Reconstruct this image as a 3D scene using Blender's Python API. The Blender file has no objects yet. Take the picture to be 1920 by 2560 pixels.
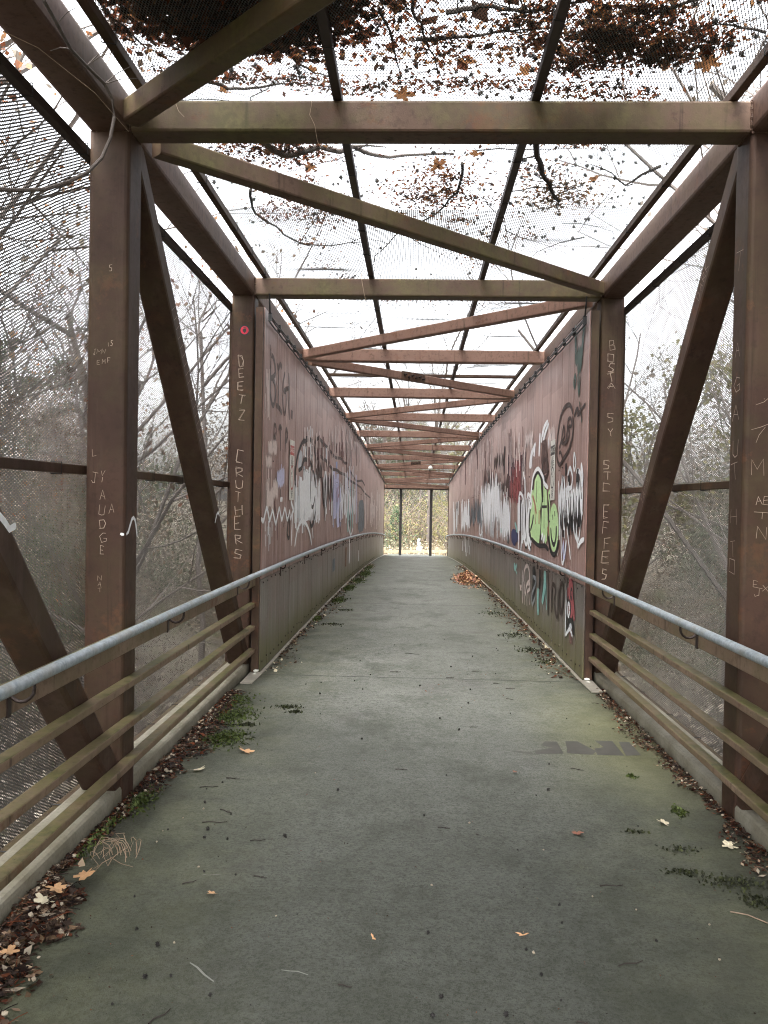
import bpy, math, random
import numpy as np
from mathutils import Vector, Matrix
R = math.radians
PI = math.pi
scene = bpy.context.scene
COL = scene.collection

# ---------------------------------------------------------------- camera
def setup_camera():
    yaw, pitch, roll = 0.03584, -0.01639, 0.01757
    f = Vector((-math.sin(yaw)*math.cos(pitch), math.cos(yaw)*math.cos(pitch), math.sin(pitch)))
    r = Vector((math.cos(yaw), math.sin(yaw), 0)); u = r.cross(f)
    r2 = r*math.cos(roll)+u*math.sin(roll); u2 = u*math.cos(roll)-r*math.sin(roll)
    cam = bpy.data.cameras.new('camera'); o = bpy.data.objects.new('camera', cam); COL.objects.link(o)
    m = Matrix.Identity(4)
    for i in range(3):
        m[i][0] = r2[i]; m[i][1] = u2[i]; m[i][2] = -f[i]
    m[0][3], m[1][3], m[2][3] = 0, 0, 1.61
    o.matrix_world = m
    cam.sensor_fit = 'VERTICAL'; cam.sensor_height = 24; cam.lens = 24*2123.36/2560
    cam.clip_start = 0.02; cam.clip_end = 2000
    scene.camera = o
setup_camera()
# ---------------------------------------------------------------- world, sun, exposure
SUN_EL, SUN_AZ = R(62), R(205)          # azimuth measured from +Y towards +X: the brighter part of the cloud is high behind the camera
w = bpy.data.worlds.new('World'); scene.world = w; w.use_nodes = True
nt = w.node_tree; nt.nodes.clear()
sky = nt.nodes.new('ShaderNodeTexSky'); sky.sky_type = 'NISHITA'; sky.sun_disc = False
sky.sun_elevation = SUN_EL; sky.sun_rotation = SUN_AZ; sky.air_density = 1.0; sky.dust_density = 4.0; sky.ozone_density = 0.6
hs = nt.nodes.new('ShaderNodeHueSaturation'); hs.inputs['Saturation'].default_value = 0.16
bg = nt.nodes.new('ShaderNodeBackground'); bg.inputs['Strength'].default_value = 0.15
out = nt.nodes.new('ShaderNodeOutputWorld')
nt.links.new(sky.outputs[0], hs.inputs['Color']); nt.links.new(hs.outputs[0], bg.inputs[0]); nt.links.new(bg.outputs[0], out.inputs[0])
sl = bpy.data.lights.new('sun', 'SUN'); sl.energy = 0.5; sl.angle = R(25); sl.color = (1, .97, .92)
so = bpy.data.objects.new('sun', sl); COL.objects.link(so)
sd = Vector((math.sin(SUN_AZ)*math.cos(SUN_EL), math.cos(SUN_AZ)*math.cos(SUN_EL), math.sin(SUN_EL)))
so.rotation_euler = sd.to_track_quat('Z', 'Y').to_euler()
vs = scene.view_settings; scene.display_settings.display_device = 'sRGB'
vs.view_transform = 'Standard'; vs.look = 'None'; vs.gamma = 1; vs.use_curve_mapping = False
vs.exposure = 3.05
scene.cycles.use_denoising = True; scene.cycles.denoiser = 'OPENIMAGEDENOISE'; scene.cycles.denoising_prefilter = 'NONE'; scene.cycles.denoising_input_passes = 'RGB_ALBEDO_NORMAL'; scene.cycles.pixel_filter_type = 'BLACKMAN_HARRIS'; scene.cycles.filter_width = 1.1
scene.cycles.max_bounces = 8; scene.cycles.diffuse_bounces = 4; scene.cycles.transparent_max_bounces = 16

# ---------------------------------------------------------------- bridge profile
FA, FB = 0.00436, -0.00079
def zf(y): return FA*y+FB*y*y
def zt(y): return 3.46911+0.00313*y-0.00085*y*y
L = 3.4
def PY(k): return 4.33+(k-1)*L
XI = -1.493            # inner faces of the left truss; the bridge's centre line is x = .077
def SX(x, s): return x if s < 0 else 0.154-x

# ---------------------------------------------------------------- materials
class NB:
    def __init__(s, name, rough=.6, spec=.5, metal=0):
        s.m = bpy.data.materials.new(name); s.m.use_nodes = True; s.t = s.m.node_tree
        s.b = s.t.nodes['Principled BSDF']
        s.b.inputs['Roughness'].default_value = rough; s.b.inputs['Specular IOR Level'].default_value = spec
        s.b.inputs['Metallic'].default_value = metal
        s.geo = s.t.nodes.new('ShaderNodeNewGeometry')
        s.P = s.geo.outputs['Position']
    def n(s, typ, **kw):
        x = s.t.nodes.new('ShaderNode'+typ)
        for k, v in kw.items(): setattr(x, k, v)
        return x
    def put(s, sock, v):
        if isinstance(v, bpy.types.NodeSocket): s.t.links.new(v, sock)
        elif isinstance(v, (tuple, list)) and len(v) == 3 and sock.type == 'RGBA': sock.default_value = (*v, 1)
        else: sock.default_value = v
    def math(s, op, a, b=0.0, c=0.0, clamp=False):
        x = s.n('Math', operation=op, use_clamp=clamp)
        s.put(x.inputs[0], a); s.put(x.inputs[1], b); s.put(x.inputs[2], c); return x.outputs[0]
    def vmul(s, v, t):
        x = s.n('VectorMath', operation='MULTIPLY'); s.put(x.inputs[0], v); x.inputs[1].default_value = t; return x.outputs[0]
    def sep(s, v):
        x = s.n('SeparateXYZ'); s.put(x.inputs[0], v); return x.outputs
    def noise(s, scale, detail=3, rough=.55, vec=None, dist=0, stretch=None):
        x = s.n('TexNoise'); v = vec or s.P
        if stretch: v = s.vmul(v, stretch)
        s.put(x.inputs['Vector'], v); x.inputs['Scale'].default_value = scale
        x.inputs['Detail'].default_value = detail; x.inputs['Roughness'].default_value = rough; x.inputs['Distortion'].default_value = dist
        return x.outputs['Fac']
    def step(s, v, a, b):
        x = s.n('MapRange', clamp=True); s.put(x.inputs[0], v)
        x.inputs[1].default_value = a; x.inputs[2].default_value = b; x.inputs[3].default_value = 0; x.inputs[4].default_value = 1
        return x.outputs[0]
    def mix(s, f, a, b, blend='MIX'):
        x = s.n('Mix', data_type='RGBA', blend_type=blend)
        s.put(x.inputs[0], f); s.put(x.inputs[6], a); s.put(x.inputs[7], b); return x.outputs[2]
    def ramp(s, f, stops):
        x = s.n('ValToRGB'); e = x.color_ramp.elements
        while len(e) > 1: e.remove(e[-1])
        for i, (p, c) in enumerate(stops):
            q = e[0] if i == 0 else e.new(p)
            q.position = p; q.color = (*c, 1)
        s.put(x.inputs[0], f); return x.outputs[0]
    def wn(s, v, dim='1D'):
        x = s.n('TexWhiteNoise', noise_dimensions=dim); s.put(x.inputs['W' if dim == '1D' else 'Vector'], v); return x.outputs['Value']
    def color(s, c): s.put(s.b.inputs['Base Color'], c); return s
    def rough(s, c): s.put(s.b.inputs['Roughness'], c); return s
    def bump(s, h, strength=.3, dist=.01):
        x = s.n('Bump'); s.put(x.inputs['Height'], h); x.inputs['Strength'].default_value = strength; x.inputs['Distance'].default_value = dist
        s.t.links.new(x.outputs[0], s.b.inputs['Normal']); return s

def flat(name, c, rough=.6, metal=0, spec=.5):
    b = NB(name, rough, spec, metal)
    n1 = b.noise(9, 4); f = b.step(n1, .3, .7)
    b.color(b.mix(f, tuple(x*.82 for x in c), tuple(min(1, x*1.15) for x in c))); return b.m

def steel(name, algae=.35, c1=(.036, .0185, .012), c2=(.076, .041, .028)):
    b = NB(name, .6, .25)
    big = b.noise(1.3, 4, .6); fine = b.noise(26, 4, .6); streak = b.noise(7, 5, .65, stretch=(1, 1, .09))
    c = b.mix(b.step(big, .3, .7), c1, c2)
    c = b.mix(b.math('MULTIPLY', b.step(streak, .5, .8), .35), c, (.16, .11, .088))
    c = b.mix(b.math('MULTIPLY', b.step(fine, .52, .66), .35), c, (.03, .018, .013))
    rust = b.math('MULTIPLY', b.step(b.noise(4.5, 6, .75), .56, .64), b.step(b.noise(1.1, 3), .4, .6))
    c = b.mix(b.math('MULTIPLY', rust, .75), c, (.12, .05, .025))
    run = b.step(b.noise(15, 5, .7, stretch=(1, 1, .04)), .58, .66)
    c = b.mix(b.math('MULTIPLY', run, .6), c, (.03, .017, .012))
    # algae film: mostly on faces that look up, and in drifting patches elsewhere
    up = b.sep(b.geo.outputs['Normal'])[2]
    a1 = b.step(b.noise(2.1, 5, .7), .42, .66)
    topm = b.math('MULTIPLY', b.step(up, .3, .9), b.step(b.noise(3.5, 4, .7), .25, .6))
    a = b.math('MAXIMUM', b.math('MULTIPLY', a1, algae), b.math('MULTIPLY', topm, min(1, algae*1.9)))
    c = b.mix(a, c, b.mix(b.step(fine, .4, .6), (.08, .074, .028), (.125, .114, .045)))
    speck = b.step(b.noise(70, 2, .5), .68, .74)
    c = b.mix(b.math('MULTIPLY', speck, .5), c, (.04, .028, .022))
    b.color(c); b.rough(b.math('ADD', .5, b.math('MULTIPLY', fine, .2)))
    b.bump(b.math('ADD', fine, b.noise(140, 2)), .12, .004)
    return b.m

M = {}
M['steel'] = steel('brown_painted_steel', .22)
M['steel_green'] = steel('brown_steel_with_algae', .8, (.07, .043, .03), (.12, .075, .052))
M['steel_chord'] = steel('brown_chord_steel', .15, (.066, .037, .026), (.115, .067, .049))
M['steel_warm'] = steel('brown_steel_clean', .05, (.15, .084, .062), (.215, .127, .096))
M['rail_steel'] = steel('brown_rail_steel', .6, (.16, .108, .07), (.25, .175, .12))
M['galv'] = None
def m_galv():
    b = NB('galvanised_pipe', .45, .5, .35)
    n = b.noise(42, 4, .7); n2 = b.noise(9, 4, .6)
    c = b.mix(b.step(n, .35, .65), (.25, .29, .31), (.44, .49, .52))
    c = b.mix(b.math('MULTIPLY', b.step(n2, .5, .7), .5), c, (.3, .27, .2))
    b.color(c); b.rough(b.math('ADD', .35, b.math('MULTIPLY', n, .3))); b.bump(n, .15, .003); return b.m
M['galv'] = m_galv()
M['black_wire'] = flat('black_wire', (.012, .012, .012), .5)
M['mesh_wire'] = flat('dark_coated_wire', (.13, .128, .123), .5)
M['roof_wire'] = flat('dull_zinc_wire', (.17, .176, .182), .5)
M['sticker_red'] = flat('sticker_red', (.55, .01, .04), .4)
M['dark_frame'] = flat('dark_brown_frame', (.035, .023, .018), .6)
M['bolt'] = flat('rusty_bolt', (.035, .022, .018), .5, .3)
M['white_paint'] = flat('white_sign_face', (.72, .71, .64), .4)
M['red_paint'] = flat('red_sign_ink', (.5, .06, .05), .4)
M['black_paint'] = flat('black_ink', (.015, .015, .015), .4)
M['flashing'] = flat('pale_metal_flashing', (.38, .35, .29), .45, .3)

def m_panel(name, upper=True):
    b = NB(name, .4, .5)
    X, Y, Z = b.sep(b.P)
    zfl = b.math('ADD', b.math('MULTIPLY', Y, FA), b.math('MULTIPLY', b.math('MULTIPLY', Y, Y), FB))
    h = b.math('SUBTRACT', Z, zfl)
    plank = b.wn(b.math('FLOOR', b.math('MULTIPLY', b.math('SUBTRACT', Y, 7.71 if upper else 8.08), 1/.7)))
    sub = b.wn(b.math('FLOOR', b.math('MULTIPLY', Y, 1/.117)))
    band = b.wn(b.math('FLOOR', b.math('MULTIPLY', b.math('ADD', h, b.math('MULTIPLY', plank, .5)), 1/.55)))
    streak = b.noise(12, 6, .7, stretch=(1, 1, .05))
    big = b.noise(.9, 4, .6); fine = b.noise(55, 4, .65)
    if upper: c1, c2, pale = (.2, .1, .077), (.33, .185, .15), (.6, .45, .41)
    else: c1, c2, pale = (.12, .1, .086), (.19, .162, .142), (.29, .255, .23)
    c = b.mix(b.step(big, .3, .7), c1, c2)
    c = b.mix(b.math('MULTIPLY', plank, .3), c, pale)
    if upper: c = b.mix(b.math('MULTIPLY', b.math('MULTIPLY', b.step(h, 1.4, 2.9), b.step(Y, 7.5, 13)), .7), c, (.66, .5, .46))  # sky sheen high on the far wall, put into the colour
    c = b.mix(b.math('MULTIPLY', b.math('MULTIPLY', sub, b.step(Y, 8, 20)), .5), c, pale)
    c = b.mix(b.math('MULTIPLY', b.step(band, .55, .6), .3), c, (.16, .08, .065))
    c = b.mix(b.math('MULTIPLY', b.step(streak, .5, .64), .6), c, pale)
    c = b.mix(b.math('MULTIPLY', b.step(b.noise(1.7, 6, .7), .52, .66), .35), c, (.2, .11, .09))
    c = b.mix(b.math('MULTIPLY', b.step(b.noise(16, 5, .7, stretch=(1, 1, .03)), .55, .66), .6), c, (.09, .05, .042))
    c = b.mix(b.math('MULTIPLY', b.step(fine, .6, .75), .25), c, (.06, .04, .035))
    # algae climbs from the deck, uneven along the wall
    hh = b.math('ADD', h, b.math('MULTIPLY', b.math('SUBTRACT', b.noise(2.2, 5, .7), .5), .7))
    hh = b.math('ADD', hh, b.math('MULTIPLY', b.math('SUBTRACT', streak, .5), .5))
    al = b.math('SUBTRACT', 1.0, b.step(hh, .08, .5))
    c = b.mix(b.math('MULTIPLY', al, .85), c, b.mix(b.step(fine, .4, .6), (.105, .1, .035), (.17, .16, .06)))
    c = b.mix(b.math('MULTIPLY', b.math('SUBTRACT', 1.0, b.step(hh, -.1, .12)), .6), c, (.05, .05, .02))
    b.color(c); b.rough(b.math('ADD', .3, b.math('MULTIPLY', fine, .3))); b.bump(streak, .08, .004)
    return b.m
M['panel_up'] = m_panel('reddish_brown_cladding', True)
M['panel_low'] = m_panel('greyish_brown_cladding', False)

def m_floor():
    b = NB('worn_concrete_deck', .6, .3)
    X, Y, Z = b.sep(b.P)
    ed = b.math('ABSOLUTE', b.math('SUBTRACT', X, .077))
    wob = b.math('MULTIPLY', b.math('SUBTRACT', b.noise(1.5, 5, .7), .5), .9)
    edge = b.math('ADD', ed, wob)
    big = b.noise(.55, 4, .6); mid = b.noise(3.2, 5, .65); fine = b.noise(95, 5, .75); grit = b.noise(230, 3, .7)
    # broom strokes: stretched noise bent by a slow noise
    nn = b.n('TexNoise'); b.put(nn.inputs['Vector'], b.P); nn.inputs['Scale'].default_value = 1.6
    va = b.n('VectorMath', operation='ADD'); b.put(va.inputs[0], b.P)
    b.put(va.inputs[1], b.vmul(nn.outputs['Color'], (.6, .6, 0)))
    broom = b.noise(40, 5, .72, vec=b.vmul(va.outputs[0], (.35, 2.1, 1)))
    c = b.mix(b.step(big, .3, .7), (.13, .137, .113), (.245, .252, .22))
    c = b.mix(b.math('MULTIPLY', b.step(mid, .35, .7), .5), c, (.235, .24, .22))
    c = b.mix(b.math('MULTIPLY', b.step(broom, .45, .65), .42), c, (.068, .072, .062))
    c = b.mix(b.math('MULTIPLY', b.step(fine, .5, .6), .7), c, (.036, .039, .028))
    c = b.mix(b.math('MULTIPLY', b.step(b.noise(48, 3, .6), .57, .66), .55), c, (.23, .235, .185))
    c = b.mix(b.math('MULTIPLY', b.step(b.noise(22, 5, .75), .5, .62), .45), c, (.052, .056, .04))
    c = b.mix(b.math('MULTIPLY', b.step(grit, .62, .72), .4), c, (.34, .34, .3))
    c = b.mix(b.math('MULTIPLY', b.step(b.noise(1.9, 6, .75, stretch=(1, .6, 1)), .5, .62), .5), c, (.055, .06, .043))
    st = b.math('MULTIPLY', b.step(b.noise(1.1, 6, .7, dist=.6), .58, .64), .35)
    c = b.mix(st, c, (.11, .1, .095))
    # shade of the covered near end, painted into the deck colour
    near_shade = b.math('SUBTRACT', 1.0, b.step(b.math('ADD', Y, b.math('MULTIPLY', mid, 1.8)), 2.8, 7.6))
    c = b.mix(b.math('MULTIPLY', near_shade, .78), c, (.028, .031, .019))
    g = b.step(edge, .55, 1.35)
    c = b.mix(b.math('MULTIPLY', g, .42), c, b.mix(b.step(mid, .4, .6), (.06, .066, .032), (.135, .138, .06)))
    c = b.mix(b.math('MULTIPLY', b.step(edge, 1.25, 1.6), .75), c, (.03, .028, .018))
    rt = b.math('MULTIPLY', b.step(X, .8, 1.3), b.math('MULTIPLY', b.step(Y, 4.4, 5.2), b.math('SUBTRACT', 1.0, b.step(Y, 6.2, 7.4))))
    c = b.mix(b.math('MULTIPLY', rt, .3), c, (.24, .235, .1))
    # slab joints
    for y0, wd in ((7.66, .007), (13.6, .012), (20.2, .014), (26.8, .016)):
        yy = b.math('ADD', Y, b.math('MULTIPLY', b.math('SUBTRACT', fine, .5), .012))
        j = b.math('SUBTRACT', 1.0, b.step(b.math('ABSOLUTE', b.math('SUBTRACT', yy, y0)), wd*.4, wd))
        c = b.mix(b.math('MULTIPLY', j, .8), c, (.02, .02, .015))
    b.color(c); b.rough(b.math('ADD', .5, b.math('MULTIPLY', fine, .3)))
    b.bump(b.math('ADD', b.math('ADD', fine, broom), b.math('MULTIPLY', grit, .5)), .9, .004)
    return b.m
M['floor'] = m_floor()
def m_kerb():
    b = NB('mossy_kerb', .7, .3)
    n = b.noise(3, 5, .7); f = b.noise(60, 4, .7)
    c = b.mix(b.step(n, .35, .65), (.2, .18, .13), (.31, .29, .23))
    c = b.mix(b.math('MULTIPLY', b.step(f, .5, .7), .35), c, (.06, .06, .035))
    Z = b.sep(b.P)[2]
    c = b.mix(b.math('MULTIPLY', b.math('SUBTRACT', 1.0, b.step(b.math('ADD', Z, b.math('MULTIPLY', n, .05)), .0, .07)), .85), c, (.03, .028, .016))
    b.color(c); b.bump(f, .3, .003); return b.m
M['kerb'] = m_kerb()
def m_ground():
    b = NB('leaf_covered_ground', .9, .1)
    n = b.noise(.5, 5, .6); f = b.noise(7, 6, .75)
    c = b.mix(b.step(n, .35, .65), (.085, .075, .06), (.15, .133, .11))
    c = b.mix(b.step(f, .45, .6), c, (.2, .17, .13)); c = b.mix(b.math('MULTIPLY', b.step(b.noise(1.1, 4), .52, .65), .7), c, (.075, .085, .03))
    b.color(c); b.bump(f, .6, .05); return b.m
M['ground'] = m_ground()
M['road'] = flat('pale_road', (.34, .31, .29), .7)
M['bark'] = flat('grey_brown_bark', (.12, .1, .088), .85)
M['bark_dark'] = flat('dark_bark', (.03, .024, .02), .85)
M['wood'] = flat('weathered_fence_wood', (.3, .24, .15), .8)
M['stone'] = flat('pale_stone', (.3, .3, .3), .7)
def m_leaf(name, stops, trans=.25):
    b = NB(name, .6, .3)
    info = b.n('NewGeometry')
    v = b.wn(b.vmul(b.P, (9, 9, 9)), '3D') if False else info.outputs['Random Per Island']
    b.color(b.ramp(v, stops))
    b.b.inputs['Subsurface Weight'].default_value = 0
    tr = b.n('BsdfTranslucent'); mx = b.n('MixShader'); mx.inputs[0].default_value = trans
    c = b.ramp(v, stops); b.t.links.new(c, tr.inputs[0])
    o = b.t.nodes['Material Output']
    b.t.links.new(b.b.outputs[0], mx.inputs[1]); b.t.links.new(tr.outputs[0], mx.inputs[2]); b.t.links.new(mx.outputs[0], o.inputs[0])
    return b.m
M['leaf_orange'] = m_leaf('orange_autumn_leaf', [(0, (.1, .035, .02)), (.35, (.25, .09, .035)), (.7, (.33, .17, .075)), (1, (.2, .13, .08))])
M['leaf_yellow'] = m_leaf('yellow_autumn_leaf', [(0, (.11, .1, .035)), (.5, (.24, .21, .075)), (1, (.17, .19, .08))])
M['leaf_green'] = m_leaf('dull_green_leaf', [(0, (.045, .06, .032)), (.5, (.08, .1, .05)), (1, (.14, .15, .085))])
M['leaf_brown'] = m_leaf('brown_leaf', [(0, (.05, .03, .018)), (.5, (.12, .075, .04)), (1, (.22, .14, .08))])
M['leaf_pale'] = m_leaf('pale_tan_leaf', [(0, (.15, .13, .08)), (.5, (.26, .235, .15)), (1, (.4, .37, .25))])
M['leaf_grey'] = m_leaf('grey_tan_leaf', [(0, (.14, .115, .09)), (.5, (.24, .2, .16)), (1, (.36, .32, .26))])
M['needle'] = m_leaf('evergreen_needles', [(0, (.05, .1, .05)), (.6, (.09, .16, .08)), (1, (.15, .22, .12))], .15)
M['litter'] = m_leaf('dead_leaf_litter', [(0, (.022, .012, .009)), (.45, (.05, .03, .02)), (.8, (.12, .075, .05)), (.93, (.3, .2, .13)), (1, (.45, .36, .24))], .1)
M['litter_dark'] = m_leaf('wet_dark_litter', [(0, (.014, .009, .007)), (.45, (.035, .017, .011)), (.8, (.12, .04, .02)), (1, (.26, .08, .035))], .45)
M['moss'] = m_leaf('moss', [(0, (.028, .034, .008)), (.5, (.05, .072, .014)), (1, (.1, .13, .03))], .1)
M['moss_dark'] = m_leaf('dark_moss', [(0, (.012, .014, .006)), (.6, (.03, .034, .012)), (1, (.06, .07, .02))], .05)
M['pod'] = flat('seed_pod', (.016, .013, .011), .7)
M['pod_pale'] = flat('pale_acorn', (.36, .3, .22), .6)
M['twig'] = flat('twig', (.03, .022, .017), .8)
M['twig_pale'] = flat('pale_twig', (.3, .22, .15), .8)
M['leaf_a'] = flat('tan_fallen_leaf', (.62, .36, .18), .6)
M['leaf_b'] = flat('cream_fallen_leaf', (.68, .6, .42), .6)
M['leaf_c'] = flat('russet_fallen_leaf', (.27, .11, .065), .6)

# ---------------------------------------------------------------- mesh building
def raw_mesh(name, V, F, mats, mi=None, smooth=False):
    """V: (n,3) array; F: list of index lists or (m,k) array"""
    me = bpy.data.meshes.new(name)
    V = np.asarray(V, np.float32)
    if isinstance(F, np.ndarray):
        k = F.shape[1]; me.vertices.add(len(V)); me.vertices.foreach_set('co', V.ravel())
        me.loops.add(F.size); me.loops.foreach_set('vertex_index', F.ravel().astype(np.int32))
        me.polygons.add(len(F)); me.polygons.foreach_set('loop_start', np.arange(0, F.size, k, dtype=np.int32))
        me.update(calc_edges=True)
    else:
        me.from_pydata(V.tolist(), [], F); me.update()
    for m in mats: me.materials.append(m)
    if mi is not None: me.polygons.foreach_set('material_index', np.asarray(mi, np.int32))
    if smooth: me.polygons.foreach_set('use_smooth', np.ones(len(me.polygons), bool))
    return me

LOC = {}
def rprof(w, h, r=.012, n=2):
    pts = []
    for cx, cy, a0 in ((w/2-r, h/2-r, 0), (-w/2+r, h/2-r, 90), (-w/2+r, -h/2+r, 180), (w/2-r, -h/2+r, 270)):
        for i in range(n+1):
            a = R(a0+90*i/n); pts.append((cx+r*math.cos(a), cy+r*math.sin(a)))
    return pts
def circ(r, n=8): return [(r*math.cos(2*PI*i/n), r*math.sin(2*PI*i/n)) for i in range(n)]

class MB:
    def __init__(s): s.v = []; s.f = []; s.mi = []; s.cur = 0
    def raw(s, vs, fs):
        o = len(s.v); s.v += [tuple(p) for p in vs]; s.f += [[i+o for i in f] for f in fs]; s.mi += [s.cur]*len(fs); return s
    def box(s, x0, x1, y0, y1, z0, z1):
        v = [(x, y, z) for z in (z0, z1) for y in (y0, y1) for x in (x0, x1)]
        return s.raw(v, [(0, 2, 3, 1), (4, 5, 7, 6), (0, 1, 5, 4), (2, 6, 7, 3), (0, 4, 6, 2), (1, 3, 7, 5)])
    def sweep(s, prof, path, up=(0, 0, 1), caps=True, scales=None):
        """prof in (side, up) coordinates swept along the path"""
        up = Vector(up); P = [Vector(p) for p in path]; n = len(prof); vs = []
        for i, p in enumerate(P):
            t = (P[min(i+1, len(P)-1)]-P[max(i-1, 0)]).normalized()
            sd = t.cross(up)
            if sd.length < 1e-4: sd = t.cross(Vector((1, 0.1, 0)))
            sd.normalize(); u = sd.cross(t).normalized()
            k = scales[i] if scales else 1
            vs += [p+sd*a*k+u*b*k for a, b in prof]
        fs = [[i*n+j, i*n+(j+1) % n, (i+1)*n+(j+1) % n, (i+1)*n+j] for i in range(len(P)-1) for j in range(n)]
        if caps: fs += [list(range(n))[::-1], [(len(P)-1)*n+j for j in range(n)]]
        return s.raw(vs, fs)
    def tube(s, path, r, n=6, r2=None):
        k = len(path)
        sc = [1+((r2/r)-1)*i/(k-1) for i in range(k)] if r2 is not None else None
        return s.sweep(circ(r, n), path, (0.03, 0.05, 1), True, sc)
    def quad(s, a, b, c, d): return s.raw([a, b, c, d], [(0, 1, 2, 3)])
    def ico(s, c, r, rnd=None, squash=1.0):
        t = (1+5**.5)/2
        v = [(-1, t, 0), (1, t, 0), (-1, -t, 0), (1, -t, 0), (0, -1, t), (0, 1, t), (0, -1, -t), (0, 1, -t), (t, 0, -1), (t, 0, 1), (-t, 0, -1), (-t, 0, 1)]
        f = [(0, 11, 5), (0, 5, 1), (0, 1, 7), (0, 7, 10), (0, 10, 11), (1, 5, 9), (5, 11, 4), (11, 10, 2), (10, 7, 6), (7, 1, 8), (3, 9, 4), (3, 4, 2), (3, 2, 6), (3, 6, 8), (3, 8, 9), (4, 9, 5), (2, 4, 11), (6, 2, 10), (8, 6, 7), (9, 8, 1)]
        q = 1/math.sqrt(1+t*t)
        out = []
        for p in v:
            k = r*q*(rnd.uniform(.7, 1.3) if rnd else 1); out.append((c[0]+p[0]*k, c[1]+p[1]*k, c[2]+p[2]*k*squash))
        return s.raw(out, f)
    def make(s, name, mats, parent=None, loc=None, smooth=False):
        if not isinstance(mats, (list, tuple)): mats = [mats]
        base = LOC.get(parent.name, Vector()) if parent is not None else Vector(loc or (0, 0, 0))
        V = np.array(s.v, np.float64)-np.array(base)
        me = raw_mesh(name, V, s.f, mats, s.mi if len(mats) > 1 else None, smooth)
        o = bpy.data.objects.new(name, me); COL.objects.link(o)
        if parent is not None: o.parent = parent; LOC[o.name] = base
        else: o.location = base; LOC[o.name] = Vector(base)
        return o

def tag(o, label=None, cat=None, group=None, kind=None):
    if label: o['label'] = label
    if cat: o['category'] = cat
    if group: o['group'] = group
    if kind: o['kind'] = kind
    return o
def thing(name, loc, label, cat, group=None):
    o = bpy.data.objects.new(name, None); COL.objects.link(o); o.location = loc; o.empty_display_size = .2
    LOC[o.name] = Vector(loc); return tag(o, label, cat, group)
def nobj(name, V, F, mats, parent=None, mi=None, smooth=False):
    base = LOC.get(parent.name, Vector()) if parent is not None else Vector()
    me = raw_mesh(name, np.asarray(V)-np.array(base), F, mats, mi, smooth)
    o = bpy.data.objects.new(name, me); COL.objects.link(o)
    if parent is not None: o.parent = parent
    LOC[o.name] = Vector(base); return o
def link_mesh(name, me, loc, rot=(0, 0, 0), sc=1, parent=None):
    o = bpy.data.objects.new(name, me); COL.objects.link(o); o.location = loc; o.rotation_euler = rot
    o.scale = (sc, sc, sc) if not isinstance(sc, tuple) else sc
    if parent is not None: o.parent = parent
    return o
# ================================================================ DECK AND TRUSS
YS = [round(-2.6+.85*i, 3) for i in range(53)]     # -2.6 .. 41.6
YEND = 42.0
def strip(x0, x1, ys, dz, thick, mat, name, parent=None):
    mb = MB(); ys = list(ys)
    vs = []
    for y in ys: vs += [(x0, y, zf(y)+dz), (x1, y, zf(y)+dz), (x1, y, zf(y)+dz-thick), (x0, y, zf(y)+dz-thick)]
    fs = []
    for i in range(len(ys)-1):
        a = i*4
        for j in range(4): fs.append([a+j, a+(j+1) % 4, a+4+(j+1) % 4, a+4+j][::-1])
    n = (len(ys)-1)*4
    fs += [[0, 1, 2, 3], [n+3, n+2, n+1, n]]
    mb.raw(vs, fs)
    return mb.make(name, mat, parent)
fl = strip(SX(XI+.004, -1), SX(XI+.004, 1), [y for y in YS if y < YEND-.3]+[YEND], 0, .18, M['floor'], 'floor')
tag(fl, kind='structure')
M['mesh_dark'] = flat('almost_black_paint', (.018, .014, .012), .6)
rj = random.Random(2)
for yj, wj in ((7.66, .009), (13.6, .009), (20.3, .008), (27, .01)):
    mb = MB(); n = 60; vs = []
    for i in range(n+1):
        x = XI+.02+(3.14-.04)*i/n; q = rj.uniform(-.0015, .0015)
        for e in (-1, 1): vs.append((x, yj+q+e*wj*rj.uniform(.5, 1.1), zf(yj)+.0012))
    mb.raw(vs, [(2*i, 2*i+2, 2*i+3, 2*i+1) for i in range(n)]); mb.make('joint', M['mesh_dark'], fl)

bridge = thing('footbridge', (0.077, 0, -.3), 'brown painted steel box truss of the covered footbridge', 'bridge')
CH = .195
for s in (-1, 1):
    xc = SX(XI-.108, s)
    ys = [-2.6]+[PY(k)+.1 for k in range(0, 13)]
    mb = MB(); mb.sweep(rprof(.21, CH, .028, 3), [(xc, y, zt(y)+CH/2) for y in ys]); mb.make('top_chord', M['steel_chord'], bridge)
    mb = MB(); mb.sweep(rprof(.21, .22, .03, 3), [(xc, y, zf(y)-.015) for y in ys]); mb.make('bottom_chord', M['kerb'], bridge)
    for k in (-1, 0, 1, 2, 11, 12):
        y = PY(k)
        if y < -2.6: continue
        mb = MB(); mb.sweep(rprof(.21, .21, .024, 3), [(SX(XI-.105, s), y+.105, zf(y)-.3), (SX(XI-.105, s), y+.105, zt(y)+.004)], up=(0, 1, 0)); mb.make('post', M['steel'], bridge)
    # web diagonals, high at the near post and low at the far one
    for k in (-1, 0, 1, 11):
        y0 = PY(k)+.21; y1 = PY(k+1)
        p0 = Vector((SX(XI-.095, s), y0-.1, zt(y0)-.02+.1)); p1 = Vector((SX(XI-.095, s), y1+.1, zf(y1)+.1-.1))
        # keep the ends inside the joints
        mb = MB(); mb.sweep(rprof(.17, .145, .02, 2), [p0, p1], up=(0, 0, 1)); mb.make('web_diagonal', M['steel'], bridge)
xl, xr = SX(XI, -1), SX(XI, 1)
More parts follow.
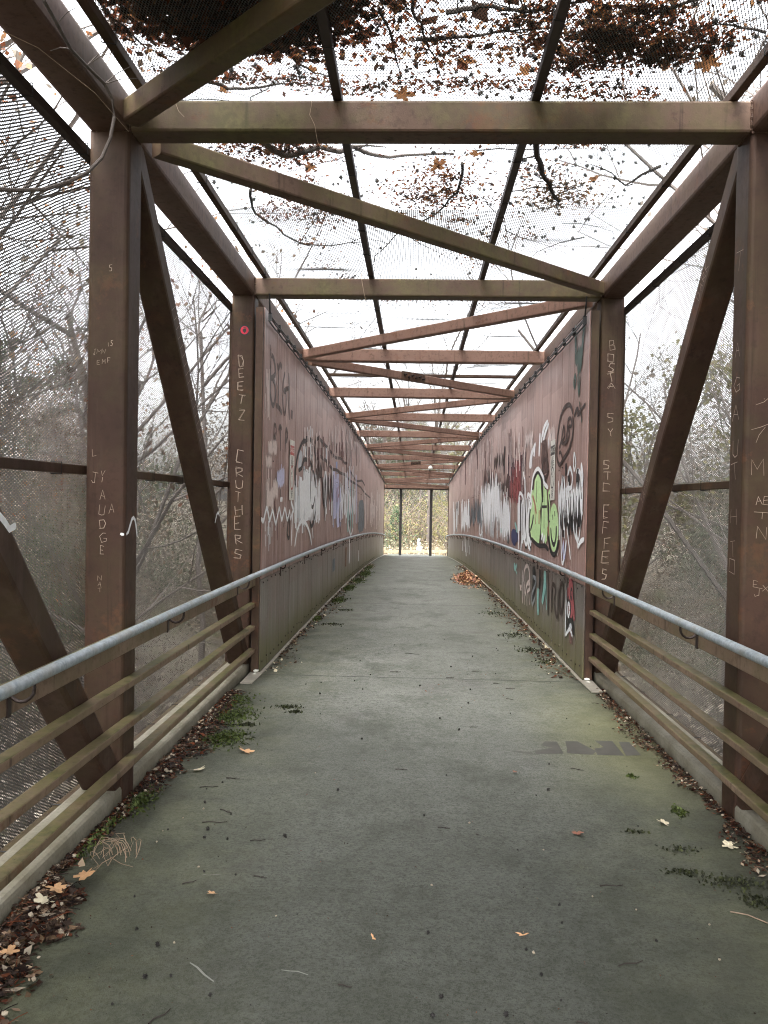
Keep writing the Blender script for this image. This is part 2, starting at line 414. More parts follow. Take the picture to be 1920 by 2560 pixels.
for k in range(0, 13):
    y = PY(k); h = .16
    mb = MB(); mb.sweep(rprof(.165, h, .014, 2), [(xl-.006, y+.0825, zt(y+.1)+h/2), (xr+.006, y+.0825, zt(y+.1)+h/2)])
    mb.make('crossbeam', M['steel_green'] if k in (1, 2) else M['steel_warm'], bridge)
# roof bracing zigzag
for k in range(0, 12):
    left_near = (k % 2 == 1)
    ya, yb = PY(k)+.16, PY(k+1)+.01
    if left_near: a, b = (xl+.05, ya+.13), (xr-.02, yb-.05)
    else: a, b = (xr-.05, ya+.13), (xl+.02, yb-.05)
    ha = .115
    za, zb = zt(a[1])+ha/2-.01, zt(b[1])+ha/2+.012
    mb = MB(); mb.sweep(rprof(.1, ha, .012, 2), [(a[0], a[1], za), (b[0], b[1], zb)])
    br = mb.make('roof_brace', M['steel_green'] if k in (0, 1) else M['steel_warm'], bridge)
    if k in (3, 8):
        # bolted splice plate on the near side of the brace
        A = Vector((a[0], a[1], za)); B = Vector((b[0], b[1], zb)); t = (B-A).normalized(); c = A+(B-A)*(.44 if k == 3 else .5)
        nrm = Vector((t.y, -t.x, 0)).normalized()
        if nrm.y > 0: nrm = -nrm
        mb = MB(); mb.sweep([(-.008, -.065), (.008, -.065), (.008, .065), (-.008, .065)], [c-t*.24+nrm*.06, c+t*.24+nrm*.06])
        pl = mb.make('splice_plate', M['steel'], bridge)
        mb = MB()
        for i in range(6):
            q = c+t*(-.19+.076*i)+nrm*.068+Vector((0, 0, -.01 if i % 2 else .015))
            mb.sweep(circ(.02, 6), [q, q+nrm*.03]); mb.sweep(circ(.011, 6), [q+nrm*.03, q+nrm*.05])
        mb.make('bolt', M['bolt'], pl)
# far portal: deep beam and two mullions
y = 42.0
mb = MB(); mb.box(xl, xr, y, y+.15, zt(y)-.05, zt(y)+.2); mb.make('portal_beam', M['dark_frame'], bridge)
for x in (-.68, .82):
    mb = MB(); mb.sweep(rprof(.13, .13, .01), [(x, y+.08, zf(y)-.3), (x, y+.08, zt(y)-.04)], up=(0, 1, 0)); mb.make('portal_mullion', M['mesh_dark'], bridge)

# ================================================================ RAILINGS
def polyY(x, dz, y0, y1, step=.85):
    n = max(1, int(round((y1-y0)/step)))
    return [(x, y0+(y1-y0)*i/n, zf(y0+(y1-y0)*i/n)+dz) for i in range(n+1)]
for s in (-1, 1):
    side = 'left' if s < 0 else 'right'
    t = thing('railing', (SX(-1.46, s), -2.4, 0), 'brown steel railing with galvanised grab pipe along the %s side of the deck' % side, 'railing', 'railings along the deck')
    for ya, yb in ((-2.4, 7.68), (38.5, 41.95)):
        for z0, z1 in ((.612, .65), (.404, .442), (.194, .232)):
            mb = MB(); mb.sweep(rprof(.062, z1-z0, .006), polyY(SX(-1.462, s), (z0+z1)/2, ya, yb)); mb.make('rail', M['rail_steel'], t)
        mb = MB(); mb.sweep(rprof(.06, .1, .006), polyY(SX(-1.462, s), .855, ya, yb)); mb.make('top_rail', M['rail_steel'], t)
    xp = SX(-1.337, s)
    pts = polyY(xp, .945, -2.4, 39.6)+[(xp, 40.2, zf(40.2)+.93), (xp+.02*s, 40.7, zf(40.7)+.88), (xp+.05*s, 41.1, zf(41.1)+.8)]
    mb = MB(); mb.sweep(circ(.0235, 14), pts); mb.make('grab_pipe', M['galv'], t, smooth=True)
    yy = 2.96 if s < 0 else 2.82
    while yy < 39:
        z = zf(yy)
        wx = -1.432 if yy < 7.7 else -1.39
        mb = MB(); path = []
        for i in range(9):
            a = PI+PI*i/8*1.0
            cx = (wx-1.337)/2; rr = (-1.337-wx)/2
            path.append((SX(cx+rr*math.cos(a), s), yy, z+.905+math.sin(a)*rr*1.0))
        path.append((SX(-1.337, s), yy, z+.93)); mb.tube(path, .007, 6)
        mb.box(*sorted((SX(wx-.003, s), SX(wx+.006, s))), yy-.014, yy+.014, z+.80, z+.905)
        mb.make('pipe_bracket', M['bolt'], t)
        yy += 1.955

# ================================================================ EXPANDED METAL SCREENS
def diamond(y0, y1, z0, z1, fn, lwd=.03, swd=.0155, wd=.0074):
    """expanded metal over the rectangle, fn(u, v) -> xyz; flat strands joined at the nodes"""
    nu = int((y1-y0)/(lwd/2)); nv = int((z1-z0)/(swd/2))
    u = y0+np.arange(nu+1)*(lwd/2)
    k = np.arange(nv)
    amp = swd/4*.92
    zig = np.where((np.arange(nu+1)[None, :]+k[:, None]) % 2 == 0, amp, -amp)
    v = z0+k[:, None]*(swd/2)+zig
    U = np.broadcast_to(u[None, :], v.shape)
    P1 = fn(U, v-wd/2); P2 = fn(U, v+wd/2)
    V = np.stack([P1, P2], 2).reshape(-1, 3)
    base = (np.arange(nv)[:, None]*(nu+1)+np.arange(nu)[None, :])*2
    F = np.stack([base, base+2, base+3, base+1], -1).reshape(-1, 4)
    return V, F
rng = np.random.default_rng(5)
for s in (-1, 1):
    for k in (0, 1):
        ya, yb = PY(k)+.285, PY(k+1)+.275
        if k == 0: ya = PY(0)-.4
        side = 'left' if s < 0 else 'right'
        where = 'beside the nearest post' if k == 0 else 'between the nearest and second posts'
        t = thing('side_screen', (SX(-1.76, s), ya, 0), 'dark expanded metal screen outside the %s truss %s' % (side, where), 'screen', 'expanded metal side screens')
        xm = SX(-1.772, s)
        def fn(u, v):
            bulge = .008*np.sin(u*3.1+v*2.2)+.005*np.sin(u*7+v*5.3)
            return np.stack([xm+bulge*s+u*0, u, v+u*FA+u*u*FB], -1)
        V, F = diamond(ya, yb, -.32, 3.385, fn)
        nobj('expanded_mesh', V, F, [M['mesh_wire']], t)
        xb = SX(-1.742, s)
        for z in (.03, 1.725, 3.375):
            mb = MB(); mb.sweep(rprof(.048, .048, .005), polyY(xb, z, ya, yb)); mb.make('frame_bar', M['steel'] if z < 3 else M['dark_frame'], t)
        for y in (ya+.03, yb-.035):
            mb = MB(); mb.sweep(rprof(.048, .046, .005), [(xb, y, zf(y)-.3), (xb, y, zf(y)+3.39)], up=(0, 1, 0)); mb.make('frame_bar', M['steel'], t)
        for z in (.03, 1.725, 3.375):
            y = ya+.35
            while y < yb-.2:
                zz = zf(y)+z; h = .029
                mb = MB(); mb.tube([(xb-h, y, zz-h), (xb-h, y, zz+h), (xb+h, y, zz+h), (xb+h, y, zz-h), (xb-h, y, zz-h)], .0036, 4)
                mb.make('wire_tie', M['black_wire'], t); y += .55+.2*rng.random()

# roof screen
XE0, XE1 = -1.405, .154+1.405
PURL = (-.43, .577)
def drape(x, y):
    out = np.zeros_like(x)
    edges = [XE0, PURL[0], PURL[1], XE1]
    for i in range(3):
        a, b = edges[i], edges[i+1]
        m = (x >= a) & (x <= b); q = np.sin(np.pi*(x-a)/(b-a))
        ph = i*1.9
        wv = .03*np.sin(y*1.7+ph)+.02*np.sin(y*3.3+ph*2+x)+.009*np.sin(y*8.3+x*2.1+ph)+.005*np.sin(y*15.1-x*3)+.03
        out = np.where(m, q*wv*.9-.012*q, out)
    return out
def zroof(x, y): return zt(y)+.222+drape(x, y)
roof_secs = [(-2.6, 6.1), (6.1, 13.4), (13.4, 20.6), (20.6, 27.4), (27.4, 34.5), (34.5, 42.1)]
names = ['over the nearest crossbeams', 'over the second crossbeam', 'over the start of the walled part', 'over the middle of the walled part', 'over the far half of the walled part', 'above the far exit']
for i, (ya, yb) in enumerate(roof_secs):
    t = thing('roof_screen', (.077, ya, zt(ya)+.17), 'sagging wire mesh roof screen %s' % names[i], 'screen', 'wire mesh roof screens')
    if i < 1:
        def fn(u, v): return np.stack([v, u, zroof(v, u)], -1)
        V, F = diamond(ya, yb, XE0, XE1, fn, swd=.0145, wd=.0038)
        V2 = V.reshape(-1, 2, 3).copy(); V2[:] = V2.mean(1, keepdims=True); V2[:, 0, 2] -= .0014; V2[:, 1, 2] += .0014
        F = np.concatenate([F, F+len(V)]); V = np.concatenate([V, V2.reshape(-1, 3)])
    else:
        # straight woven wires
        Vs = []; Fs = []; off = 0
        sp = .014
        ys = np.arange(ya, yb, sp); xs = np.linspace(XE0, XE1, 22)
        for hw, ax in ((.0028, 0), (.003, 1)):
            if ax == 0: A, B = np.meshgrid(xs, ys); rows = A.shape
            else:
                A, B = np.meshgrid(np.linspace(ya, yb, int((yb-ya)/.2)+1), np.arange(XE0, XE1, sp)); rows = A.shape
            X, Y = (A, B) if ax == 0 else (B, A)
            Z = zroof(X, Y)
            if ax == 0: P1 = np.stack([X, Y-hw, Z], -1); P2 = np.stack([X, Y+hw, Z], -1)
            else: P1 = np.stack([X-hw, Y, Z], -1); P2 = np.stack([X+hw, Y, Z], -1)
            V = np.stack([P1, P2], 2).reshape(-1, 3)
            base = (np.arange(rows[0])[:, None]*rows[1]+np.arange(rows[1]-1)[None, :])*2+off
            Fs.append(np.stack([base, base+2, base+3, base+1], -1).reshape(-1, 4)); Vs.append(V); off += len(V)
        V = np.concatenate(Vs); F = np.concatenate(Fs)
    nobj('wire_mesh', V, F, [M['mesh_wire'] if i < 1 else M['roof_wire']], t)
    for x in (XE0-.004, XE1+.004)+PURL:
        n = max(2, int((yb-ya)/1.2))
        pts = [(x, ya+.004+(yb-ya-.008)*j/n, zt(ya+(yb-ya)*j/n)+.19) for j in range(n+1)]
        mb = MB(); mb.sweep(rprof(.046, .05, .005), pts); mb.make('purlin', M['dark_frame'] if x in PURL else M['steel'], t)
    if i in (2, 5):
        for dy in (0.03, .11):
            mb = MB(); mb.sweep(rprof(.04, .04, .005), [(XE0, ya+dy, zt(ya)+.192), (XE1, ya+dy, zt(ya)+.192)]); mb.make('cross_bar', M['steel'], t)
    if i < 3:
        for x in (XE0-.004, XE1+.004)+PURL:
            y = ya+.3
            while y < yb-.2:
                zz = zt(y)+.19; h = .03
                mb = MB(); mb.tube([(x-h, y, zz-h), (x-h, y, zz+h), (x+h, y+.02, zz+h), (x+h, y+.02, zz-h), (x-h, y, zz-h)], .0034, 4)
                mb.make('wire_tie', M['black_wire'], t); y += .6+.3*rng.random()

# ================================================================ CLAD WALLS
YP0, YP1 = 7.71, 38.35
rnd = random.Random(3)
WALL = {}
for s in (-1, 1):
    side = 'left' if s < 0 else 'right'
    t = thing('clad_wall', (SX(-1.41, s), YP0, zf(YP0)), 'tall brown graffiti covered sheet metal wall along the %s side of the deck' % side, 'wall', 'clad walls of the bridge')
    WALL[s] = t
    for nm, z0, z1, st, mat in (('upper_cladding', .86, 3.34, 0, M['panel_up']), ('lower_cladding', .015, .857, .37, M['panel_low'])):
        mb = MB(); y = YP0-st*.0
        edges = [YP0]
        y = YP0+(.7 if st == 0 else .37)
        while y < YP1-.2: edges.append(y); y += .7
        edges.append(YP1)
        for a, b in zip(edges[:-1], edges[1:]):
            dx = rnd.uniform(0, .0025); g = .009
            lower = z0+(rnd.uniform(0, .004) if st == 0 else 0)
            xa = SX(-1.39-dx, s); xb = SX(-1.404, s)
            vs = []
            for yy in (a+g, b-g):
                for x in (xa, xb):
                    vs += [(x, yy, zf(yy)+lower), (x, yy, zf(yy)+z1)]
            # 0,1 inner a; 2,3 outer a; 4,5 inner b; 6,7 outer b
            fs = [(0, 1, 5, 4), (2, 6, 7, 3), (0, 2, 3, 1), (4, 5, 7, 6), (1, 3, 7, 5), (0, 4, 6, 2)]
            if s > 0: fs = [f[::-1] for f in fs]
            mb.raw(vs, fs)
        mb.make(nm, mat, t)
    mb = MB(); n = 18
    for i in range(n):
        a = YP0+.01+(YP1-YP0-.02)*i/n; b = YP0+.01+(YP1-YP0-.02)*(i+1)/n
        x0, x1 = sorted((SX(-1.41, s), SX(-1.425, s)))
        vs = [(x, yy, zf(yy)+z) for yy in (a, b) for x in (x0, x1) for z in (.02, 3.33)]
        mb.raw(vs, [(0, 1, 5, 4), (2, 6, 7, 3), (0, 2, 3, 1), (4, 5, 7, 6), (1, 3, 7, 5), (0, 4, 6, 2)])
    mb.make('backing_sheet', M['dark_frame'], t)
    x0, x1 = sorted((SX(-1.398, s), SX(-1.465, s)))
    mb = MB(); mb.box(x0, x1, YP0-.045, YP0-.004, zf(YP0)+.02, zf(YP0)+3.33); mb.make('end_channel', M['steel'], t)
    mb = MB(); mb.box(x0, x1, YP1+.004, YP1+.045, zf(YP1)+.02, zf(YP1)+3.3); mb.make('end_channel', M['steel'], t)
    # screws
    mb = MB(); yy = YP0+.1
    while yy < 30:
        for z in (.83, .10, 1.98):
            if z > 1.5 and rnd.random() < .5: continue
            q = (SX(-1.389, s), yy+rnd.uniform(-.04, .04), zf(yy)+z+rnd.uniform(-.02, .02))
            e = (SX(-1.383, s), q[1], q[2]); mb.sweep(circ(.009, 6), [q, e])
        yy += .23
    mb.make('screw', M['bolt'], t)
    # flashing along the foot of the wall
    x0, x1 = sorted((SX(-1.388, s), SX(-1.355, s)))
    pts = polyY((x0+x1)/2, .006, YP0, YP1)
    mb = MB(); mb.sweep([(-.016, -.004), (.016, -.004), (.016, .004), (-.016, .004)], pts); mb.make('flashing', M['flashing'], t)
    xa, xb = SX(-1.352, s), SX(-1.47, s)
    mb = MB(); z = zf(7.5)+.014
    vs = [(xa, YP0-.03, z), (xb, YP0-.03, z), (xb+0, 7.22, z), (SX(-1.37, s), 7.22, z)]
    vs += [(p[0], p[1], z-.008) for p in vs]
    mb.raw(vs, [(0, 1, 2, 3), (7, 6, 5, 4), (0, 3, 7, 4), (3, 2, 6, 7), (2, 1, 5, 6), (1, 0, 4, 5)]); mb.make('flashing', M['flashing'], t)
    # looped cable hung from clips along the top of the wall
    c = thing('hanging_cable', (SX(-1.35, s), YP0, zf(YP0)+3.3), 'black looped cable clipped along the top edge of the %s clad wall' % side, 'cable', 'cables along the tops of the clad walls')
    for q, (dx, dz, sag) in enumerate(((.0, 0, .002), (.012, -.028, .012), (-.01, -.05, .006))):
        pts = []; yy = YP0+.05
        if q == 0: pts += [(SX(-1.35, s), YP0-.02, zf(YP0)+3.46), (SX(-1.35, s), YP0, zf(YP0)+3.38)]
        i = 0
        while yy < YP1:
            ph = (i % 4)/4
            pts.append((SX(-1.352+dx, s), yy, zf(yy)+3.3+dz-sag*math.sin(PI*ph)*1.2-.02)); yy += .13; i += 1
        mb = MB(); mb.tube(pts, .0075, 5); mb.make('cable_strand', M['black_wire'], c)
    yy = YP0+.05
    while yy < YP1:
        zz = zf(yy)+3.255; xx = SX(-1.352, s)
        mb = MB(); mb.box(xx-.016, xx+.016, yy-.009, yy+.009, zz-.03, zz+.045); mb.make('clip', M['black_wire'], c); yy += .52
    WALL[(s, 'c')] = c

# weld beads where the nearest members meet
rw = random.Random(14)
def weld(pts, n=26):
    mb = MB(); P = [Vector(p) for p in pts]
    for i in range(len(P)-1):
        for k in range(n):
            q = P[i].lerp(P[i+1], (k+rw.random()*.5)/n); mb.ico(q, rw.uniform(.0045, .0075), rw)
    mb.make('weld_bead', M['steel'], bridge)
for s in (-1, 1):
    for k in (1, 2):
        x = SX(XI+.003, s); ya = PY(k); z0 = zt(ya+.1)
        weld([(x, ya-.002, z0+.16), (x, ya-.002, z0+.005), (x, ya+.165, z0-.002)])
        weld([(SX(XI-.0, s), ya+.0, z0-.001), (SX(XI-.2, s), ya+.0, z0-.001)], 30)
        pl = MB(); xx = sorted((SX(XI-.02, s), SX(XI-.19, s))); pl.box(xx[0], xx[1], ya-.012, ya-.001, zf(ya)-.1, zf(ya)+.012) ; pl.make('gusset_plate', M['steel'], bridge)
# ================================================================ GROUND
def ground_z(x, y):
    d = np.abs(x-.077)
    under = -5.2
    near = -1.0
    t1 = np.clip((y+14)/10, 0, 1)      # behind the camera the bank comes up to the deck
    z = -.4*(1-t1)+under*t1
    t2 = np.clip((y-40.5)/2.0, 0, 1)
    t2 = t2*t2*(3-2*t2)
    far = zf(42.0)-.05-np.clip(y-43.5, 0, 8)*.16-np.clip(y-60, 0, 400)*.0
    z = z*(1-t2)+far*t2
    bank = np.clip((d-22)/25, 0, 1)*3.5
    return z+bank*(1-t2*.8)+.12*np.sin(x*.7+y*.31)*np.cos(y*.53)*np.clip(d/6, 0, 1)
gx = np.concatenate([np.linspace(-400, -60, 12), np.linspace(-55, 55, 90), np.linspace(60, 400, 12)])
gy = np.concatenate([np.linspace(-300, -30, 8), np.linspace(-26, 38, 46), np.linspace(39, 46, 22), np.linspace(47, 90, 34), np.linspace(100, 500, 10)])
GX, GY = np.meshgrid(gx, gy); GZ = ground_z(GX, GY)
V = np.stack([GX, GY, GZ], -1).reshape(-1, 3); nx = len(gx)
b0 = (np.arange(len(gy)-1)[:, None]*nx+np.arange(nx-1)[None, :])
F = np.stack([b0, b0+1, b0+nx+1, b0+nx], -1).reshape(-1, 4)
tag(nobj('ground', V, F, [M['ground']], smooth=True), kind='structure')
def sheet(name, x0, x1, y0, y1, dz, mat, nx=24, ny=24):
    X, Y = np.meshgrid(np.linspace(x0, x1, nx), np.linspace(y0, y1, ny)); Z = ground_z(X, Y)+dz
    b0 = (np.arange(ny-1)[:, None]*nx+np.arange(nx-1)[None, :])
    o = nobj(name, np.stack([X, Y, Z], -1).reshape(-1, 3), np.stack([b0, b0+1, b0+nx+1, b0+nx], -1).reshape(-1, 4), [mat], smooth=True)
    return tag(o, kind='structure')
sheet('road', -60, 60, 4, 13, .03, M['road'], 60, 10)
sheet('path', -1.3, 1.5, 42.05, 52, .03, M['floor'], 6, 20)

# ================================================================ TREES
def rot_to(d):
    return d.to_track_quat('Z', 'Y').to_matrix()
def grow(seed, height, r0, levels=4, lean=.1, up=.35, spread=.75, leaf=None, leaf_n=0, leaf_s=.06, kids=(3, 5), start=.3):
    rnd = random.Random(seed); tr = MB(); cr = MB(); tips = []
    def branch(p, d, ln, r, lv):
        n = 7 if lv == 0 else (5 if lv < 3 else 3)
        pts = [Vector(p)]; dd = Vector(d)
        for i in range(n):
            dd = (dd+Vector((rnd.gauss(0, .11), rnd.gauss(0, .11), rnd.gauss(0, .07)+(.03 if lv else 0)))).normalized()
            pts.append(pts[-1]+dd*ln/n)
        tgt = tr if lv < 2 else cr
        tgt.tube(pts, r, 7 if lv == 0 else (5 if lv == 1 else 3), r*.45 if lv < levels else r*.3)
        if lv >= levels-1: tips.extend(pts[1:])
        if lv < levels:
            k = rnd.randint(*kids) + (4 if lv == 0 else 0)
            for j in range(k):
                q = start+(1-start)*(j+rnd.random())/k if lv == 0 else .25+.75*(j+rnd.random())/k
                i = min(n-1, int(q*n)); fr = q*n-i
                base = pts[i].lerp(pts[i+1], min(1, fr))
                a = rnd.uniform(0, 2*PI); sd = rot_to(dd)@Vector((math.cos(a), math.sin(a), 0))
                nd = (dd*(1-spread*.6)+sd*spread*rnd.uniform(.7, 1.2)+Vector((0, 0, up*rnd.random()))).normalized()
                branch(base, nd, ln*rnd.uniform(.38, .6)*(1.1-.3*q), r*rnd.uniform(.38, .55), lv+1)
    branch((0, 0, -.3), (rnd.gauss(0, lean), rnd.gauss(0, lean), 1), height, r0, 0)
    if leaf_n:
        cr.cur = 1
        for _ in range(leaf_n):
            p = rnd.choice(tips)+Vector((rnd.gauss(0, .12), rnd.gauss(0, .12), rnd.gauss(0, .12)))
            a = Vector((rnd.gauss(0, 1), rnd.gauss(0, 1), rnd.gauss(0, 1))).normalized(); b = a.orthogonal().normalized()
            b = (b*math.cos(1)+a.cross(b)*math.sin(rnd.random()*6)).normalized()
            sz = leaf_s*rnd.uniform(.6, 1.4)
            cr.quad(p-a*sz, p-b*sz*.7, p+a*sz, p+b*sz*.7)
    return (raw_mesh('tree_trunk', tr.v, tr.f, [M['bark']]),
            raw_mesh('tree_crown', cr.v, cr.f, [M['bark'], leaf or M['leaf_brown']], cr.mi))
PROTO = {
 'bare': [grow(11, 12, .1, 4, leaf=M['leaf_brown'], leaf_n=250), grow(12, 10, .08, 4, leaf=M['leaf_brown'], leaf_n=150), grow(13, 14, .13, 4, leaf=M['leaf_grey'], leaf_n=300)],
 'orange': [grow(21, 10, .1, 4, leaf=M['leaf_orange'], leaf_n=1800, leaf_s=.04), grow(22, 9, .08, 4, leaf=M['leaf_orange'], leaf_n=1500, leaf_s=.04)],
 'yellow': [grow(31, 8, .1, 4, leaf=M['leaf_yellow'], leaf_n=5200, leaf_s=.055, start=.12), grow(32, 7, .09, 4, leaf=M['leaf_yellow'], leaf_n=3000, leaf_s=.05, start=.1)],
 'green': [grow(41, 8, .1, 4, leaf=M['leaf_green'], leaf_n=8000, leaf_s=.06, start=.1)],
}
def evergreen(seed, height, rad):
    rnd = random.Random(seed); tr = MB(); cr = MB()
    tr.tube([(0, 0, -.3), (0, 0, height)], .13, 6, .02)
    for i in range(170):
        q = rnd.random()**.8; z = height*(.06+.92*q); ln = rad*(1-q)*rnd.uniform(.7, 1.1)+.15; a = rnd.uniform(0, 2*PI)
        p0 = Vector((0, 0, z)); d = Vector((math.cos(a), math.sin(a), rnd.uniform(-.25, .1)))
        cr.cur = 0; cr.tube([p0, p0+d*ln], .012, 3, .004); cr.cur = 1
        for _ in range(int(26*ln)+6):
            p = p0+d*ln*rnd.uniform(.2, 1)+Vector((rnd.gauss(0, .1), rnd.gauss(0, .1), rnd.gauss(0, .06)))
            e = (d+Vector((rnd.gauss(0, .6), rnd.gauss(0, .6), rnd.gauss(0, .4)))).normalized(); o = e.orthogonal()*.022; sz = .16*rnd.uniform(.6, 1.3)
            cr.quad(p, p+e*sz*.5+o, p+e*sz, p+e*sz*.5-o)
    return (raw_mesh('tree_trunk', tr.v, tr.f, [M['bark']]), raw_mesh('tree_crown', cr.v, cr.f, [M['bark'], M['needle']], cr.mi))
PROTO['ever'] = [evergreen(7, 6, 1.9), evergreen(8, 9, 2.2)]
def VC(me):
    co = np.empty(len(me.vertices)*3, np.float32); me.vertices.foreach_get('co', co); return co.reshape(-1, 3)
def tree(kind, i, x, y, rz, sc, name, label, group, dz=0):
    z = float(ground_z(np.array(x), np.array(y)))+dz
    t = thing(name, (x, y, z), label, 'tree', group); t.rotation_euler = (0, 0, rz); t.scale = (sc, sc, sc)
    tm, cm = PROTO[kind][i % len(PROTO[kind])]
    # turn the tree so that no limb reaches into the covered way
    if y < 45:
        best = None; co = np.concatenate([VC(tm), VC(cm)])
        for q in range(24):
            a = rz+q*.2618; c_, s_ = math.cos(a), math.sin(a)
            X = (co[:, 0]*c_-co[:, 1]*s_)*sc+x; Y = (co[:, 0]*s_+co[:, 1]*c_)*sc+y; Z = co[:, 2]*sc+z
            bad = int(((np.abs(X-.077) < 1.95) & (Y > -3) & (Y < 43) & (Z < zt(Y)+.6) & (Z > -1)).sum())
            if best is None or bad < best[0]: best = (bad, a)
            if bad == 0: break
        t.rotation_euler = (0, 0, best[1])
        if best[0]: t.location.x = x+(-1.5 if x < 0 else 1.5)
    link_mesh('trunk', tm, (0, 0, 0), parent=t); link_mesh('crown', cm, (0, 0, 0), parent=t)
    return t
rt = random.Random(77)
G1 = {-1: 'trees outside the left screens', 1: 'trees outside the right screens'}
ordn = ['nearest to the deck', 'a step behind the nearest one', 'further back', 'at the back of the row']
side_trees = [
 # side, kind, x, y, scale
 (-1, 'bare', -6.5, 6.5, .95), (-1, 'bare', -8.5, 9.5, 1.0), (-1, 'orange', -8.0, 8.0, 1.0), (-1, 'bare', -10.0, 4.5, 1.1), (-1, 'bare', -6.8, 11.5, 1.0),
 (-1, 'orange', -9.5, 13.5, 1.15), (-1, 'yellow', -11.5, 9.0, 1.0), (-1, 'bare', -12.5, 6.0, 1.3), (-1, 'bare', -8.4, 15.5, 1.2), (-1, 'green', -13.5, 12.0, 1.1), (-1, 'orange', -5.5, 17.5, 1.1),
 (1, 'bare', 7.6, 9.5, 1.0), (1, 'bare', 8.2, 6.5, 1.05), (1, 'bare', 7.5, 13.0, 1.1), (1, 'orange', 10.5, 15.5, 1.1), (1, 'bare', 9.5, 9.0, 1.3), (1, 'green', 12.5, 13.0, 1.0), (1, 'bare', 12.0, 7.5, 1.2), (1, 'yellow', 9.0, 17.5, 1.0), (-1, 'bare', -6.2, 15.0, .95), (1, 'bare', 6.5, 17.5, .95), (-1, 'bare', -6.0, 24.0, 1.0), (1, 'bare', 6.4, 28.0, 1.0)]
desc = {'bare': 'leafless grey brown tree with fine twigs', 'orange': 'rust orange leaved tree', 'yellow': 'low yellow leaved tree', 'green': 'dull green bushy tree'}
for n, (s, kd, x, y, sc) in enumerate(side_trees):
    side = 'left' if s < 0 else 'right'
    tree(kd, n, x, y, rt.uniform(0, 6.28), sc, 'leafy_tree' if kd != 'bare' else 'bare_tree', '%s seen through the %s screens' % (desc[kd], side), '%s behind the %s screens' % (kd+' trees', side))
# woods further out: reads as one mass
def merged(protos, places, name, mats):
    Vs = []; Fs3 = []; off = 0; mi = []
    vv = []; ff = []; mm = []
    cache = {}
    for (kd, i, x, y, z, rz, sc) in places:
        for part in (0, 1):
            me = PROTO[kd][i % len(PROTO[kd])][part]
            key = me.name
            if key not in cache:
                co = np.empty(len(me.vertices)*3, np.float32); me.vertices.foreach_get('co', co)
                polys = [list(p.vertices) for p in me.polygons]; mats_i = np.empty(len(me.polygons), np.int32); me.polygons.foreach_get('material_index', mats_i)
                quads = np.array([p for p in polys if len(p) == 4], np.int32); qm = mats_i[[k for k, p in enumerate(polys) if len(p) == 4]]
                cache[key] = (co.reshape(-1, 3), quads, qm, me.materials[-1].name)
            co, quads, qm, mn = cache[key]
            c, s_ = math.cos(rz), math.sin(rz)
            P = co@np.array([[c, s_, 0], [-s_, c, 0], [0, 0, 1]])*sc+np.array([x, y, z])
            vv.append(P); ff.append(quads+off); off += len(P)
            mm.append(np.where(qm == 1, mats.index(mn) if mn in mats else 0, 0) if part else np.zeros(len(qm), int))
    return nobj(name, np.concatenate(vv), np.concatenate(ff), [bpy.data.materials[m] for m in mats], mi=np.concatenate(mm))
MN = ['grey_brown_bark', 'brown_leaf', 'orange_autumn_leaf', 'yellow_autumn_leaf', 'dull_green_leaf', 'evergreen_needles']
pl = []
for i in range(90):
    s = -1 if i < 45 else 1
    x = s*rt.uniform(14, 34); y = rt.uniform(-12, 44)
    kd = rt.choice(['bare', 'bare', 'orange', 'yellow', 'green', 'green', 'ever', 'bare'])
    pl.append((kd, rt.randint(0, 5), x, y, float(ground_z(np.array(x), np.array(y))), rt.uniform(0, 6.28), rt.uniform(.9, 1.4)))
for i in range(34):
    x = rt.uniform(-16, 16); y = rt.uniform(74, 110)
    kd = rt.choice(['bare', 'bare', 'bare', 'yellow', 'green', 'orange'])
    pl.append((kd, rt.randint(0, 5), x, y, float(ground_z(np.array(x), np.array(y))), rt.uniform(0, 6.28), rt.uniform(.8, 1.15)))
tag(merged(PROTO, pl, 'woods', MN), 'distant mixed autumn woods all round the bridge', 'woods', kind='stuff')
# trees seen through the far exit
end_trees = [
 ('ever', 0, -1.3, 60.0, .62, 'evergreen_tree', 'small dark green evergreen left of centre beyond the far exit'),
 ('bare', 0, -2.6, 56.0, .8, 'bare_tree', 'bare twiggy tree at the left edge of the far exit'),
 ('bare', 2, 1.0, 58.5, .95, 'bare_tree', 'thick bare trunk right of centre beyond the far exit'),
 ('yellow', 0, 3.0, 64.0, .95, 'leafy_tree', 'yellow leaved tree behind the right gap of the far exit'),
 ('yellow', 1, 1.9, 54.0, .45, 'leafy_tree', 'low yellow sapling by the far fence, right of the mullions'),
 ('green', 0, -.5, 72.0, .9, 'leafy_tree', 'pale green tree in the middle of the far exit view'),
 ('bare', 1, .1, 66.0, 1.0, 'bare_tree', 'slim bare tree behind the middle gap of the far exit'),
 ('orange', 0, -3.4, 70.0, 1.0, 'leafy_tree', 'rust brown tree high at the left of the far exit view'),
 ('yellow', 1, -3.6, 60.0, .7, 'leafy_tree', 'yellow green shrub like tree low at the left of the far exit')]
for kd, i, x, y, sc, nm, lb in end_trees:
    tree(kd, i, x, y, rt.uniform(0, 6), sc, nm, lb, 'trees beyond the far exit')
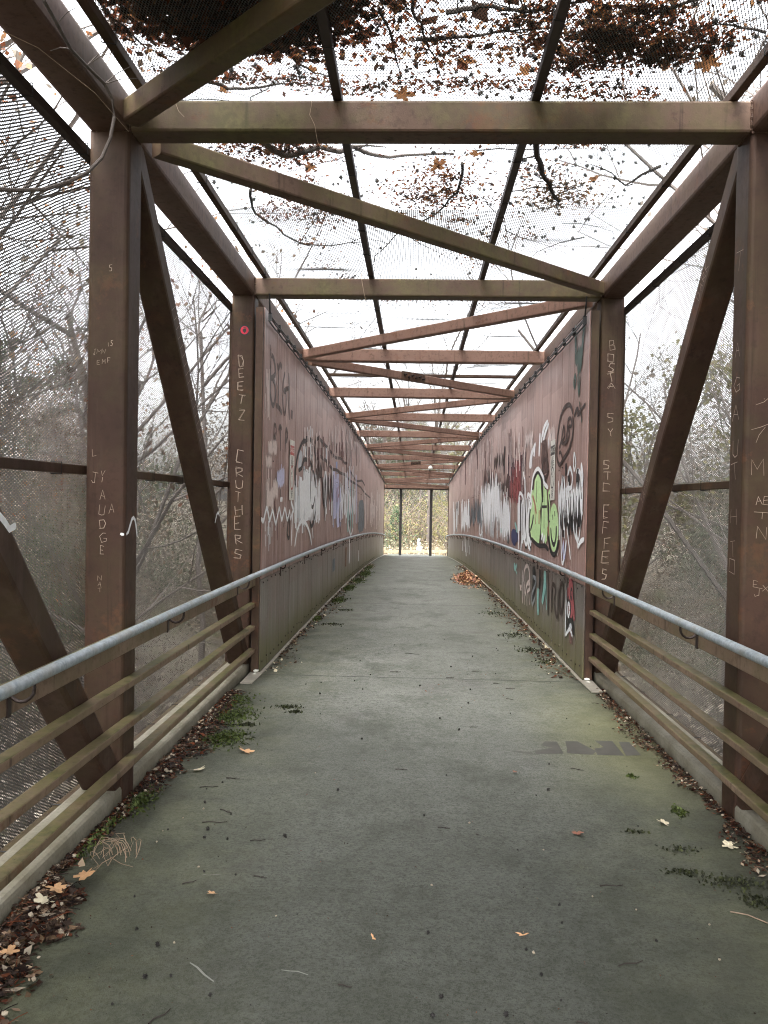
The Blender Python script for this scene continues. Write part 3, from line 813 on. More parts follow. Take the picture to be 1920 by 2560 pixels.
# brush: twiggy undergrowth
def brush(name, n, box, hgt, leafmat, lbl, seed, lr=.5, ls=.05, dens=3, tw=.006):
    rnd = random.Random(seed); mb = MB()
    for _ in range(n):
        x = rnd.uniform(box[0], box[1]); y = rnd.uniform(box[2], box[3]); z = float(ground_z(np.array(x), np.array(y)))
        d = Vector((rnd.gauss(0, .5), rnd.gauss(0, .5), 1)).normalized(); ln = hgt*rnd.uniform(.4, 1.2)
        p = Vector((x, y, z)); m = p+d*ln*.5; e = m+(d+Vector((rnd.gauss(0, .5), rnd.gauss(0, .5), -.3))).normalized()*ln*.5
        mb.cur = 0; mb.tube([p, m, e], tw, 3, tw*.3)
        mb.cur = 1
        for _ in range(dens):
            if rnd.random() > lr: continue
            q = p.lerp(m, rnd.random()) if rnd.random() < .5 else m.lerp(e, rnd.random())
            q = q+Vector((rnd.gauss(0, .08), rnd.gauss(0, .08), rnd.gauss(0, .08)))
            a = Vector((rnd.gauss(0, 1), rnd.gauss(0, 1), rnd.gauss(0, 1))).normalized(); b = a.orthogonal().normalized(); sz = ls*rnd.uniform(.6, 1.5)
            mb.quad(q-a*sz, q-b*sz*.7, q+a*sz, q+b*sz*.7)
    o = mb.make(name, [M['twig_pale'] if seed % 2 else M['bark'], leafmat]); return tag(o, lbl, 'undergrowth', kind='stuff')
brush('undergrowth', 2200, (-5, 6, 50, 60), 1.5, M['leaf_pale'], 'yellowish twiggy undergrowth behind the far wooden fence', 1, .8, .05, 6)
brush('undergrowth', 500, (-5, 0.0, 56, 64), 2.3, M['leaf_green'], 'dark green tangle left of centre beyond the far exit', 2, .9, .06, 9)
brush('undergrowth', 3000, (-14, -3.2, 2, 24), 3.2, M['leaf_grey'], 'brown thicket outside the left side of the bridge', 4, .8, .07, 9, .01)
brush('undergrowth', 3000, (3.6, 14, 3, 24), 3.2, M['leaf_grey'], 'brown thicket outside the right side of the bridge', 6, .8, .07, 9, .01)

# leafy thickets filling the view at deck height on both sides
def thicket(name, lbl, s, n, seed):
    g = np.random.default_rng(seed); cl = 620
    cx = s*(7.5+g.random(cl)**1.3*15); cy = g.uniform(-6, 44, cl); cz = -5+g.random(cl)**.75*(6.6+3.6*g.random(cl)); rr = g.uniform(.5, 1.5, cl); mt = g.integers(0, 4, cl)
    i = g.integers(0, cl, n); C = np.stack([cx[i], cy[i], cz[i]], -1)+g.normal(0, 1, (n, 3))*rr[i][:, None]*np.array([.8, .8, .6])
    a = g.normal(0, 1, (n, 3)); a /= np.linalg.norm(a, axis=1)[:, None]; b = np.cross(a, g.normal(0, 1, (n, 3))); b /= np.linalg.norm(b, axis=1)[:, None]
    sz = g.uniform(.025, .07, n)[:, None]
    V = np.stack([C-a*sz, C-b*sz*.6, C+a*sz, C+b*sz*.6], 1).reshape(-1, 3); F = np.arange(4*n).reshape(-1, 4)
    return tag(nobj(name, V, F, [M['leaf_grey'], M['leaf_green'], M['leaf_grey'], M['leaf_brown']], mi=mt[i]), lbl, 'thicket', kind='stuff')
thicket('foliage', 'brown and olive autumn foliage beyond the left screens', -1, 330000, 3)
thicket('foliage', 'brown and olive autumn foliage beyond the right screens', 1, 330000, 4)

brush('undergrowth', 1500, (-5, 6, 58, 74), 5.5, M['leaf_yellow'], 'tall yellow brush filling the view beyond the far exit', 7, .85, .06, 8, .009)
brush('undergrowth', 2000, (-5, 6, 60, 80), 6.5, M['leaf_green'], 'tall olive green brush filling the view beyond the far exit', 8, .85, .07, 8, .012)
# wooden rail fence beyond the exit
fx = [-3.6, -1.7, -.15, 1.35, 3.2]
ft = thing('wooden_fence', (0, 49, -2.2), 'weathered two rail wooden fence across the view beyond the far exit', 'fence')
fy = [49.0, 49.2, 49.3, 48.9, 48.2]
tops = [-1.38, -1.36, -1.33, -1.28, -1.2]
for i, x in enumerate(fx):
    mb = MB(); mb.box(x-.07, x+.07, fy[i]-.07, fy[i]+.07, -3.0, tops[i]+.1); mb.make('post', M['wood'], ft)
for i in range(4):
    for dz in (-.12, -.55):
        mb = MB(); mb.sweep([(-.03, -.07), (.03, -.07), (.03, .07), (-.03, .07)], [(fx[i]+.05, fy[i]-.09, tops[i]+dz), (fx[i+1]+.05, fy[i+1]-.09, tops[i+1]+dz)]); mb.make('rail', M['wood'], ft)
mb = MB(); r_ = random.Random(4)
mb.ico((.32, 53, -1.2), .15, r_, 1.3); mb.ico((.31, 53, -1.0), .1, r_, 1.4); mb.ico((.32, 53, -1.6), .22, r_, 1.6)
tag(mb.make('boulder', M['stone'], loc=(.28, 53, -2.4)), 'pale grey upright stone behind the far wooden fence', 'boulder')
MARKS = [
(-1,0,'faded',0.07,[(8.009,3.057),(8.017,3.012),(8.028,2.946),(8.035,2.877),(8.035,2.81),(8.03,2.74),(8.028,2.681),(8.024,2.643),(8.022,2.617),(8.037,2.59),(8.08,2.553),(8.139,2.516),(8.199,2.501),(8.257,2.525),(8.314,2.572),(8.349,2.62),(8.348,2.66),(8.324,2.699),(8.29,2.729),(8.243,2.743),(8.187,2.748),(8.145,2.75)]),
(-1,0,'faded',0.07,[(8.028,2.958),(8.056,2.964),(8.097,2.971),(8.14,2.972),(8.182,2.962),(8.225,2.946),(8.262,2.925),(8.294,2.899),(8.319,2.869),(8.322,2.84),(8.288,2.816),(8.23,2.794),(8.174,2.775),(8.128,2.762),(8.084,2.752),(8.053,2.746)]),
(-1,0,'faded',0.09,[(8.433,2.954),(8.444,2.938),(8.462,2.918),(8.488,2.909),(8.527,2.926),(8.574,2.955),(8.619,2.974),(8.656,2.97),(8.688,2.956),(8.711,2.945)]),
(-1,0,'faded',0.047,[(8.505,2.912),(8.509,2.855),(8.514,2.773),(8.519,2.696),(8.521,2.634),(8.523,2.579),(8.524,2.539)]),
(-1,0,'faded',0.06,[(8.374,2.527),(8.413,2.528),(8.469,2.53),(8.525,2.529),(8.573,2.525),(8.62,2.519),(8.665,2.512),(8.707,2.504),(8.746,2.496),(8.774,2.49)]),
(-1,0,'faded',0.051,[(8.93,2.946),(8.897,2.915),(8.851,2.87),(8.813,2.821),(8.794,2.774),(8.784,2.725),(8.784,2.677),(8.794,2.632),(8.813,2.59),(8.84,2.554),(8.876,2.526),(8.918,2.507),(8.957,2.505),(8.987,2.531),(9.013,2.576),(9.028,2.622),(9.031,2.663),(9.022,2.705),(9.001,2.734),(8.952,2.74),(8.89,2.734),(8.859,2.732),(8.883,2.742),(8.938,2.756),(9.005,2.772),(9.083,2.788),(9.171,2.806),(9.235,2.818)]),
(-1,0,'faded',0.06,[(9.186,2.976),(9.201,2.929),(9.222,2.862),(9.237,2.794),(9.239,2.734),(9.236,2.674),(9.236,2.617),(9.246,2.562),(9.26,2.511),(9.271,2.474)]),
(-1,0,'faded',0.2,[(9.463,2.603),(9.453,2.505)]),
(-1,0,'faded',0.05,[(8.285,2.336),(8.284,2.31),(8.283,2.274),(8.281,2.24),(8.28,2.216),(8.278,2.195),(8.277,2.181)]),
(-1,0,'faded',0.045,[(8.285,2.336),(8.32,2.332),(8.368,2.326),(8.404,2.315),(8.415,2.296),(8.413,2.272),(8.4,2.25),(8.366,2.236),(8.322,2.225),(8.296,2.215),(8.31,2.207),(8.344,2.201),(8.373,2.194),(8.384,2.185),(8.389,2.176),(8.392,2.169)]),
(-1,0,'faded',0.05,[(8.652,2.361),(8.662,2.324),(8.676,2.271),(8.687,2.219),(8.69,2.173),(8.689,2.129),(8.688,2.097)]),
(-1,0,'faded',0.05,[(8.564,2.298),(8.584,2.314),(8.612,2.335),(8.646,2.349),(8.686,2.346),(8.73,2.336),(8.762,2.327)]),
(-1,0,'faded',0.052,[(9.055,2.365),(9.046,2.335),(9.032,2.293),(9.021,2.246),(9.014,2.195),(9.009,2.141),(9.006,2.101)]),
(-1,0,'faded',0.053,[(9.055,2.365),(9.09,2.353),(9.137,2.336),(9.169,2.317),(9.172,2.297),(9.158,2.275),(9.136,2.255),(9.103,2.238),(9.062,2.223),(9.032,2.212)]),
(-1,0,'pink',0.042,[(7.981,2.144),(7.987,2.11),(7.996,2.063),(8.003,2.038),(8.004,2.062),(8.003,2.108),(8.006,2.133),(8.019,2.106),(8.038,2.057),(8.052,2.031),(8.056,2.063),(8.055,2.119),(8.058,2.15),(8.069,2.12),(8.083,2.064),(8.094,2.032),(8.098,2.056),(8.099,2.105),(8.099,2.143)]),
(-1,0,'pink',0.043,[(8.087,2.153),(8.096,2.111),(8.108,2.055),(8.118,2.026),(8.122,2.06),(8.125,2.122),(8.128,2.158),(8.134,2.128),(8.142,2.069),(8.15,2.036),(8.158,2.067),(8.167,2.125),(8.175,2.157),(8.181,2.125),(8.187,2.066),(8.192,2.034),(8.198,2.064),(8.203,2.122),(8.207,2.167)]),
(-1,0,'pink',0.044,[(8.194,2.165),(8.196,2.128),(8.199,2.077),(8.204,2.051),(8.211,2.079),(8.22,2.133),(8.23,2.165),(8.241,2.142),(8.252,2.096),(8.261,2.069),(8.264,2.091),(8.265,2.134),(8.268,2.158),(8.277,2.132),(8.289,2.086),(8.302,2.061),(8.315,2.086),(8.329,2.133),(8.339,2.17)]),
(-1,0,'pink',0.045,[(8.294,2.177),(8.299,2.133),(8.307,2.075),(8.317,2.044),(8.329,2.077),(8.342,2.14),(8.354,2.175),(8.363,2.141),(8.37,2.077),(8.376,2.041),(8.377,2.075),(8.376,2.138),(8.379,2.174),(8.39,2.14),(8.404,2.076),(8.419,2.041),(8.432,2.072),(8.446,2.133),(8.455,2.181)]),
(-1,0,'pink',0.04,[(7.846,2),(7.86,1.971),(7.879,1.932),(7.894,1.912),(7.896,1.934),(7.892,1.974),(7.894,1.997),(7.908,1.974),(7.927,1.931),(7.942,1.908),(7.948,1.932),(7.95,1.976),(7.951,2.011)]),
(-1,0,'pink',0.041,[(7.951,2.005),(7.957,1.972),(7.965,1.927),(7.975,1.904),(7.985,1.932),(7.996,1.983),(8.006,2.012),(8.015,1.986),(8.023,1.937),(8.032,1.909),(8.042,1.932),(8.051,1.978),(8.058,2.014)]),
(-1,0,'pink',0.042,[(8.047,1.993),(8.055,1.963),(8.067,1.924),(8.078,1.904),(8.084,1.929),(8.089,1.976),(8.097,2.002),(8.109,1.979),(8.124,1.935),(8.137,1.911),(8.146,1.933),(8.152,1.976),(8.157,2.009)]),
(-1,0,'pink',0.04,[(7.868,1.771),(7.895,1.503)]),
(-1,0,'pink',0.041,[(7.955,1.785),(7.98,1.59)]),
(-1,0,'pink',0.041,[(8.008,1.88),(8.044,1.506)]),
(-1,0,'pink',0.041,[(7.927,1.757),(7.948,1.605)]),
(-1,0,'pink',0.041,[(7.93,1.731),(7.944,1.464)]),
(-1,0,'pink',0.04,[(7.869,1.916),(7.898,1.679)]),
(-1,0,'pink',0.041,[(7.984,1.939),(8.004,1.626)]),
(-1,0,'pink',0.042,[(8.078,1.8),(8.092,1.681)]),
(-1,0,'pink',0.043,[(8.157,1.884),(8.196,1.497)]),
(-1,0,'pink',0.041,[(7.95,2.607),(7.959,2.425)]),
(-1,0,'pink',0.04,[(7.879,2.769),(7.911,2.459)]),
(-1,0,'pink',0.039,[(7.805,2.796),(7.82,2.635)]),
(-1,0,'pink',0.04,[(7.846,2.764),(7.87,2.505)]),
(-1,0,'pink',0.041,[(7.972,2.819),(8.015,2.344)]),
(-1,0,'pink',0.04,[(7.885,2.682),(7.917,2.354)]),
(-1,0,'pink',0.04,[(7.884,2.739),(7.906,2.417)]),
(-1,0,'pink',0.04,[(7.924,2.708),(7.937,2.475)]),
(-1,0,'pink',0.04,[(7.9,2.724),(7.937,2.369)]),
(-1,0,'pink',0.041,[(7.935,2.667),(7.964,2.366)]),
(-1,0,'pink',0.04,[(7.909,2.651),(7.92,2.464)]),
(-1,0,'pink',0.04,[(7.897,2.77),(7.907,2.652)]),
(-1,0,'pink',0.04,[(7.877,2.804),(7.916,2.417)]),
(-1,0,'pink',0.039,[(7.777,2.567),(7.801,2.383)]),
(-1,0,'lilac',0.047,[(8.515,1.879),(8.525,1.827),(8.538,1.756),(8.548,1.72),(8.549,1.762),(8.545,1.839),(8.548,1.884),(8.563,1.848),(8.584,1.778),(8.599,1.736),(8.599,1.769),(8.593,1.832),(8.592,1.867),(8.602,1.829),(8.616,1.759),(8.627,1.722),(8.63,1.757),(8.629,1.826),(8.628,1.879)]),
(-1,0,'lilac',0.048,[(8.598,1.894),(8.608,1.844),(8.621,1.777),(8.63,1.741),(8.629,1.775),(8.625,1.841),(8.626,1.879),(8.64,1.844),(8.661,1.779),(8.675,1.745),(8.674,1.787),(8.667,1.862),(8.666,1.902),(8.679,1.856),(8.697,1.774),(8.71,1.728),(8.71,1.765),(8.705,1.841),(8.7,1.9)]),
(-1,0,'lilac',0.049,[(8.688,1.903),(8.698,1.847),(8.712,1.771),(8.722,1.732),(8.724,1.775),(8.722,1.856),(8.724,1.901),(8.736,1.857),(8.752,1.775),(8.762,1.731),(8.759,1.781),(8.75,1.871),(8.747,1.923),(8.759,1.88),(8.777,1.796),(8.79,1.748),(8.792,1.784),(8.79,1.858),(8.787,1.915)]),
(-1,0,'lilac',0.05,[(8.755,1.893),(8.767,1.845),(8.783,1.781),(8.796,1.747),(8.798,1.781),(8.797,1.847),(8.798,1.885),(8.807,1.852),(8.82,1.79),(8.829,1.755),(8.83,1.791),(8.828,1.856),(8.829,1.892),(8.839,1.855),(8.852,1.787),(8.864,1.748),(8.872,1.777),(8.877,1.838),(8.881,1.885)]),
(-1,0,'lilac',0.051,[(8.838,1.928),(8.851,1.872),(8.868,1.798),(8.882,1.758),(8.885,1.797),(8.884,1.873),(8.885,1.917),(8.894,1.879),(8.907,1.807),(8.915,1.768),(8.913,1.811),(8.906,1.888),(8.906,1.931),(8.919,1.888),(8.939,1.807),(8.954,1.761),(8.958,1.795),(8.957,1.866),(8.955,1.921)]),
(-1,0,'black',0.04,[(8.425,1.816),(8.443,1.803),(8.469,1.785),(8.496,1.768),(8.522,1.754),(8.549,1.741),(8.568,1.732)]),
(-1,0,'black',0.04,[(8.745,1.703),(8.773,1.597)]),
(-1,0,'white',0.05,[(8.72,1.596),(8.749,1.598),(8.79,1.6),(8.827,1.602),(8.851,1.602),(8.869,1.601),(8.882,1.6)]),
(-1,0,'lilac',0.05,[(8.772,1.968),(8.778,1.906)]),
(-1,0,'pink',0.041,[(7.944,1.663),(7.951,1.616),(7.961,1.554),(7.967,1.521),(7.965,1.558),(7.96,1.628),(7.959,1.665),(7.967,1.623),(7.979,1.547),(7.988,1.504),(7.989,1.544),(7.987,1.619),(7.989,1.663),(8,1.63),(8.015,1.564),(8.026,1.525),(8.029,1.549),(8.027,1.601),(8.026,1.642)]),
(-1,0,'pink',0.042,[(8.015,1.678),(8.024,1.629),(8.036,1.563),(8.045,1.529),(8.046,1.569),(8.044,1.642),(8.045,1.684),(8.052,1.647),(8.061,1.577),(8.069,1.537),(8.074,1.572),(8.078,1.639),(8.082,1.677),(8.087,1.64),(8.091,1.572),(8.095,1.533),(8.096,1.564),(8.096,1.626),(8.096,1.675)]),
(-1,0,'pink',0.043,[(8.111,1.671),(8.116,1.623),(8.123,1.559),(8.128,1.527),(8.129,1.568),(8.129,1.643),(8.131,1.685),(8.138,1.646),(8.147,1.571),(8.155,1.529),(8.158,1.567),(8.16,1.639),(8.164,1.68),(8.172,1.645),(8.181,1.577),(8.189,1.538),(8.193,1.568),(8.196,1.629),(8.197,1.676)]),
(-1,0,'pink',0.044,[(8.19,1.694),(8.197,1.632),(8.206,1.549),(8.213,1.507),(8.215,1.56),(8.214,1.657),(8.216,1.709),(8.225,1.651),(8.236,1.545),(8.245,1.486),(8.246,1.543),(8.245,1.649),(8.247,1.71),(8.258,1.658),(8.273,1.557),(8.284,1.498),(8.286,1.538),(8.284,1.623),(8.282,1.689)]),
(-1,0,'pink',0.045,[(8.271,1.788),(8.28,1.727),(8.293,1.645),(8.304,1.601),(8.309,1.644),(8.312,1.727),(8.318,1.773),(8.33,1.728),(8.345,1.644),(8.355,1.596),(8.355,1.632),(8.35,1.705),(8.346,1.763)]),
(-1,0,'pink',0.045,[(8.359,1.793),(8.367,1.741),(8.379,1.67),(8.388,1.633),(8.391,1.673),(8.391,1.747),(8.395,1.788),(8.409,1.743),(8.428,1.662),(8.441,1.619),(8.441,1.664),(8.434,1.748),(8.429,1.814)]),
(-1,0,'pink',0.046,[(8.445,1.781),(8.452,1.725),(8.463,1.65),(8.471,1.611),(8.472,1.653),(8.472,1.733),(8.476,1.778),(8.491,1.735),(8.512,1.654),(8.528,1.609),(8.535,1.645),(8.537,1.719),(8.538,1.776)]),
(-1,0,'maroon',0.045,[(8.311,1.647),(8.336,1.613),(8.371,1.566),(8.403,1.523),(8.426,1.495),(8.445,1.473),(8.459,1.458)]),
(-1,0,'maroon',0.047,[(8.493,1.447),(8.517,1.406),(8.55,1.347),(8.576,1.292),(8.583,1.248),(8.582,1.21),(8.58,1.182)]),
(-1,0,'white',0.048,[(7.651,1.416),(7.68,1.407),(7.722,1.396),(7.763,1.394),(7.796,1.411),(7.827,1.438),(7.856,1.464),(7.881,1.485),(7.905,1.505),(7.93,1.513),(7.958,1.504),(7.988,1.484),(8.018,1.462),(8.045,1.437),(8.071,1.409),(8.099,1.394),(8.128,1.402),(8.157,1.423),(8.187,1.444),(8.213,1.463),(8.239,1.481),(8.268,1.486),(8.3,1.469),(8.335,1.439),(8.371,1.41),(8.406,1.385),(8.44,1.362),(8.476,1.355),(8.51,1.375),(8.544,1.412),(8.578,1.446),(8.611,1.473),(8.643,1.497),(8.676,1.507),(8.708,1.492),(8.74,1.461),(8.772,1.433),(8.8,1.412),(8.826,1.393),(8.855,1.387),(8.886,1.402),(8.919,1.429),(8.952,1.455),(8.981,1.477),(9.009,1.497),(9.04,1.505),(9.074,1.492),(9.109,1.467),(9.143,1.441),(9.172,1.418),(9.198,1.396),(9.227,1.384),(9.258,1.391),(9.291,1.408),(9.322,1.427),(9.349,1.447),(9.374,1.468),(9.399,1.475),(9.421,1.452),(9.442,1.413),(9.47,1.39),(9.505,1.4),(9.546,1.426),(9.59,1.45),(9.638,1.465),(9.688,1.478),(9.724,1.487)]),
(-1,0,'white',0.04,[(7.866,1.387),(7.868,1.295)]),
(-1,0,'white',0.043,[(8.131,1.327),(8.151,1.165)]),
(-1,0,'white',0.044,[(8.237,1.383),(8.249,1.232)]),
(-1,0,'white',0.041,[(7.969,1.337),(7.98,1.244)]),
(-1,0,'white',0.04,[(7.897,1.265),(7.909,1.153)]),
(-1,0,'white',0.044,[(8.252,1.352),(8.249,1.285)]),
(-1,0,'white',0.042,[(8.069,1.361),(8.081,1.128)]),
(-1,0,'white',0.042,[(8.039,1.391),(8.045,1.257)]),
(-1,0,'white',0.043,[(8.123,1.262),(8.129,1.161)]),
(-1,0,'white',0.042,[(8.069,1.388),(8.08,1.098)]),
(-1,0,'white',0.046,[(8.502,1.354),(8.459,1.284)]),
(-1,0,'white',0.059,[(9.49,1.59),(9.511,1.578),(9.541,1.561),(9.579,1.542),(9.628,1.522),(9.683,1.502),(9.724,1.487)]),
(-1,0,'white',0.059,[(9.654,1.45),(9.64,1.423),(9.621,1.382),(9.603,1.326),(9.588,1.245),(9.575,1.151),(9.566,1.082)]),
(-1,0,'black',0.045,[(9.224,1.416),(9.249,1.412),(9.283,1.406),(9.306,1.392),(9.304,1.367),(9.29,1.335),(9.275,1.303),(9.26,1.276),(9.244,1.25),(9.244,1.227),(9.27,1.205),(9.31,1.186),(9.349,1.176),(9.381,1.176),(9.41,1.185),(9.427,1.208),(9.425,1.256),(9.411,1.317),(9.39,1.367),(9.362,1.39),(9.329,1.399),(9.305,1.404)]),
(-1,0,'maroon',0.053,[(9.053,1.378),(9.069,1.337)]),
(-1,0,'maroon',0.052,[(8.955,1.351),(8.967,1.305)]),
(-1,0,'grey',0.35,[(10.277,2.204),(10.254,2.162),(10.222,2.103),(10.191,2.05),(10.167,2.016),(10.147,1.991),(10.132,1.973)]),
(-1,0,'white',0.38,[(10.245,1.885),(10.26,1.825),(10.282,1.739),(10.309,1.642),(10.345,1.533),(10.387,1.416),(10.417,1.331)]),
(-1,0,'white',0.38,[(10.857,2.007),(10.841,1.946),(10.819,1.858),(10.812,1.749),(10.835,1.611),(10.873,1.457),(10.902,1.343)]),
(-1,0,'grey',0.228,[(10.587,2.033),(10.568,1.888)]),
(-1,0,'white',0.266,[(11.172,2.062),(11.15,2.021),(11.122,1.957),(11.116,1.857),(11.155,1.693),(11.218,1.496),(11.265,1.349)]),
(-1,0,'grey',0.255,[(10.648,1.751),(10.653,1.605)]),
(-1,0,'grey',0.132,[(9.819,1.899),(9.875,1.356)]),
(-1,0,'grey',0.249,[(10.305,1.692),(10.332,1.539)]),
(-1,0,'grey',0.218,[(10.655,1.919),(10.725,1.483)]),
(-1,0,'grey',0.101,[(10.123,1.703),(10.171,1.301)]),
(-1,0,'grey',0.187,[(10.605,1.925),(10.684,1.272)]),
(-1,0,'grey',0.135,[(10.059,1.658),(10.074,1.393)]),
(-1,0,'grey',0.172,[(10.624,1.659),(10.653,1.344)]),
(-1,0,'grey',0.202,[(10.182,1.898),(10.272,1.291)]),
(-1,0,'grey',0.126,[(9.96,1.704),(10,1.335)]),
(-1,0,'grey',0.151,[(9.81,1.769),(9.858,1.5)]),
(-1,0,'grey',0.142,[(10.709,1.606),(10.721,1.433)]),
(-1,0,'white',0.081,[(9.757,1.878),(9.811,1.431)]),
(-1,0,'white',0.08,[(10.102,1.834),(10.191,1.21)]),
(-1,0,'white',0.234,[(10.259,1.694),(10.299,1.493)]),
(-1,0,'white',0.103,[(9.941,1.756),(9.999,1.343)]),
(-1,0,'white',0.239,[(10.359,1.827),(10.415,1.344)]),
(-1,0,'white',0.138,[(10.32,1.706),(10.355,1.381)]),
(-1,0,'white',0.195,[(10.512,1.675),(10.538,1.496)]),
(-1,0,'white',0.227,[(10.242,1.885),(10.303,1.384)]),
(-1,0,'white',0.167,[(10.673,1.735),(10.702,1.574)]),
(-1,0,'white',0.125,[(9.854,1.577),(9.876,1.273)]),
(-1,0,'white',0.1,[(9.786,1.609),(9.817,1.334)]),
(-1,0,'white',0.149,[(10.486,1.809),(10.57,1.291)]),
(-1,0,'white',0.254,[(10.411,1.827),(10.449,1.442)]),
(-1,0,'white',0.163,[(10.441,1.603),(10.503,1.196)]),
(-1,0,'white',0.186,[(10.346,1.64),(10.365,1.468)]),
(-1,0,'white',0.156,[(10.537,1.779),(10.573,1.608)]),
(-1,0,'white',0.239,[(10.613,1.734),(10.653,1.549)]),
(-1,0,'white',0.07,[(10.024,1.755),(10.064,1.489)]),
(-1,0,'white',0.073,[(9.89,1.894),(9.974,1.251)]),
(-1,0,'white',0.158,[(10.528,1.857),(10.58,1.511)]),
(-1,0,'white',0.204,[(10.717,1.67),(10.753,1.348)]),
(-1,0,'white',0.227,[(10.427,1.846),(10.45,1.57)]),
(-1,0,'white',0.129,[(10.732,1.678),(10.764,1.458)]),
(-1,0,'white',0.128,[(9.884,1.745),(9.924,1.362)]),
(-1,0,'white',0.206,[(11.592,1.724),(11.634,1.54)]),
(-1,0,'white',0.163,[(11.29,1.677),(11.304,1.514)]),
(-1,0,'white',0.226,[(11.434,1.881),(11.487,1.641)]),
(-1,0,'white',0.249,[(12.28,1.811),(12.296,1.56)]),
(-1,0,'white',0.176,[(10.831,1.715),(10.873,1.505)]),
(-1,0,'white',0.302,[(10.895,1.908),(10.93,1.7)]),
(-1,0,'white',0.17,[(10.976,1.968),(11.065,1.35)]),
(-1,0,'white',0.22,[(11.828,1.813),(11.862,1.484)]),
(-1,0,'white',0.193,[(11.73,1.972),(11.778,1.57)]),
(-1,0,'white',0.26,[(12.189,1.832),(12.219,1.422)]),
(-1,0,'white',0.239,[(12.008,1.71),(12.079,1.354)]),
(-1,0,'white',0.207,[(12.273,1.946),(12.279,1.708)]),
(-1,0,'white',0.217,[(11.058,1.968),(11.053,1.824)]),
(-1,0,'white',0.157,[(11.485,1.709),(11.542,1.37)]),
(-1,0,'white',0.242,[(11.022,1.715),(11.06,1.399)]),
(-1,0,'white',0.184,[(12.338,1.975),(12.407,1.334)]),
(-1,0,'white',0.18,[(11.027,1.981),(11.107,1.392)]),
(-1,0,'white',0.243,[(11.131,1.874),(11.183,1.391)]),
(-1,0,'white',0.268,[(11.902,1.982),(11.946,1.811)]),
(-1,0,'white',0.308,[(11.967,1.776),(12.037,1.308)]),
(-1,0,'white',0.095,[(10.541,1.967),(10.565,1.786),(10.598,1.544),(10.624,1.42),(10.625,1.568),(10.616,1.841),(10.629,1.991),(10.687,1.835),(10.766,1.549),(10.822,1.387),(10.821,1.534),(10.795,1.812),(10.789,1.969),(10.834,1.82),(10.899,1.541),(10.947,1.385),(10.952,1.515),(10.936,1.776),(10.923,1.979)]),
(-1,0,'white',0.095,[(10.869,1.834),(10.913,1.686),(10.973,1.487),(11.023,1.384),(11.042,1.502),(11.048,1.721),(11.064,1.845),(11.104,1.731),(11.154,1.516),(11.188,1.393),(11.185,1.504),(11.165,1.712),(11.163,1.826),(11.198,1.7),(11.25,1.472),(11.298,1.349),(11.332,1.466),(11.36,1.693),(11.38,1.869)]),
(-1,0,'white',0.095,[(11.292,2.013),(11.321,1.78),(11.362,1.468),(11.397,1.304),(11.414,1.479),(11.424,1.81),(11.443,2),(11.483,1.834),(11.531,1.517),(11.563,1.343),(11.555,1.524),(11.528,1.857),(11.525,2.047),(11.571,1.883),(11.639,1.566),(11.697,1.384),(11.726,1.517),(11.741,1.792),(11.751,2.006)]),
(-1,0,'white',0.086,[(11.326,1.783),(11.378,1.665),(11.449,1.507),(11.507,1.427),(11.526,1.526),(11.529,1.707),(11.545,1.809),(11.592,1.715),(11.652,1.537),(11.696,1.439),(11.705,1.525),(11.697,1.696),(11.689,1.828)]),
(-1,0,'white',0.09,[(11.611,1.842),(11.666,1.662),(11.742,1.422),(11.799,1.297),(11.806,1.437),(11.793,1.698),(11.802,1.85),(11.861,1.727),(11.942,1.488),(12.004,1.352),(12.022,1.458),(12.019,1.674),(12.015,1.842)]),
(-1,0,'white',0.096,[(11.955,1.802),(11.995,1.657),(12.051,1.461),(12.101,1.355),(12.127,1.455),(12.145,1.65),(12.176,1.759),(12.233,1.651),(12.303,1.451),(12.361,1.339),(12.392,1.432),(12.41,1.619),(12.421,1.765)]),
(-1,0,'white',0.095,[(10.485,2.276),(10.494,2.237),(10.508,2.184),(10.524,2.158),(10.541,2.192),(10.56,2.254),(10.582,2.289),(10.608,2.256),(10.637,2.194),(10.663,2.158),(10.683,2.185),(10.699,2.241),(10.71,2.284)]),
(-1,0,'white',0.095,[(10.697,2.301),(10.71,2.255),(10.729,2.193),(10.75,2.161),(10.773,2.2),(10.799,2.271),(10.822,2.31),(10.839,2.269),(10.854,2.194),(10.87,2.154),(10.892,2.196),(10.915,2.275),(10.932,2.337)]),
(-1,0,'white',0.095,[(10.886,2.326),(10.909,2.27),(10.942,2.196),(10.972,2.159),(10.993,2.208),(11.011,2.295),(11.03,2.346),(11.05,2.303),(11.071,2.221),(11.095,2.175),(11.126,2.215),(11.161,2.293),(11.186,2.354)]),
(-1,0,'white',0.095,[(11.125,2.366),(11.158,2.297),(11.205,2.205),(11.242,2.157),(11.254,2.208),(11.255,2.306),(11.267,2.361),(11.304,2.312),(11.35,2.218),(11.386,2.165),(11.396,2.208),(11.393,2.295),(11.39,2.363)]),
(-1,0,'black',0.059,[(10.605,2.329),(10.624,2.264),(10.65,2.176),(10.675,2.13),(10.692,2.177),(10.706,2.268),(10.723,2.32),(10.746,2.276),(10.772,2.191),(10.795,2.144),(10.811,2.184),(10.824,2.263),(10.833,2.324)]),
(-1,0,'black',0.062,[(10.856,2.331),(10.882,2.269),(10.918,2.185),(10.947,2.144),(10.954,2.198),(10.954,2.296),(10.964,2.353),(10.999,2.307),(11.046,2.217),(11.082,2.167),(11.094,2.212),(11.094,2.3),(11.093,2.368)]),
(-1,0,'black',0.065,[(11.087,2.34),(11.112,2.296),(11.148,2.236),(11.179,2.205),(11.194,2.239),(11.203,2.303),(11.22,2.338),(11.255,2.302),(11.298,2.235),(11.334,2.199),(11.356,2.232),(11.37,2.296),(11.379,2.346)]),
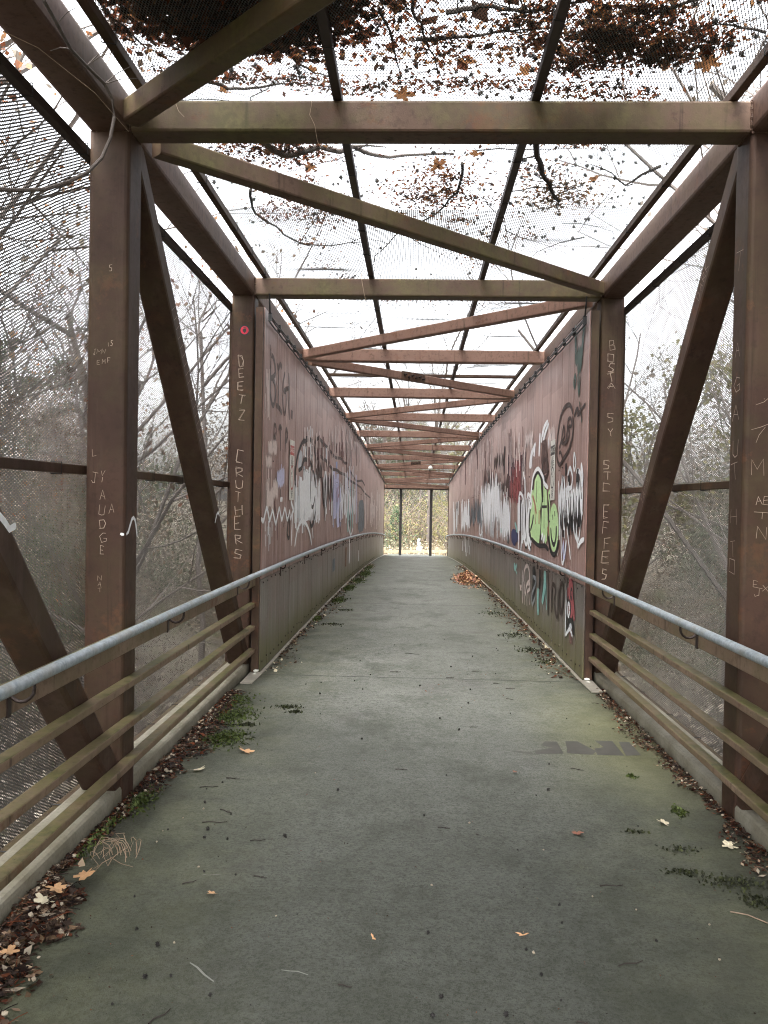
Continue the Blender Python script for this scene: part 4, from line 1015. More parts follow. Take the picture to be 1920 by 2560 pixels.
(-1,0,'grey',0.228,[(11.732,1.771),(11.883,1.341)]),
(-1,0,'white',0.228,[(12.201,1.938),(12.266,1.695)]),
(-1,0,'white',0.19,[(12.203,1.649),(12.294,1.292)]),
(-1,0,'black',0.095,[(9.792,1.778),(9.797,1.829),(9.806,1.902),(9.834,1.977),(9.881,2.041),(9.945,2.105),(10.041,2.17),(10.174,2.236),(10.336,2.301),(10.51,2.354),(10.683,2.388),(10.864,2.41),(11.043,2.418),(11.212,2.41),(11.375,2.39),(11.516,2.363),(11.615,2.334),(11.689,2.3),(11.755,2.263),(11.818,2.221),(11.873,2.177),(11.911,2.145)]),
(-1,0,'black',0.228,[(10.37,2.314),(10.552,2.342),(10.808,2.38),(11.044,2.408),(11.218,2.413),(11.364,2.407),(11.467,2.401)]),
(-1,0,'black',0.095,[(10.066,1.957),(10.14,1.967),(10.245,1.982),(10.337,2.001),(10.388,2.025),(10.425,2.054),(10.471,2.079),(10.527,2.098),(10.592,2.115),(10.688,2.125),(10.832,2.129),(11.005,2.128),(11.164,2.118),(11.279,2.098),(11.376,2.071),(11.473,2.036),(11.576,1.994),(11.677,1.946),(11.76,1.9),(11.812,1.86),(11.845,1.822),(11.866,1.796)]),
(-1,0,'black',0.067,[(11.254,2.066),(11.25,1.984),(11.245,1.867),(11.253,1.759),(11.278,1.677),(11.315,1.607),(11.365,1.555),(11.43,1.529),(11.507,1.522),(11.585,1.535),(11.661,1.578),(11.735,1.639),(11.789,1.686)]),
(-1,0,'black',0.095,[(11.259,1.399),(11.292,1.357),(11.34,1.3),(11.403,1.263),(11.481,1.265),(11.571,1.288),(11.658,1.322),(11.737,1.37),(11.812,1.428),(11.865,1.471)]),
(-1,0,'black',0.049,[(9.737,1.991),(9.738,1.953),(9.74,1.899),(9.753,1.849),(9.785,1.813),(9.827,1.783),(9.858,1.762)]),
(-1,0,'white',0.076,[(10.828,2.543),(10.89,2.485),(10.979,2.417)]),
(-1,0,'white',0.08,[(11.127,2.587),(11.147,2.442)]),
(-1,0,'white',0.083,[(11.399,2.582),(11.355,2.46)]),
(-1,0,'white',0.073,[(9.841,1.061),(9.869,1.093),(9.91,1.139),(9.956,1.183),(9.999,1.218),(10.046,1.25),(10.111,1.28),(10.198,1.309),(10.301,1.335),(10.415,1.35),(10.535,1.349),(10.663,1.338),(10.789,1.319),(10.904,1.294),(11.014,1.263),(11.116,1.229),(11.2,1.194),(11.273,1.158),(11.337,1.12),(11.39,1.08),(11.433,1.04),(11.463,1.011)]),
(-1,0,'white',0.086,[(11.49,1.262),(11.626,1.1)]),
(-1,0,'white',0.073,[(10.638,1.317),(10.652,1.201)]),
(-1,0,'faded2',0.177,[(11.644,2.405),(11.746,2.436),(11.893,2.478),(12.05,2.509),(12.193,2.515),(12.34,2.51),(12.503,2.502),(12.674,2.496),(12.856,2.489),(13.049,2.482),(13.245,2.476),(13.447,2.469),(13.646,2.461),(13.819,2.451),(13.984,2.44),(14.166,2.429),(14.352,2.418),(14.551,2.408),(14.797,2.407),(15.11,2.422),(15.45,2.446),(15.8,2.461),(16.1,2.454),(16.39,2.438),(16.68,2.43),(16.95,2.446),(17.22,2.47),(17.45,2.479),(17.59,2.456),(17.7,2.417),(17.88,2.378),(18.22,2.347),(18.63,2.318),(19.04,2.291),(19.38,2.266),(19.7,2.244),(20.07,2.235),(20.48,2.248),(20.91,2.273),(21.33,2.298),(21.65,2.319),(21.94,2.338),(22.27,2.345),(22.7,2.33),(23.16,2.304),(23.5,2.283)]),
(-1,0,'faded2',0.185,[(11.95,2.201),(12.03,2.22),(12.146,2.247),(12.282,2.266),(12.421,2.27),(12.575,2.266),(12.751,2.261),(12.953,2.258),(13.172,2.254),(13.377,2.247),(13.532,2.234),(13.666,2.217),(13.814,2.203),(13.975,2.192),(14.147,2.184),(14.344,2.181),(14.562,2.187),(14.801,2.198),(15.06,2.205),(15.3,2.202),(15.56,2.194),(15.85,2.19),(16.18,2.196),(16.55,2.205),(16.92,2.206),(17.25,2.191),(17.58,2.169),(17.93,2.152),(18.28,2.148),(18.65,2.151),(19.07,2.153),(19.57,2.153),(20.11,2.152),(20.64,2.151),(21.04,2.151),(21.4,2.151),(21.84,2.144),(22.32,2.123),(22.87,2.095),(23.57,2.071),(24.54,2.059),(25.65,2.052),(26.47,2.048)]),
(-1,0,'faded2',0.094,[(11.848,2.123),(11.89,2.047),(11.949,1.946),(11.999,1.895),(12.024,1.959),(12.039,2.077),(12.058,2.142),(12.086,2.077),(12.119,1.958),(12.152,1.892),(12.187,1.951),(12.222,2.068),(12.248,2.158)]),
(-1,0,'faded2',0.1,[(12.213,2.168),(12.249,2.088),(12.3,1.982),(12.346,1.926),(12.373,1.989),(12.393,2.105),(12.421,2.169),(12.463,2.1),(12.512,1.975),(12.555,1.908),(12.587,1.973),(12.612,2.099),(12.63,2.197)]),
(-1,0,'white',0.475,[(13.225,2.46),(13.257,2.258)]),
(-1,0,'white',0.418,[(13.11,2.093),(13.138,2.02),(13.178,1.917),(13.212,1.81),(13.232,1.708),(13.247,1.606),(13.256,1.533)]),
(-1,0,'white',0.114,[(13.311,1.624),(13.34,1.535)]),
(-1,0,'white',0.107,[(12.896,1.679),(12.924,1.611)]),
(-1,0,'white',0.107,[(12.914,1.666),(12.902,1.566)]),
(-1,0,'white',0.113,[(13.083,1.685),(13.077,1.647)]),
(-1,0,'red',0.665,[(13.847,2.004),(13.91,1.626)]),
(-1,0,'white',0.123,[(13.757,1.787),(13.85,1.6)]),
(-1,0,'red',0.228,[(15.28,2.009),(15.46,1.692)]),
(-1,0,'blue',0.57,[(14.955,2.349),(15.06,2.164)]),
(-1,0,'lilac',0.57,[(14.485,2.162),(14.523,2.046),(14.578,1.88),(14.633,1.717),(14.684,1.575),(14.734,1.44),(14.77,1.343)]),
(-1,0,'lilac',0.665,[(15.14,2.141),(15.19,1.995),(15.26,1.788),(15.32,1.591),(15.38,1.432),(15.44,1.287),(15.47,1.185)]),
(-1,0,'blue',0.153,[(15.35,2.101),(15.45,1.337)]),
(-1,0,'blue',0.151,[(15.25,1.738),(15.37,1.231)]),
(-1,0,'blue',0.154,[(15.4,2.15),(15.51,1.413)]),
(-1,0,'blue',0.157,[(15.57,1.773),(15.63,1.522)]),
(-1,0,'blue',0.135,[(14.399,1.92),(14.525,1.193)]),
(-1,0,'blue',0.161,[(15.75,1.768),(15.92,1.155)]),
(-1,0,'blue',0.142,[(14.816,2.017),(14.883,1.687)]),
(-1,0,'blue',0.146,[(15.01,1.952),(15.07,1.437)]),
(-1,0,'red',0.152,[(15.37,2.078),(15.35,1.958)]),
(-1,0,'red',0.154,[(15.45,1.94),(15.46,1.727)]),
(-1,0,'red',0.147,[(15.09,1.896),(15.13,1.639)]),
(-1,0,'white',0.162,[(15.83,1.683),(15.92,1.278)]),
(-1,0,'white',0.165,[(15.98,1.621),(16.06,1.329)]),
(-1,0,'white',0.179,[(16.64,1.818),(16.73,1.433)]),
(-1,0,'white',0.174,[(16.4,1.625),(16.46,1.343)]),
(-1,0,'white',0.181,[(16.77,1.701),(16.8,1.409)]),
(-1,0,'white',0.179,[(16.62,1.714),(16.7,1.445)]),
(-1,0,'white',0.178,[(16.61,1.743),(16.68,1.549)]),
(-1,0,'white',0.181,[(16.79,1.925),(16.79,1.64)]),
(-1,0,'maroon',0.161,[(15.72,1.596),(15.69,1.523),(15.66,1.42),(15.69,1.311),(15.83,1.203),(16.02,1.093),(16.16,1.014)]),
(-1,0,'teal',0.76,[(17.92,2.217),(18.07,2.027)]),
(-1,0,'darkgreen',0.76,[(17.87,1.955),(17.86,1.823),(17.84,1.637),(17.87,1.467),(17.99,1.344),(18.14,1.242),(18.26,1.17)]),
(-1,0,'teal',0.235,[(19.06,2.191),(19.11,1.777)]),
(-1,0,'teal',0.219,[(18.38,1.849),(18.49,1.463)]),
(-1,0,'teal',0.232,[(18.96,1.76),(19.03,1.436)]),
(-1,0,'teal',0.199,[(17.47,1.679),(17.65,1.059)]),
(-1,0,'teal',0.229,[(18.81,2.098),(18.94,1.263)]),
(-1,0,'teal',0.199,[(17.55,1.616),(17.6,1.332)]),
(-1,0,'teal',0.205,[(17.76,2.004),(17.91,1.068)]),
(-1,0,'teal',0.231,[(18.79,2.064),(19.06,1.103)]),
(-1,0,'teal',0.218,[(18.29,2.04),(18.53,0.973)]),
(-1,0,'teal',0.218,[(18.27,1.876),(18.49,1.179)]),
(-1,0,'white',0.218,[(17.7,1.303),(17.79,1.244),(17.91,1.162),(18.06,1.089),(18.24,1.036),(18.44,0.994),(18.64,0.98),(18.84,1.015),(19.04,1.08),(19.19,1.129)]),
(-1,0,'pinkpale',0.283,[(20.73,1.647),(20.91,1.253)]),
(-1,0,'pinkpale',0.228,[(20.05,2.126),(20.19,1.458)]),
(-1,0,'pinkpale',0.215,[(20.38,2.016),(20.45,1.746)]),
(-1,0,'pinkpale',0.257,[(20.78,1.728),(20.92,1.343)]),
(-1,0,'pinkpale',0.246,[(21,1.937),(21.16,1.583)]),
(-1,0,'pinkpale',0.278,[(23.13,1.814),(23.32,1.121)]),
(-1,0,'pinkpale',0.278,[(23.16,1.891),(23.26,1.618)]),
(-1,0,'pinkpale',0.264,[(22.52,2.023),(22.73,1.363)]),
(-1,0,'pinkpale',0.287,[(22.64,2.034),(22.75,1.336)]),
(-1,0,'pinkpale',0.264,[(22.56,1.862),(22.69,1.403)]),
(-1,0,'pinkpale',0.237,[(19.68,2.029),(19.88,1.475)]),
(-1,0,'pinkpale',0.241,[(21.57,1.79),(21.66,1.321)]),
(-1,0,'pinkpale',0.586,[(24.12,1.919),(24.22,1.489)]),
(-1,0,'pinkpale',0.521,[(23.51,2.125),(23.85,1.118)]),
(-1,0,'pinkpale',0.703,[(27.81,2.152),(28.14,1.323)]),
(-1,0,'pinkpale',0.484,[(30.55,2.362),(30.78,1.79)]),
(-1,0,'pinkpale',0.491,[(23.65,2.107),(23.76,1.496)]),
(-1,0,'pinkpale',0.606,[(26.75,1.797),(27.07,1.266)]),
(-1,0,'pinkpale',0.665,[(29,1.843),(29.26,1.217)]),
(-1,0,'pinkpale',0.603,[(33.43,2.342),(33.52,1.703)]),
(-1,0,'pinkpale',0.505,[(26.8,1.783),(26.85,1.445)]),
(-1,0,'pinkpale',0.569,[(28.72,1.905),(28.74,1.438)]),
(-1,0,'pinkpale',0.693,[(25.05,2.068),(25.38,1.334)]),
(-1,0,'pinkpale',0.68,[(27.45,2.278),(27.9,1.232)]),
(-1,0,'pinkpale',0.57,[(29.21,2.088),(29.38,1.51)]),
(-1,0,'pinkpale',0.635,[(29.7,1.92),(29.73,1.454)]),
(-1,0,'pinkpale',0.515,[(23.82,2.161),(23.95,1.674)]),
(-1,0,'pinkpale',0.534,[(31.95,2.674),(32.45,1.267)]),
(-1,0,'pinkpale',0.382,[(27.09,2.134),(27.36,1.408)]),
(-1,0,'pinkpale',0.546,[(23.48,2.163),(23.67,1.685)]),
(-1,0,'pinkpale',0.434,[(23.39,2.238),(23.62,1.619)]),
(-1,0,'pinkpale',0.726,[(31.02,1.947),(31.26,1.091)]),
(-1,0,'pinkpale',0.621,[(28,2.397),(28.34,1.549)]),
(-1,0,'pinkpale',0.702,[(33.12,2.473),(33.58,1.711)]),
(-1,0,'pinkpale',0.366,[(24.61,2.067),(24.95,1.233)]),
(-1,0,'pinkpale',0.562,[(32,2.193),(32.03,1.776)]),
(-1,0,'pinkpale',0.522,[(31.79,2.505),(31.84,2.128)]),
(-1,0,'pinkpale',0.511,[(31.43,2.544),(31.59,2.094)]),
(-1,0,'pinkpale',0.691,[(27.93,1.802),(27.98,1.337)]),
(-1,0,'pinkpale',0.598,[(27.33,1.834),(27.44,1.144)]),
(-1,0,'pinkpale',0.578,[(33.36,2.499),(33.62,1.465)]),
(-1,0,'pinkpale',0.496,[(26.66,1.882),(26.82,1.196)]),
(-1,0,'pinkpale',0.409,[(28.17,2.181),(28.2,1.688)]),
(-1,0,'pinkpale',0.662,[(23.93,1.808),(24.18,1.084)]),
(-1,0,'pinkpale',0.502,[(26.85,2.24),(27.18,1.54)]),
(-1,0,'pinkpale',0.633,[(32.84,2.435),(33.27,1.839)]),
(-1,0,'pinkpale',0.673,[(33.16,1.965),(33.46,1.216)]),
(-1,0,'pinkpale',0.454,[(29.39,2.407),(29.98,1.079)]),
(-1,0,'pinkpale',0.536,[(30.68,1.956),(30.7,1.435)]),
(-1,0,'pinkpale',0.521,[(31.74,2.238),(31.87,1.802)]),
(-1,0,'pinkpale',0.551,[(27.13,2.233),(27.38,1.725)]),
(-1,0,'pinkpale',0.716,[(27.11,2.135),(27.39,1.559)]),
(-1,0,'bluegrey',2.47,[(21.98,1.831),(22.05,1.724),(22.13,1.57),(22.2,1.413),(22.22,1.264),(22.21,1.116),(22.21,1.009)]),
(-1,0,'maroon',0.257,[(16.15,2.796),(16.23,2.477)]),
(-1,0,'maroon',0.316,[(15.49,2.734),(15.51,2.492)]),
(-1,0,'maroon',0.181,[(15.92,2.733),(15.93,2.649)]),
(-1,0,'maroon',0.328,[(14.892,2.664),(14.922,2.502)]),
(-1,0,'maroon',0.349,[(15.83,2.597),(15.87,2.486)]),
(-1,0,'maroon',0.251,[(16.27,2.628),(16.3,2.525)]),
(-1,0,'bluegrey',0.665,[(14.68,0.647),(14.718,0.43)]),
(-1,0,'rust',0.57,[(17.32,0.752),(17.3,0.358)]),
(-1,0,'white',0.228,[(18.17,0.906),(18.21,0.836),(18.28,0.737),(18.31,0.635),(18.3,0.538),(18.25,0.442),(18.22,0.373)]),
(-1,0,'white',0.292,[(21.34,0.549),(21.26,0.28)]),
(1,0,'green',0.1,[(8.405,3.348),(8.378,3.228),(8.339,3.063),(8.299,2.954),(8.26,2.977),(8.222,3.059),(8.194,3.098),(8.19,3.022),(8.197,2.901),(8.195,2.834),(8.169,2.895),(8.132,3.013),(8.104,3.081),(8.099,3.022),(8.102,2.91),(8.096,2.853),(8.069,2.917),(8.032,3.04),(7.997,3.15),(7.966,3.22),(7.938,3.274),(7.929,3.303),(7.954,3.292),(7.999,3.255),(8.033,3.225)]),
(1,0,'green',0.05,[(8.364,2.871),(8.382,2.851),(8.406,2.824),(8.418,2.797),(8.407,2.773),(8.384,2.75),(8.362,2.742),(8.344,2.758),(8.328,2.789),(8.321,2.818),(8.331,2.839),(8.349,2.858),(8.364,2.871)]),
(1,0,'green',0.05,[(8.227,2.85),(8.204,2.78),(8.172,2.684),(8.143,2.631),(8.125,2.667),(8.112,2.746),(8.103,2.808)]),
(1,0,'green',0.06,[(8.106,2.57),(7.968,2.363)]),
(1,0,'green',0.05,[(8.375,2.966),(8.389,3.204)]),
(1,0,'brownblack',0.05,[(8.368,2.46),(8.327,2.477),(8.27,2.5),(8.22,2.514),(8.189,2.51),(8.168,2.498),(8.156,2.484),(8.163,2.472),(8.181,2.459),(8.183,2.452),(8.151,2.456),(8.103,2.466),(8.067,2.474)]),
(1,0,'brownblack',0.05,[(8.154,2.461),(7.817,2.517)]),
(1,0,'brownblack',0.05,[(8.104,2.547),(7.972,2.397)]),
(1,0,'brownblack',0.05,[(8.434,2.492),(8.459,2.515),(8.496,2.547),(8.541,2.575),(8.59,2.593),(8.646,2.606),(8.712,2.613),(8.788,2.615),(8.871,2.611),(8.954,2.599),(9.029,2.58),(9.102,2.553),(9.165,2.52),(9.212,2.481),(9.248,2.436),(9.279,2.388),(9.306,2.338),(9.327,2.286),(9.338,2.235),(9.339,2.188),(9.33,2.143),(9.306,2.102),(9.264,2.067),(9.207,2.038),(9.142,2.022),(9.077,2.027),(9.007,2.046),(8.927,2.068),(8.832,2.09),(8.73,2.114),(8.642,2.138),(8.587,2.159),(8.55,2.18),(8.517,2.201),(8.485,2.221),(8.458,2.24),(8.434,2.266),(8.413,2.301),(8.396,2.341),(8.39,2.38),(8.403,2.414),(8.427,2.446),(8.445,2.469)]),
(1,0,'brownblack',0.04,[(9.202,2.2),(9.165,2.218),(9.113,2.245),(9.061,2.28),(9.015,2.331),(8.971,2.389),(8.933,2.42),(8.898,2.398),(8.87,2.347),(8.869,2.302),(8.929,2.28),(9.017,2.265),(9.058,2.254),(9.001,2.242),(8.896,2.233),(8.805,2.241),(8.762,2.276),(8.738,2.328),(8.718,2.375),(8.706,2.409),(8.7,2.437),(8.68,2.457),(8.634,2.465),(8.575,2.464),(8.527,2.454),(8.498,2.431),(8.48,2.401),(8.486,2.378),(8.533,2.376),(8.603,2.384),(8.651,2.381),(8.643,2.358),(8.612,2.325),(8.607,2.292),(8.661,2.261),(8.741,2.232),(8.802,2.21)]),
(1,0,'brownblack',0.04,[(9.195,2.148),(9.167,2.152),(9.126,2.157),(9.083,2.154),(9.04,2.134),(8.996,2.105),(8.964,2.083)]),
(1,0,'white',0.2,[(10.008,2.582),(10.078,2.572),(10.177,2.557),(10.268,2.536),(10.334,2.503),(10.389,2.464),(10.427,2.435)]),
(1,0,'white',0.16,[(9.939,2.545),(9.986,2.53),(10.053,2.508),(10.126,2.481),(10.205,2.446),(10.288,2.405),(10.349,2.376)]),
(1,0,'white',0.12,[(10.615,2.494),(10.619,2.459),(10.625,2.408),(10.632,2.355),(10.642,2.301),(10.654,2.247),(10.663,2.207)]),
(1,0,'white',0.14,[(10.432,2.467),(10.489,2.366)]),
(1,0,'white',0.304,[(10.978,2.393),(11.025,2.381),(11.094,2.363),(11.169,2.34),(11.252,2.31),(11.34,2.277),(11.404,2.252)]),
(1,0,'white',0.266,[(11.251,2.346),(11.293,2.313),(11.351,2.266),(11.399,2.218),(11.422,2.172),(11.433,2.126),(11.44,2.093)]),
(1,0,'white',0.228,[(11.053,2.366),(11.113,2.235)]),
(1,0,'white',0.057,[(9.793,2.391),(9.83,2.387),(9.881,2.379),(9.915,2.362),(9.911,2.326),(9.888,2.281),(9.869,2.247)]),
(1,0,'pinkpale',0.045,[(9.94,2.497),(9.917,2.434),(9.885,2.35),(9.862,2.305),(9.862,2.351),(9.871,2.438),(9.871,2.488),(9.85,2.443),(9.82,2.358),(9.796,2.308),(9.786,2.34),(9.782,2.408),(9.78,2.462)]),
(1,0,'pinkpale',0.044,[(9.779,2.467),(9.762,2.414),(9.739,2.342),(9.72,2.305),(9.715,2.347),(9.716,2.425),(9.71,2.467),(9.69,2.418),(9.665,2.331),(9.644,2.282),(9.635,2.323),(9.632,2.406),(9.63,2.47)]),
(1,0,'pinkpale',0.043,[(9.654,2.477),(9.63,2.412),(9.596,2.324),(9.572,2.279),(9.572,2.333),(9.581,2.432),(9.583,2.486),(9.565,2.429),(9.539,2.324),(9.518,2.262),(9.509,2.302),(9.506,2.389),(9.505,2.457)]),
(1,0,'pinkpale',0.065,[(12.006,2.617),(11.989,2.552),(11.965,2.466),(11.943,2.419),(11.932,2.465),(11.924,2.553),(11.909,2.603),(11.877,2.559),(11.837,2.475),(11.809,2.426),(11.807,2.466),(11.818,2.543),(11.821,2.585),(11.807,2.541),(11.786,2.46),(11.765,2.414),(11.747,2.448),(11.731,2.519),(11.719,2.574)]),
(1,0,'pinkpale',0.063,[(11.735,2.58),(11.722,2.532),(11.704,2.467),(11.685,2.433),(11.67,2.47),(11.655,2.539),(11.637,2.577),(11.613,2.539),(11.588,2.469),(11.57,2.428),(11.573,2.463),(11.585,2.53),(11.584,2.566),(11.555,2.523),(11.513,2.448),(11.482,2.405),(11.477,2.439),(11.484,2.508),(11.49,2.562)]),
(1,0,'pinkpale',0.06,[(11.481,2.603),(11.462,2.517),(11.436,2.402),(11.413,2.34),(11.4,2.399),(11.391,2.514),(11.381,2.579),(11.368,2.518),(11.354,2.404),(11.34,2.34),(11.328,2.401),(11.317,2.516),(11.303,2.582),(11.285,2.525),(11.265,2.417),(11.251,2.355),(11.249,2.403),(11.255,2.501),(11.259,2.577)]),
(1,0,'brown',0.55,[(10.247,2.378),(10.215,2.147),(10.158,1.97)]),
(1,0,'brownblack',0.12,[(9.934,2.021),(9.939,2.003),(9.948,1.978),(9.965,1.956),(9.992,1.94),(10.026,1.928),(10.065,1.92),(10.107,1.917),(10.153,1.919),(10.198,1.925),(10.24,1.936),(10.28,1.951),(10.314,1.97),(10.339,1.992),(10.357,2.016),(10.366,2.041),(10.364,2.064),(10.353,2.087),(10.333,2.107),(10.305,2.122),(10.269,2.134),(10.228,2.142),(10.185,2.144),(10.139,2.142),(10.094,2.135),(10.053,2.124),(10.015,2.108),(9.983,2.089),(9.96,2.066),(9.945,2.04),(9.934,2.021)]),
(1,0,'brown',0.4,[(10.155,1.949),(10.099,1.782)]),
(1,0,'maroon2',2.28,[(13.225,2.29),(13.193,2.212),(13.149,2.101),(13.117,1.99),(13.112,1.89),(13.121,1.794),(13.128,1.725)]),
(1,0,'maroon2',1.33,[(12.381,2.341),(12.349,2.138)]),
(1,0,'purple',1.14,[(13.968,2.421),(13.848,2.103)]),
(1,0,'purple',0.109,[(14.17,2.462),(14.079,2.281),(13.953,2.039),(13.848,1.912),(13.805,2.049),(13.786,2.307),(13.751,2.453),(13.676,2.321),(13.585,2.069),(13.505,1.919),(13.451,2.008),(13.41,2.206),(13.382,2.36)]),
(1,0,'purple',0.101,[(13.556,2.382),(13.5,2.258),(13.421,2.09),(13.346,1.998),(13.295,2.078),(13.251,2.236),(13.197,2.327),(13.124,2.246),(13.043,2.092),(12.973,2.002),(12.928,2.064),(12.896,2.194),(12.875,2.295)]),
(1,0,'purple',0.095,[(13.105,2.341),(13.033,2.213),(12.93,2.041),(12.833,1.949),(12.76,2.04),(12.695,2.215),(12.636,2.31),(12.59,2.203),(12.551,2.01),(12.503,1.902),(12.434,1.989),(12.357,2.166),(12.301,2.304)]),
(1,0,'purple',0.095,[(12.512,2.388),(12.447,2.256),(12.356,2.079),(12.283,1.987),(12.26,2.09),(12.258,2.282),(12.237,2.389),(12.175,2.283),(12.094,2.085),(12.025,1.971),(11.984,2.052),(11.956,2.222),(11.937,2.355)]),
(1,0,'red2',0.152,[(13.757,2.149),(13.707,1.985),(13.639,1.767),(13.586,1.659),(13.58,1.807),(13.593,2.071),(13.573,2.219),(13.485,2.08),(13.364,1.817),(13.274,1.666),(13.252,1.775),(13.264,2.003),(13.276,2.18)]),
(1,0,'red2',0.152,[(13.357,2.28),(13.285,2.072),(13.187,1.794),(13.111,1.652),(13.098,1.824),(13.11,2.139),(13.101,2.312),(13.037,2.133),(12.951,1.804),(12.889,1.616),(12.881,1.758),(12.899,2.05),(12.915,2.278)]),
(1,0,'red2',0.152,[(12.944,2.254),(12.889,2.041),(12.813,1.756),(12.758,1.61),(12.759,1.783),(12.783,2.103),(12.775,2.282),(12.697,2.111),(12.588,1.791),(12.505,1.608),(12.486,1.746),(12.497,2.029),(12.508,2.25)]),
(1,0,'pinkpale',0.12,[(13.429,2.174),(13.381,1.86)]),
(1,0,'pinkpale',0.108,[(13.184,2.397),(13.121,1.834)]),
(1,0,'pinkpale',0.075,[(12.741,2.157),(12.709,1.914)]),
(1,0,'pinkpale',0.074,[(12.605,2.221),(12.547,1.852)]),
(1,0,'pinkpale',0.116,[(12.957,2.097),(12.904,1.765)]),
(1,0,'pinkpale',0.07,[(12.332,2.146),(12.256,1.744)]),
(1,0,'pinkpale',0.076,[(12.801,2.253),(12.772,2.009)]),
(1,0,'pinkpale',0.116,[(12.628,2.066),(12.581,1.894)]),
(1,0,'pinkpale',0.096,[(12.323,2.207),(12.258,1.899)]),
(1,0,'black2',0.19,[(14.745,2.653),(14.755,2.613),(14.77,2.554),(14.782,2.476),(14.787,2.366),(14.79,2.24),(14.791,2.146)]),
(1,0,'brownblack',0.152,[(16.69,2.595),(16.65,2.515),(16.59,2.407),(16.53,2.35),(16.46,2.412),(16.39,2.527),(16.33,2.59),(16.27,2.523),(16.21,2.401),(16.16,2.33),(16.12,2.38),(16.09,2.486),(16.06,2.568)]),
(1,0,'brownblack',0.152,[(16.08,2.627),(16,2.531),(15.88,2.401),(15.78,2.33),(15.76,2.395),(15.76,2.522),(15.74,2.594),(15.67,2.526),(15.58,2.399),(15.5,2.326),(15.46,2.381),(15.43,2.494),(15.4,2.582)]),
(1,0,'brownblack',0.152,[(15.44,2.564),(15.38,2.494),(15.3,2.4),(15.22,2.35),(15.15,2.402),(15.09,2.5),(15.04,2.553),(15.01,2.494),(14.985,2.386),(14.952,2.324),(14.894,2.367),(14.825,2.459),(14.774,2.53)]),
(1,0,'brownblack',0.107,[(15.65,2.027),(15.56,1.911),(15.44,1.755),(15.35,1.675),(15.33,1.768),(15.34,1.94),(15.33,2.037),(15.27,1.946),(15.18,1.774),(15.1,1.679),(15.05,1.776),(15.02,1.953),(14.975,2.047),(14.913,1.935),(14.845,1.735),(14.798,1.62),(14.794,1.704),(14.813,1.879),(14.829,2.016)]),
(1,0,'brownblack',0.096,[(14.759,2.139),(14.708,1.973),(14.636,1.75),(14.57,1.63),(14.524,1.747),(14.487,1.973),(14.454,2.105),(14.432,1.997),(14.416,1.789),(14.39,1.674),(14.35,1.794),(14.301,2.012),(14.244,2.132),(14.174,2.009),(14.097,1.781),(14.045,1.648),(14.042,1.736),(14.066,1.925),(14.086,2.073)]),
(1,0,'pinkpale',0.162,[(19.27,2.302),(19.13,1.929),(18.93,1.428),(18.8,1.164),(18.81,1.443),(18.88,1.972),(18.9,2.274),(18.78,2.005),(18.6,1.493),(18.48,1.202),(18.51,1.468),(18.59,1.969),(18.62,2.249),(18.51,1.974),(18.34,1.464),(18.23,1.178),(18.23,1.414),(18.28,1.889),(18.33,2.258)]),
(1,0,'pinkpale',0.151,[(18.58,2.182),(18.47,1.82),(18.32,1.334),(18.22,1.075),(18.24,1.341),(18.31,1.847),(18.33,2.123),(18.21,1.821),(18.04,1.276),(17.92,0.979),(17.93,1.299),(17.99,1.883),(18,2.209),(17.86,1.897),(17.67,1.312),(17.54,0.977),(17.56,1.229),(17.64,1.747),(17.7,2.151)]),
(1,0,'pinkpale',0.14,[(17.91,2.23),(17.79,1.863),(17.63,1.371),(17.52,1.111),(17.53,1.387),(17.59,1.909),(17.6,2.201),(17.49,1.92),(17.32,1.395),(17.21,1.097),(17.25,1.367),(17.35,1.878),(17.39,2.168),(17.28,1.902),(17.09,1.401),(16.96,1.117),(16.95,1.342),(17,1.797),(17.04,2.152)]),
(1,0,'pinkpale',0.132,[(17.26,2.047),(17.16,1.724),(17.02,1.291),(16.94,1.065),(16.97,1.317),(17.05,1.787),(17.08,2.05),(16.99,1.792),(16.85,1.314),(16.74,1.045),(16.72,1.297),(16.74,1.772),(16.73,2.051),(16.66,1.835),(16.56,1.409),(16.5,1.164),(16.51,1.348),(16.55,1.724),(16.59,2.017)]),
(1,0,'pinkpale',0.123,[(16.71,2.243),(16.63,1.955),(16.53,1.568),(16.45,1.361),(16.43,1.567),(16.44,1.964),(16.43,2.193),(16.36,2),(16.27,1.629),(16.21,1.421),(16.24,1.624),(16.31,2.001),(16.32,2.21),(16.21,2),(16.05,1.612),(15.94,1.392),(15.95,1.562),(16,1.909),(16.05,2.18)]),
(1,0,'pinkpale',0.115,[(16.11,2.018),(16.04,1.677),(15.94,1.221),(15.87,0.986),(15.87,1.257),(15.91,1.762),(15.92,2.053),(15.86,1.808),(15.77,1.336),(15.7,1.071),(15.7,1.327),(15.71,1.802),(15.7,2.069),(15.6,1.816),(15.47,1.341),(15.39,1.064),(15.41,1.253),(15.48,1.652),(15.54,1.964)]),
(1,0,'grey',0.18,[(17.65,2.045),(17.52,1.38)]),
(1,0,'grey',0.21,[(18.38,2.11),(18.24,1.239)]),
(1,0,'grey',0.265,[(16.78,1.674),(16.6,1.005)]),
(1,0,'grey',0.2,[(18.62,1.789),(18.52,1.298)]),
(1,0,'grey',0.187,[(15.62,1.789),(15.48,1.178)]),
(1,0,'grey',0.294,[(18.54,2.046),(18.31,1.095)]),
(1,0,'grey',0.237,[(17.05,2.007),(16.96,1.65)]),
(1,0,'grey',0.28,[(19.34,2.156),(19.16,1.561)]),
(1,0,'grey',0.191,[(18.2,2.136),(18.1,1.533)]),
(1,0,'grey',0.192,[(18.32,2.223),(18.07,1.276)]),
(1,0,'grey',0.235,[(16.35,2.098),(16.19,1.539)]),
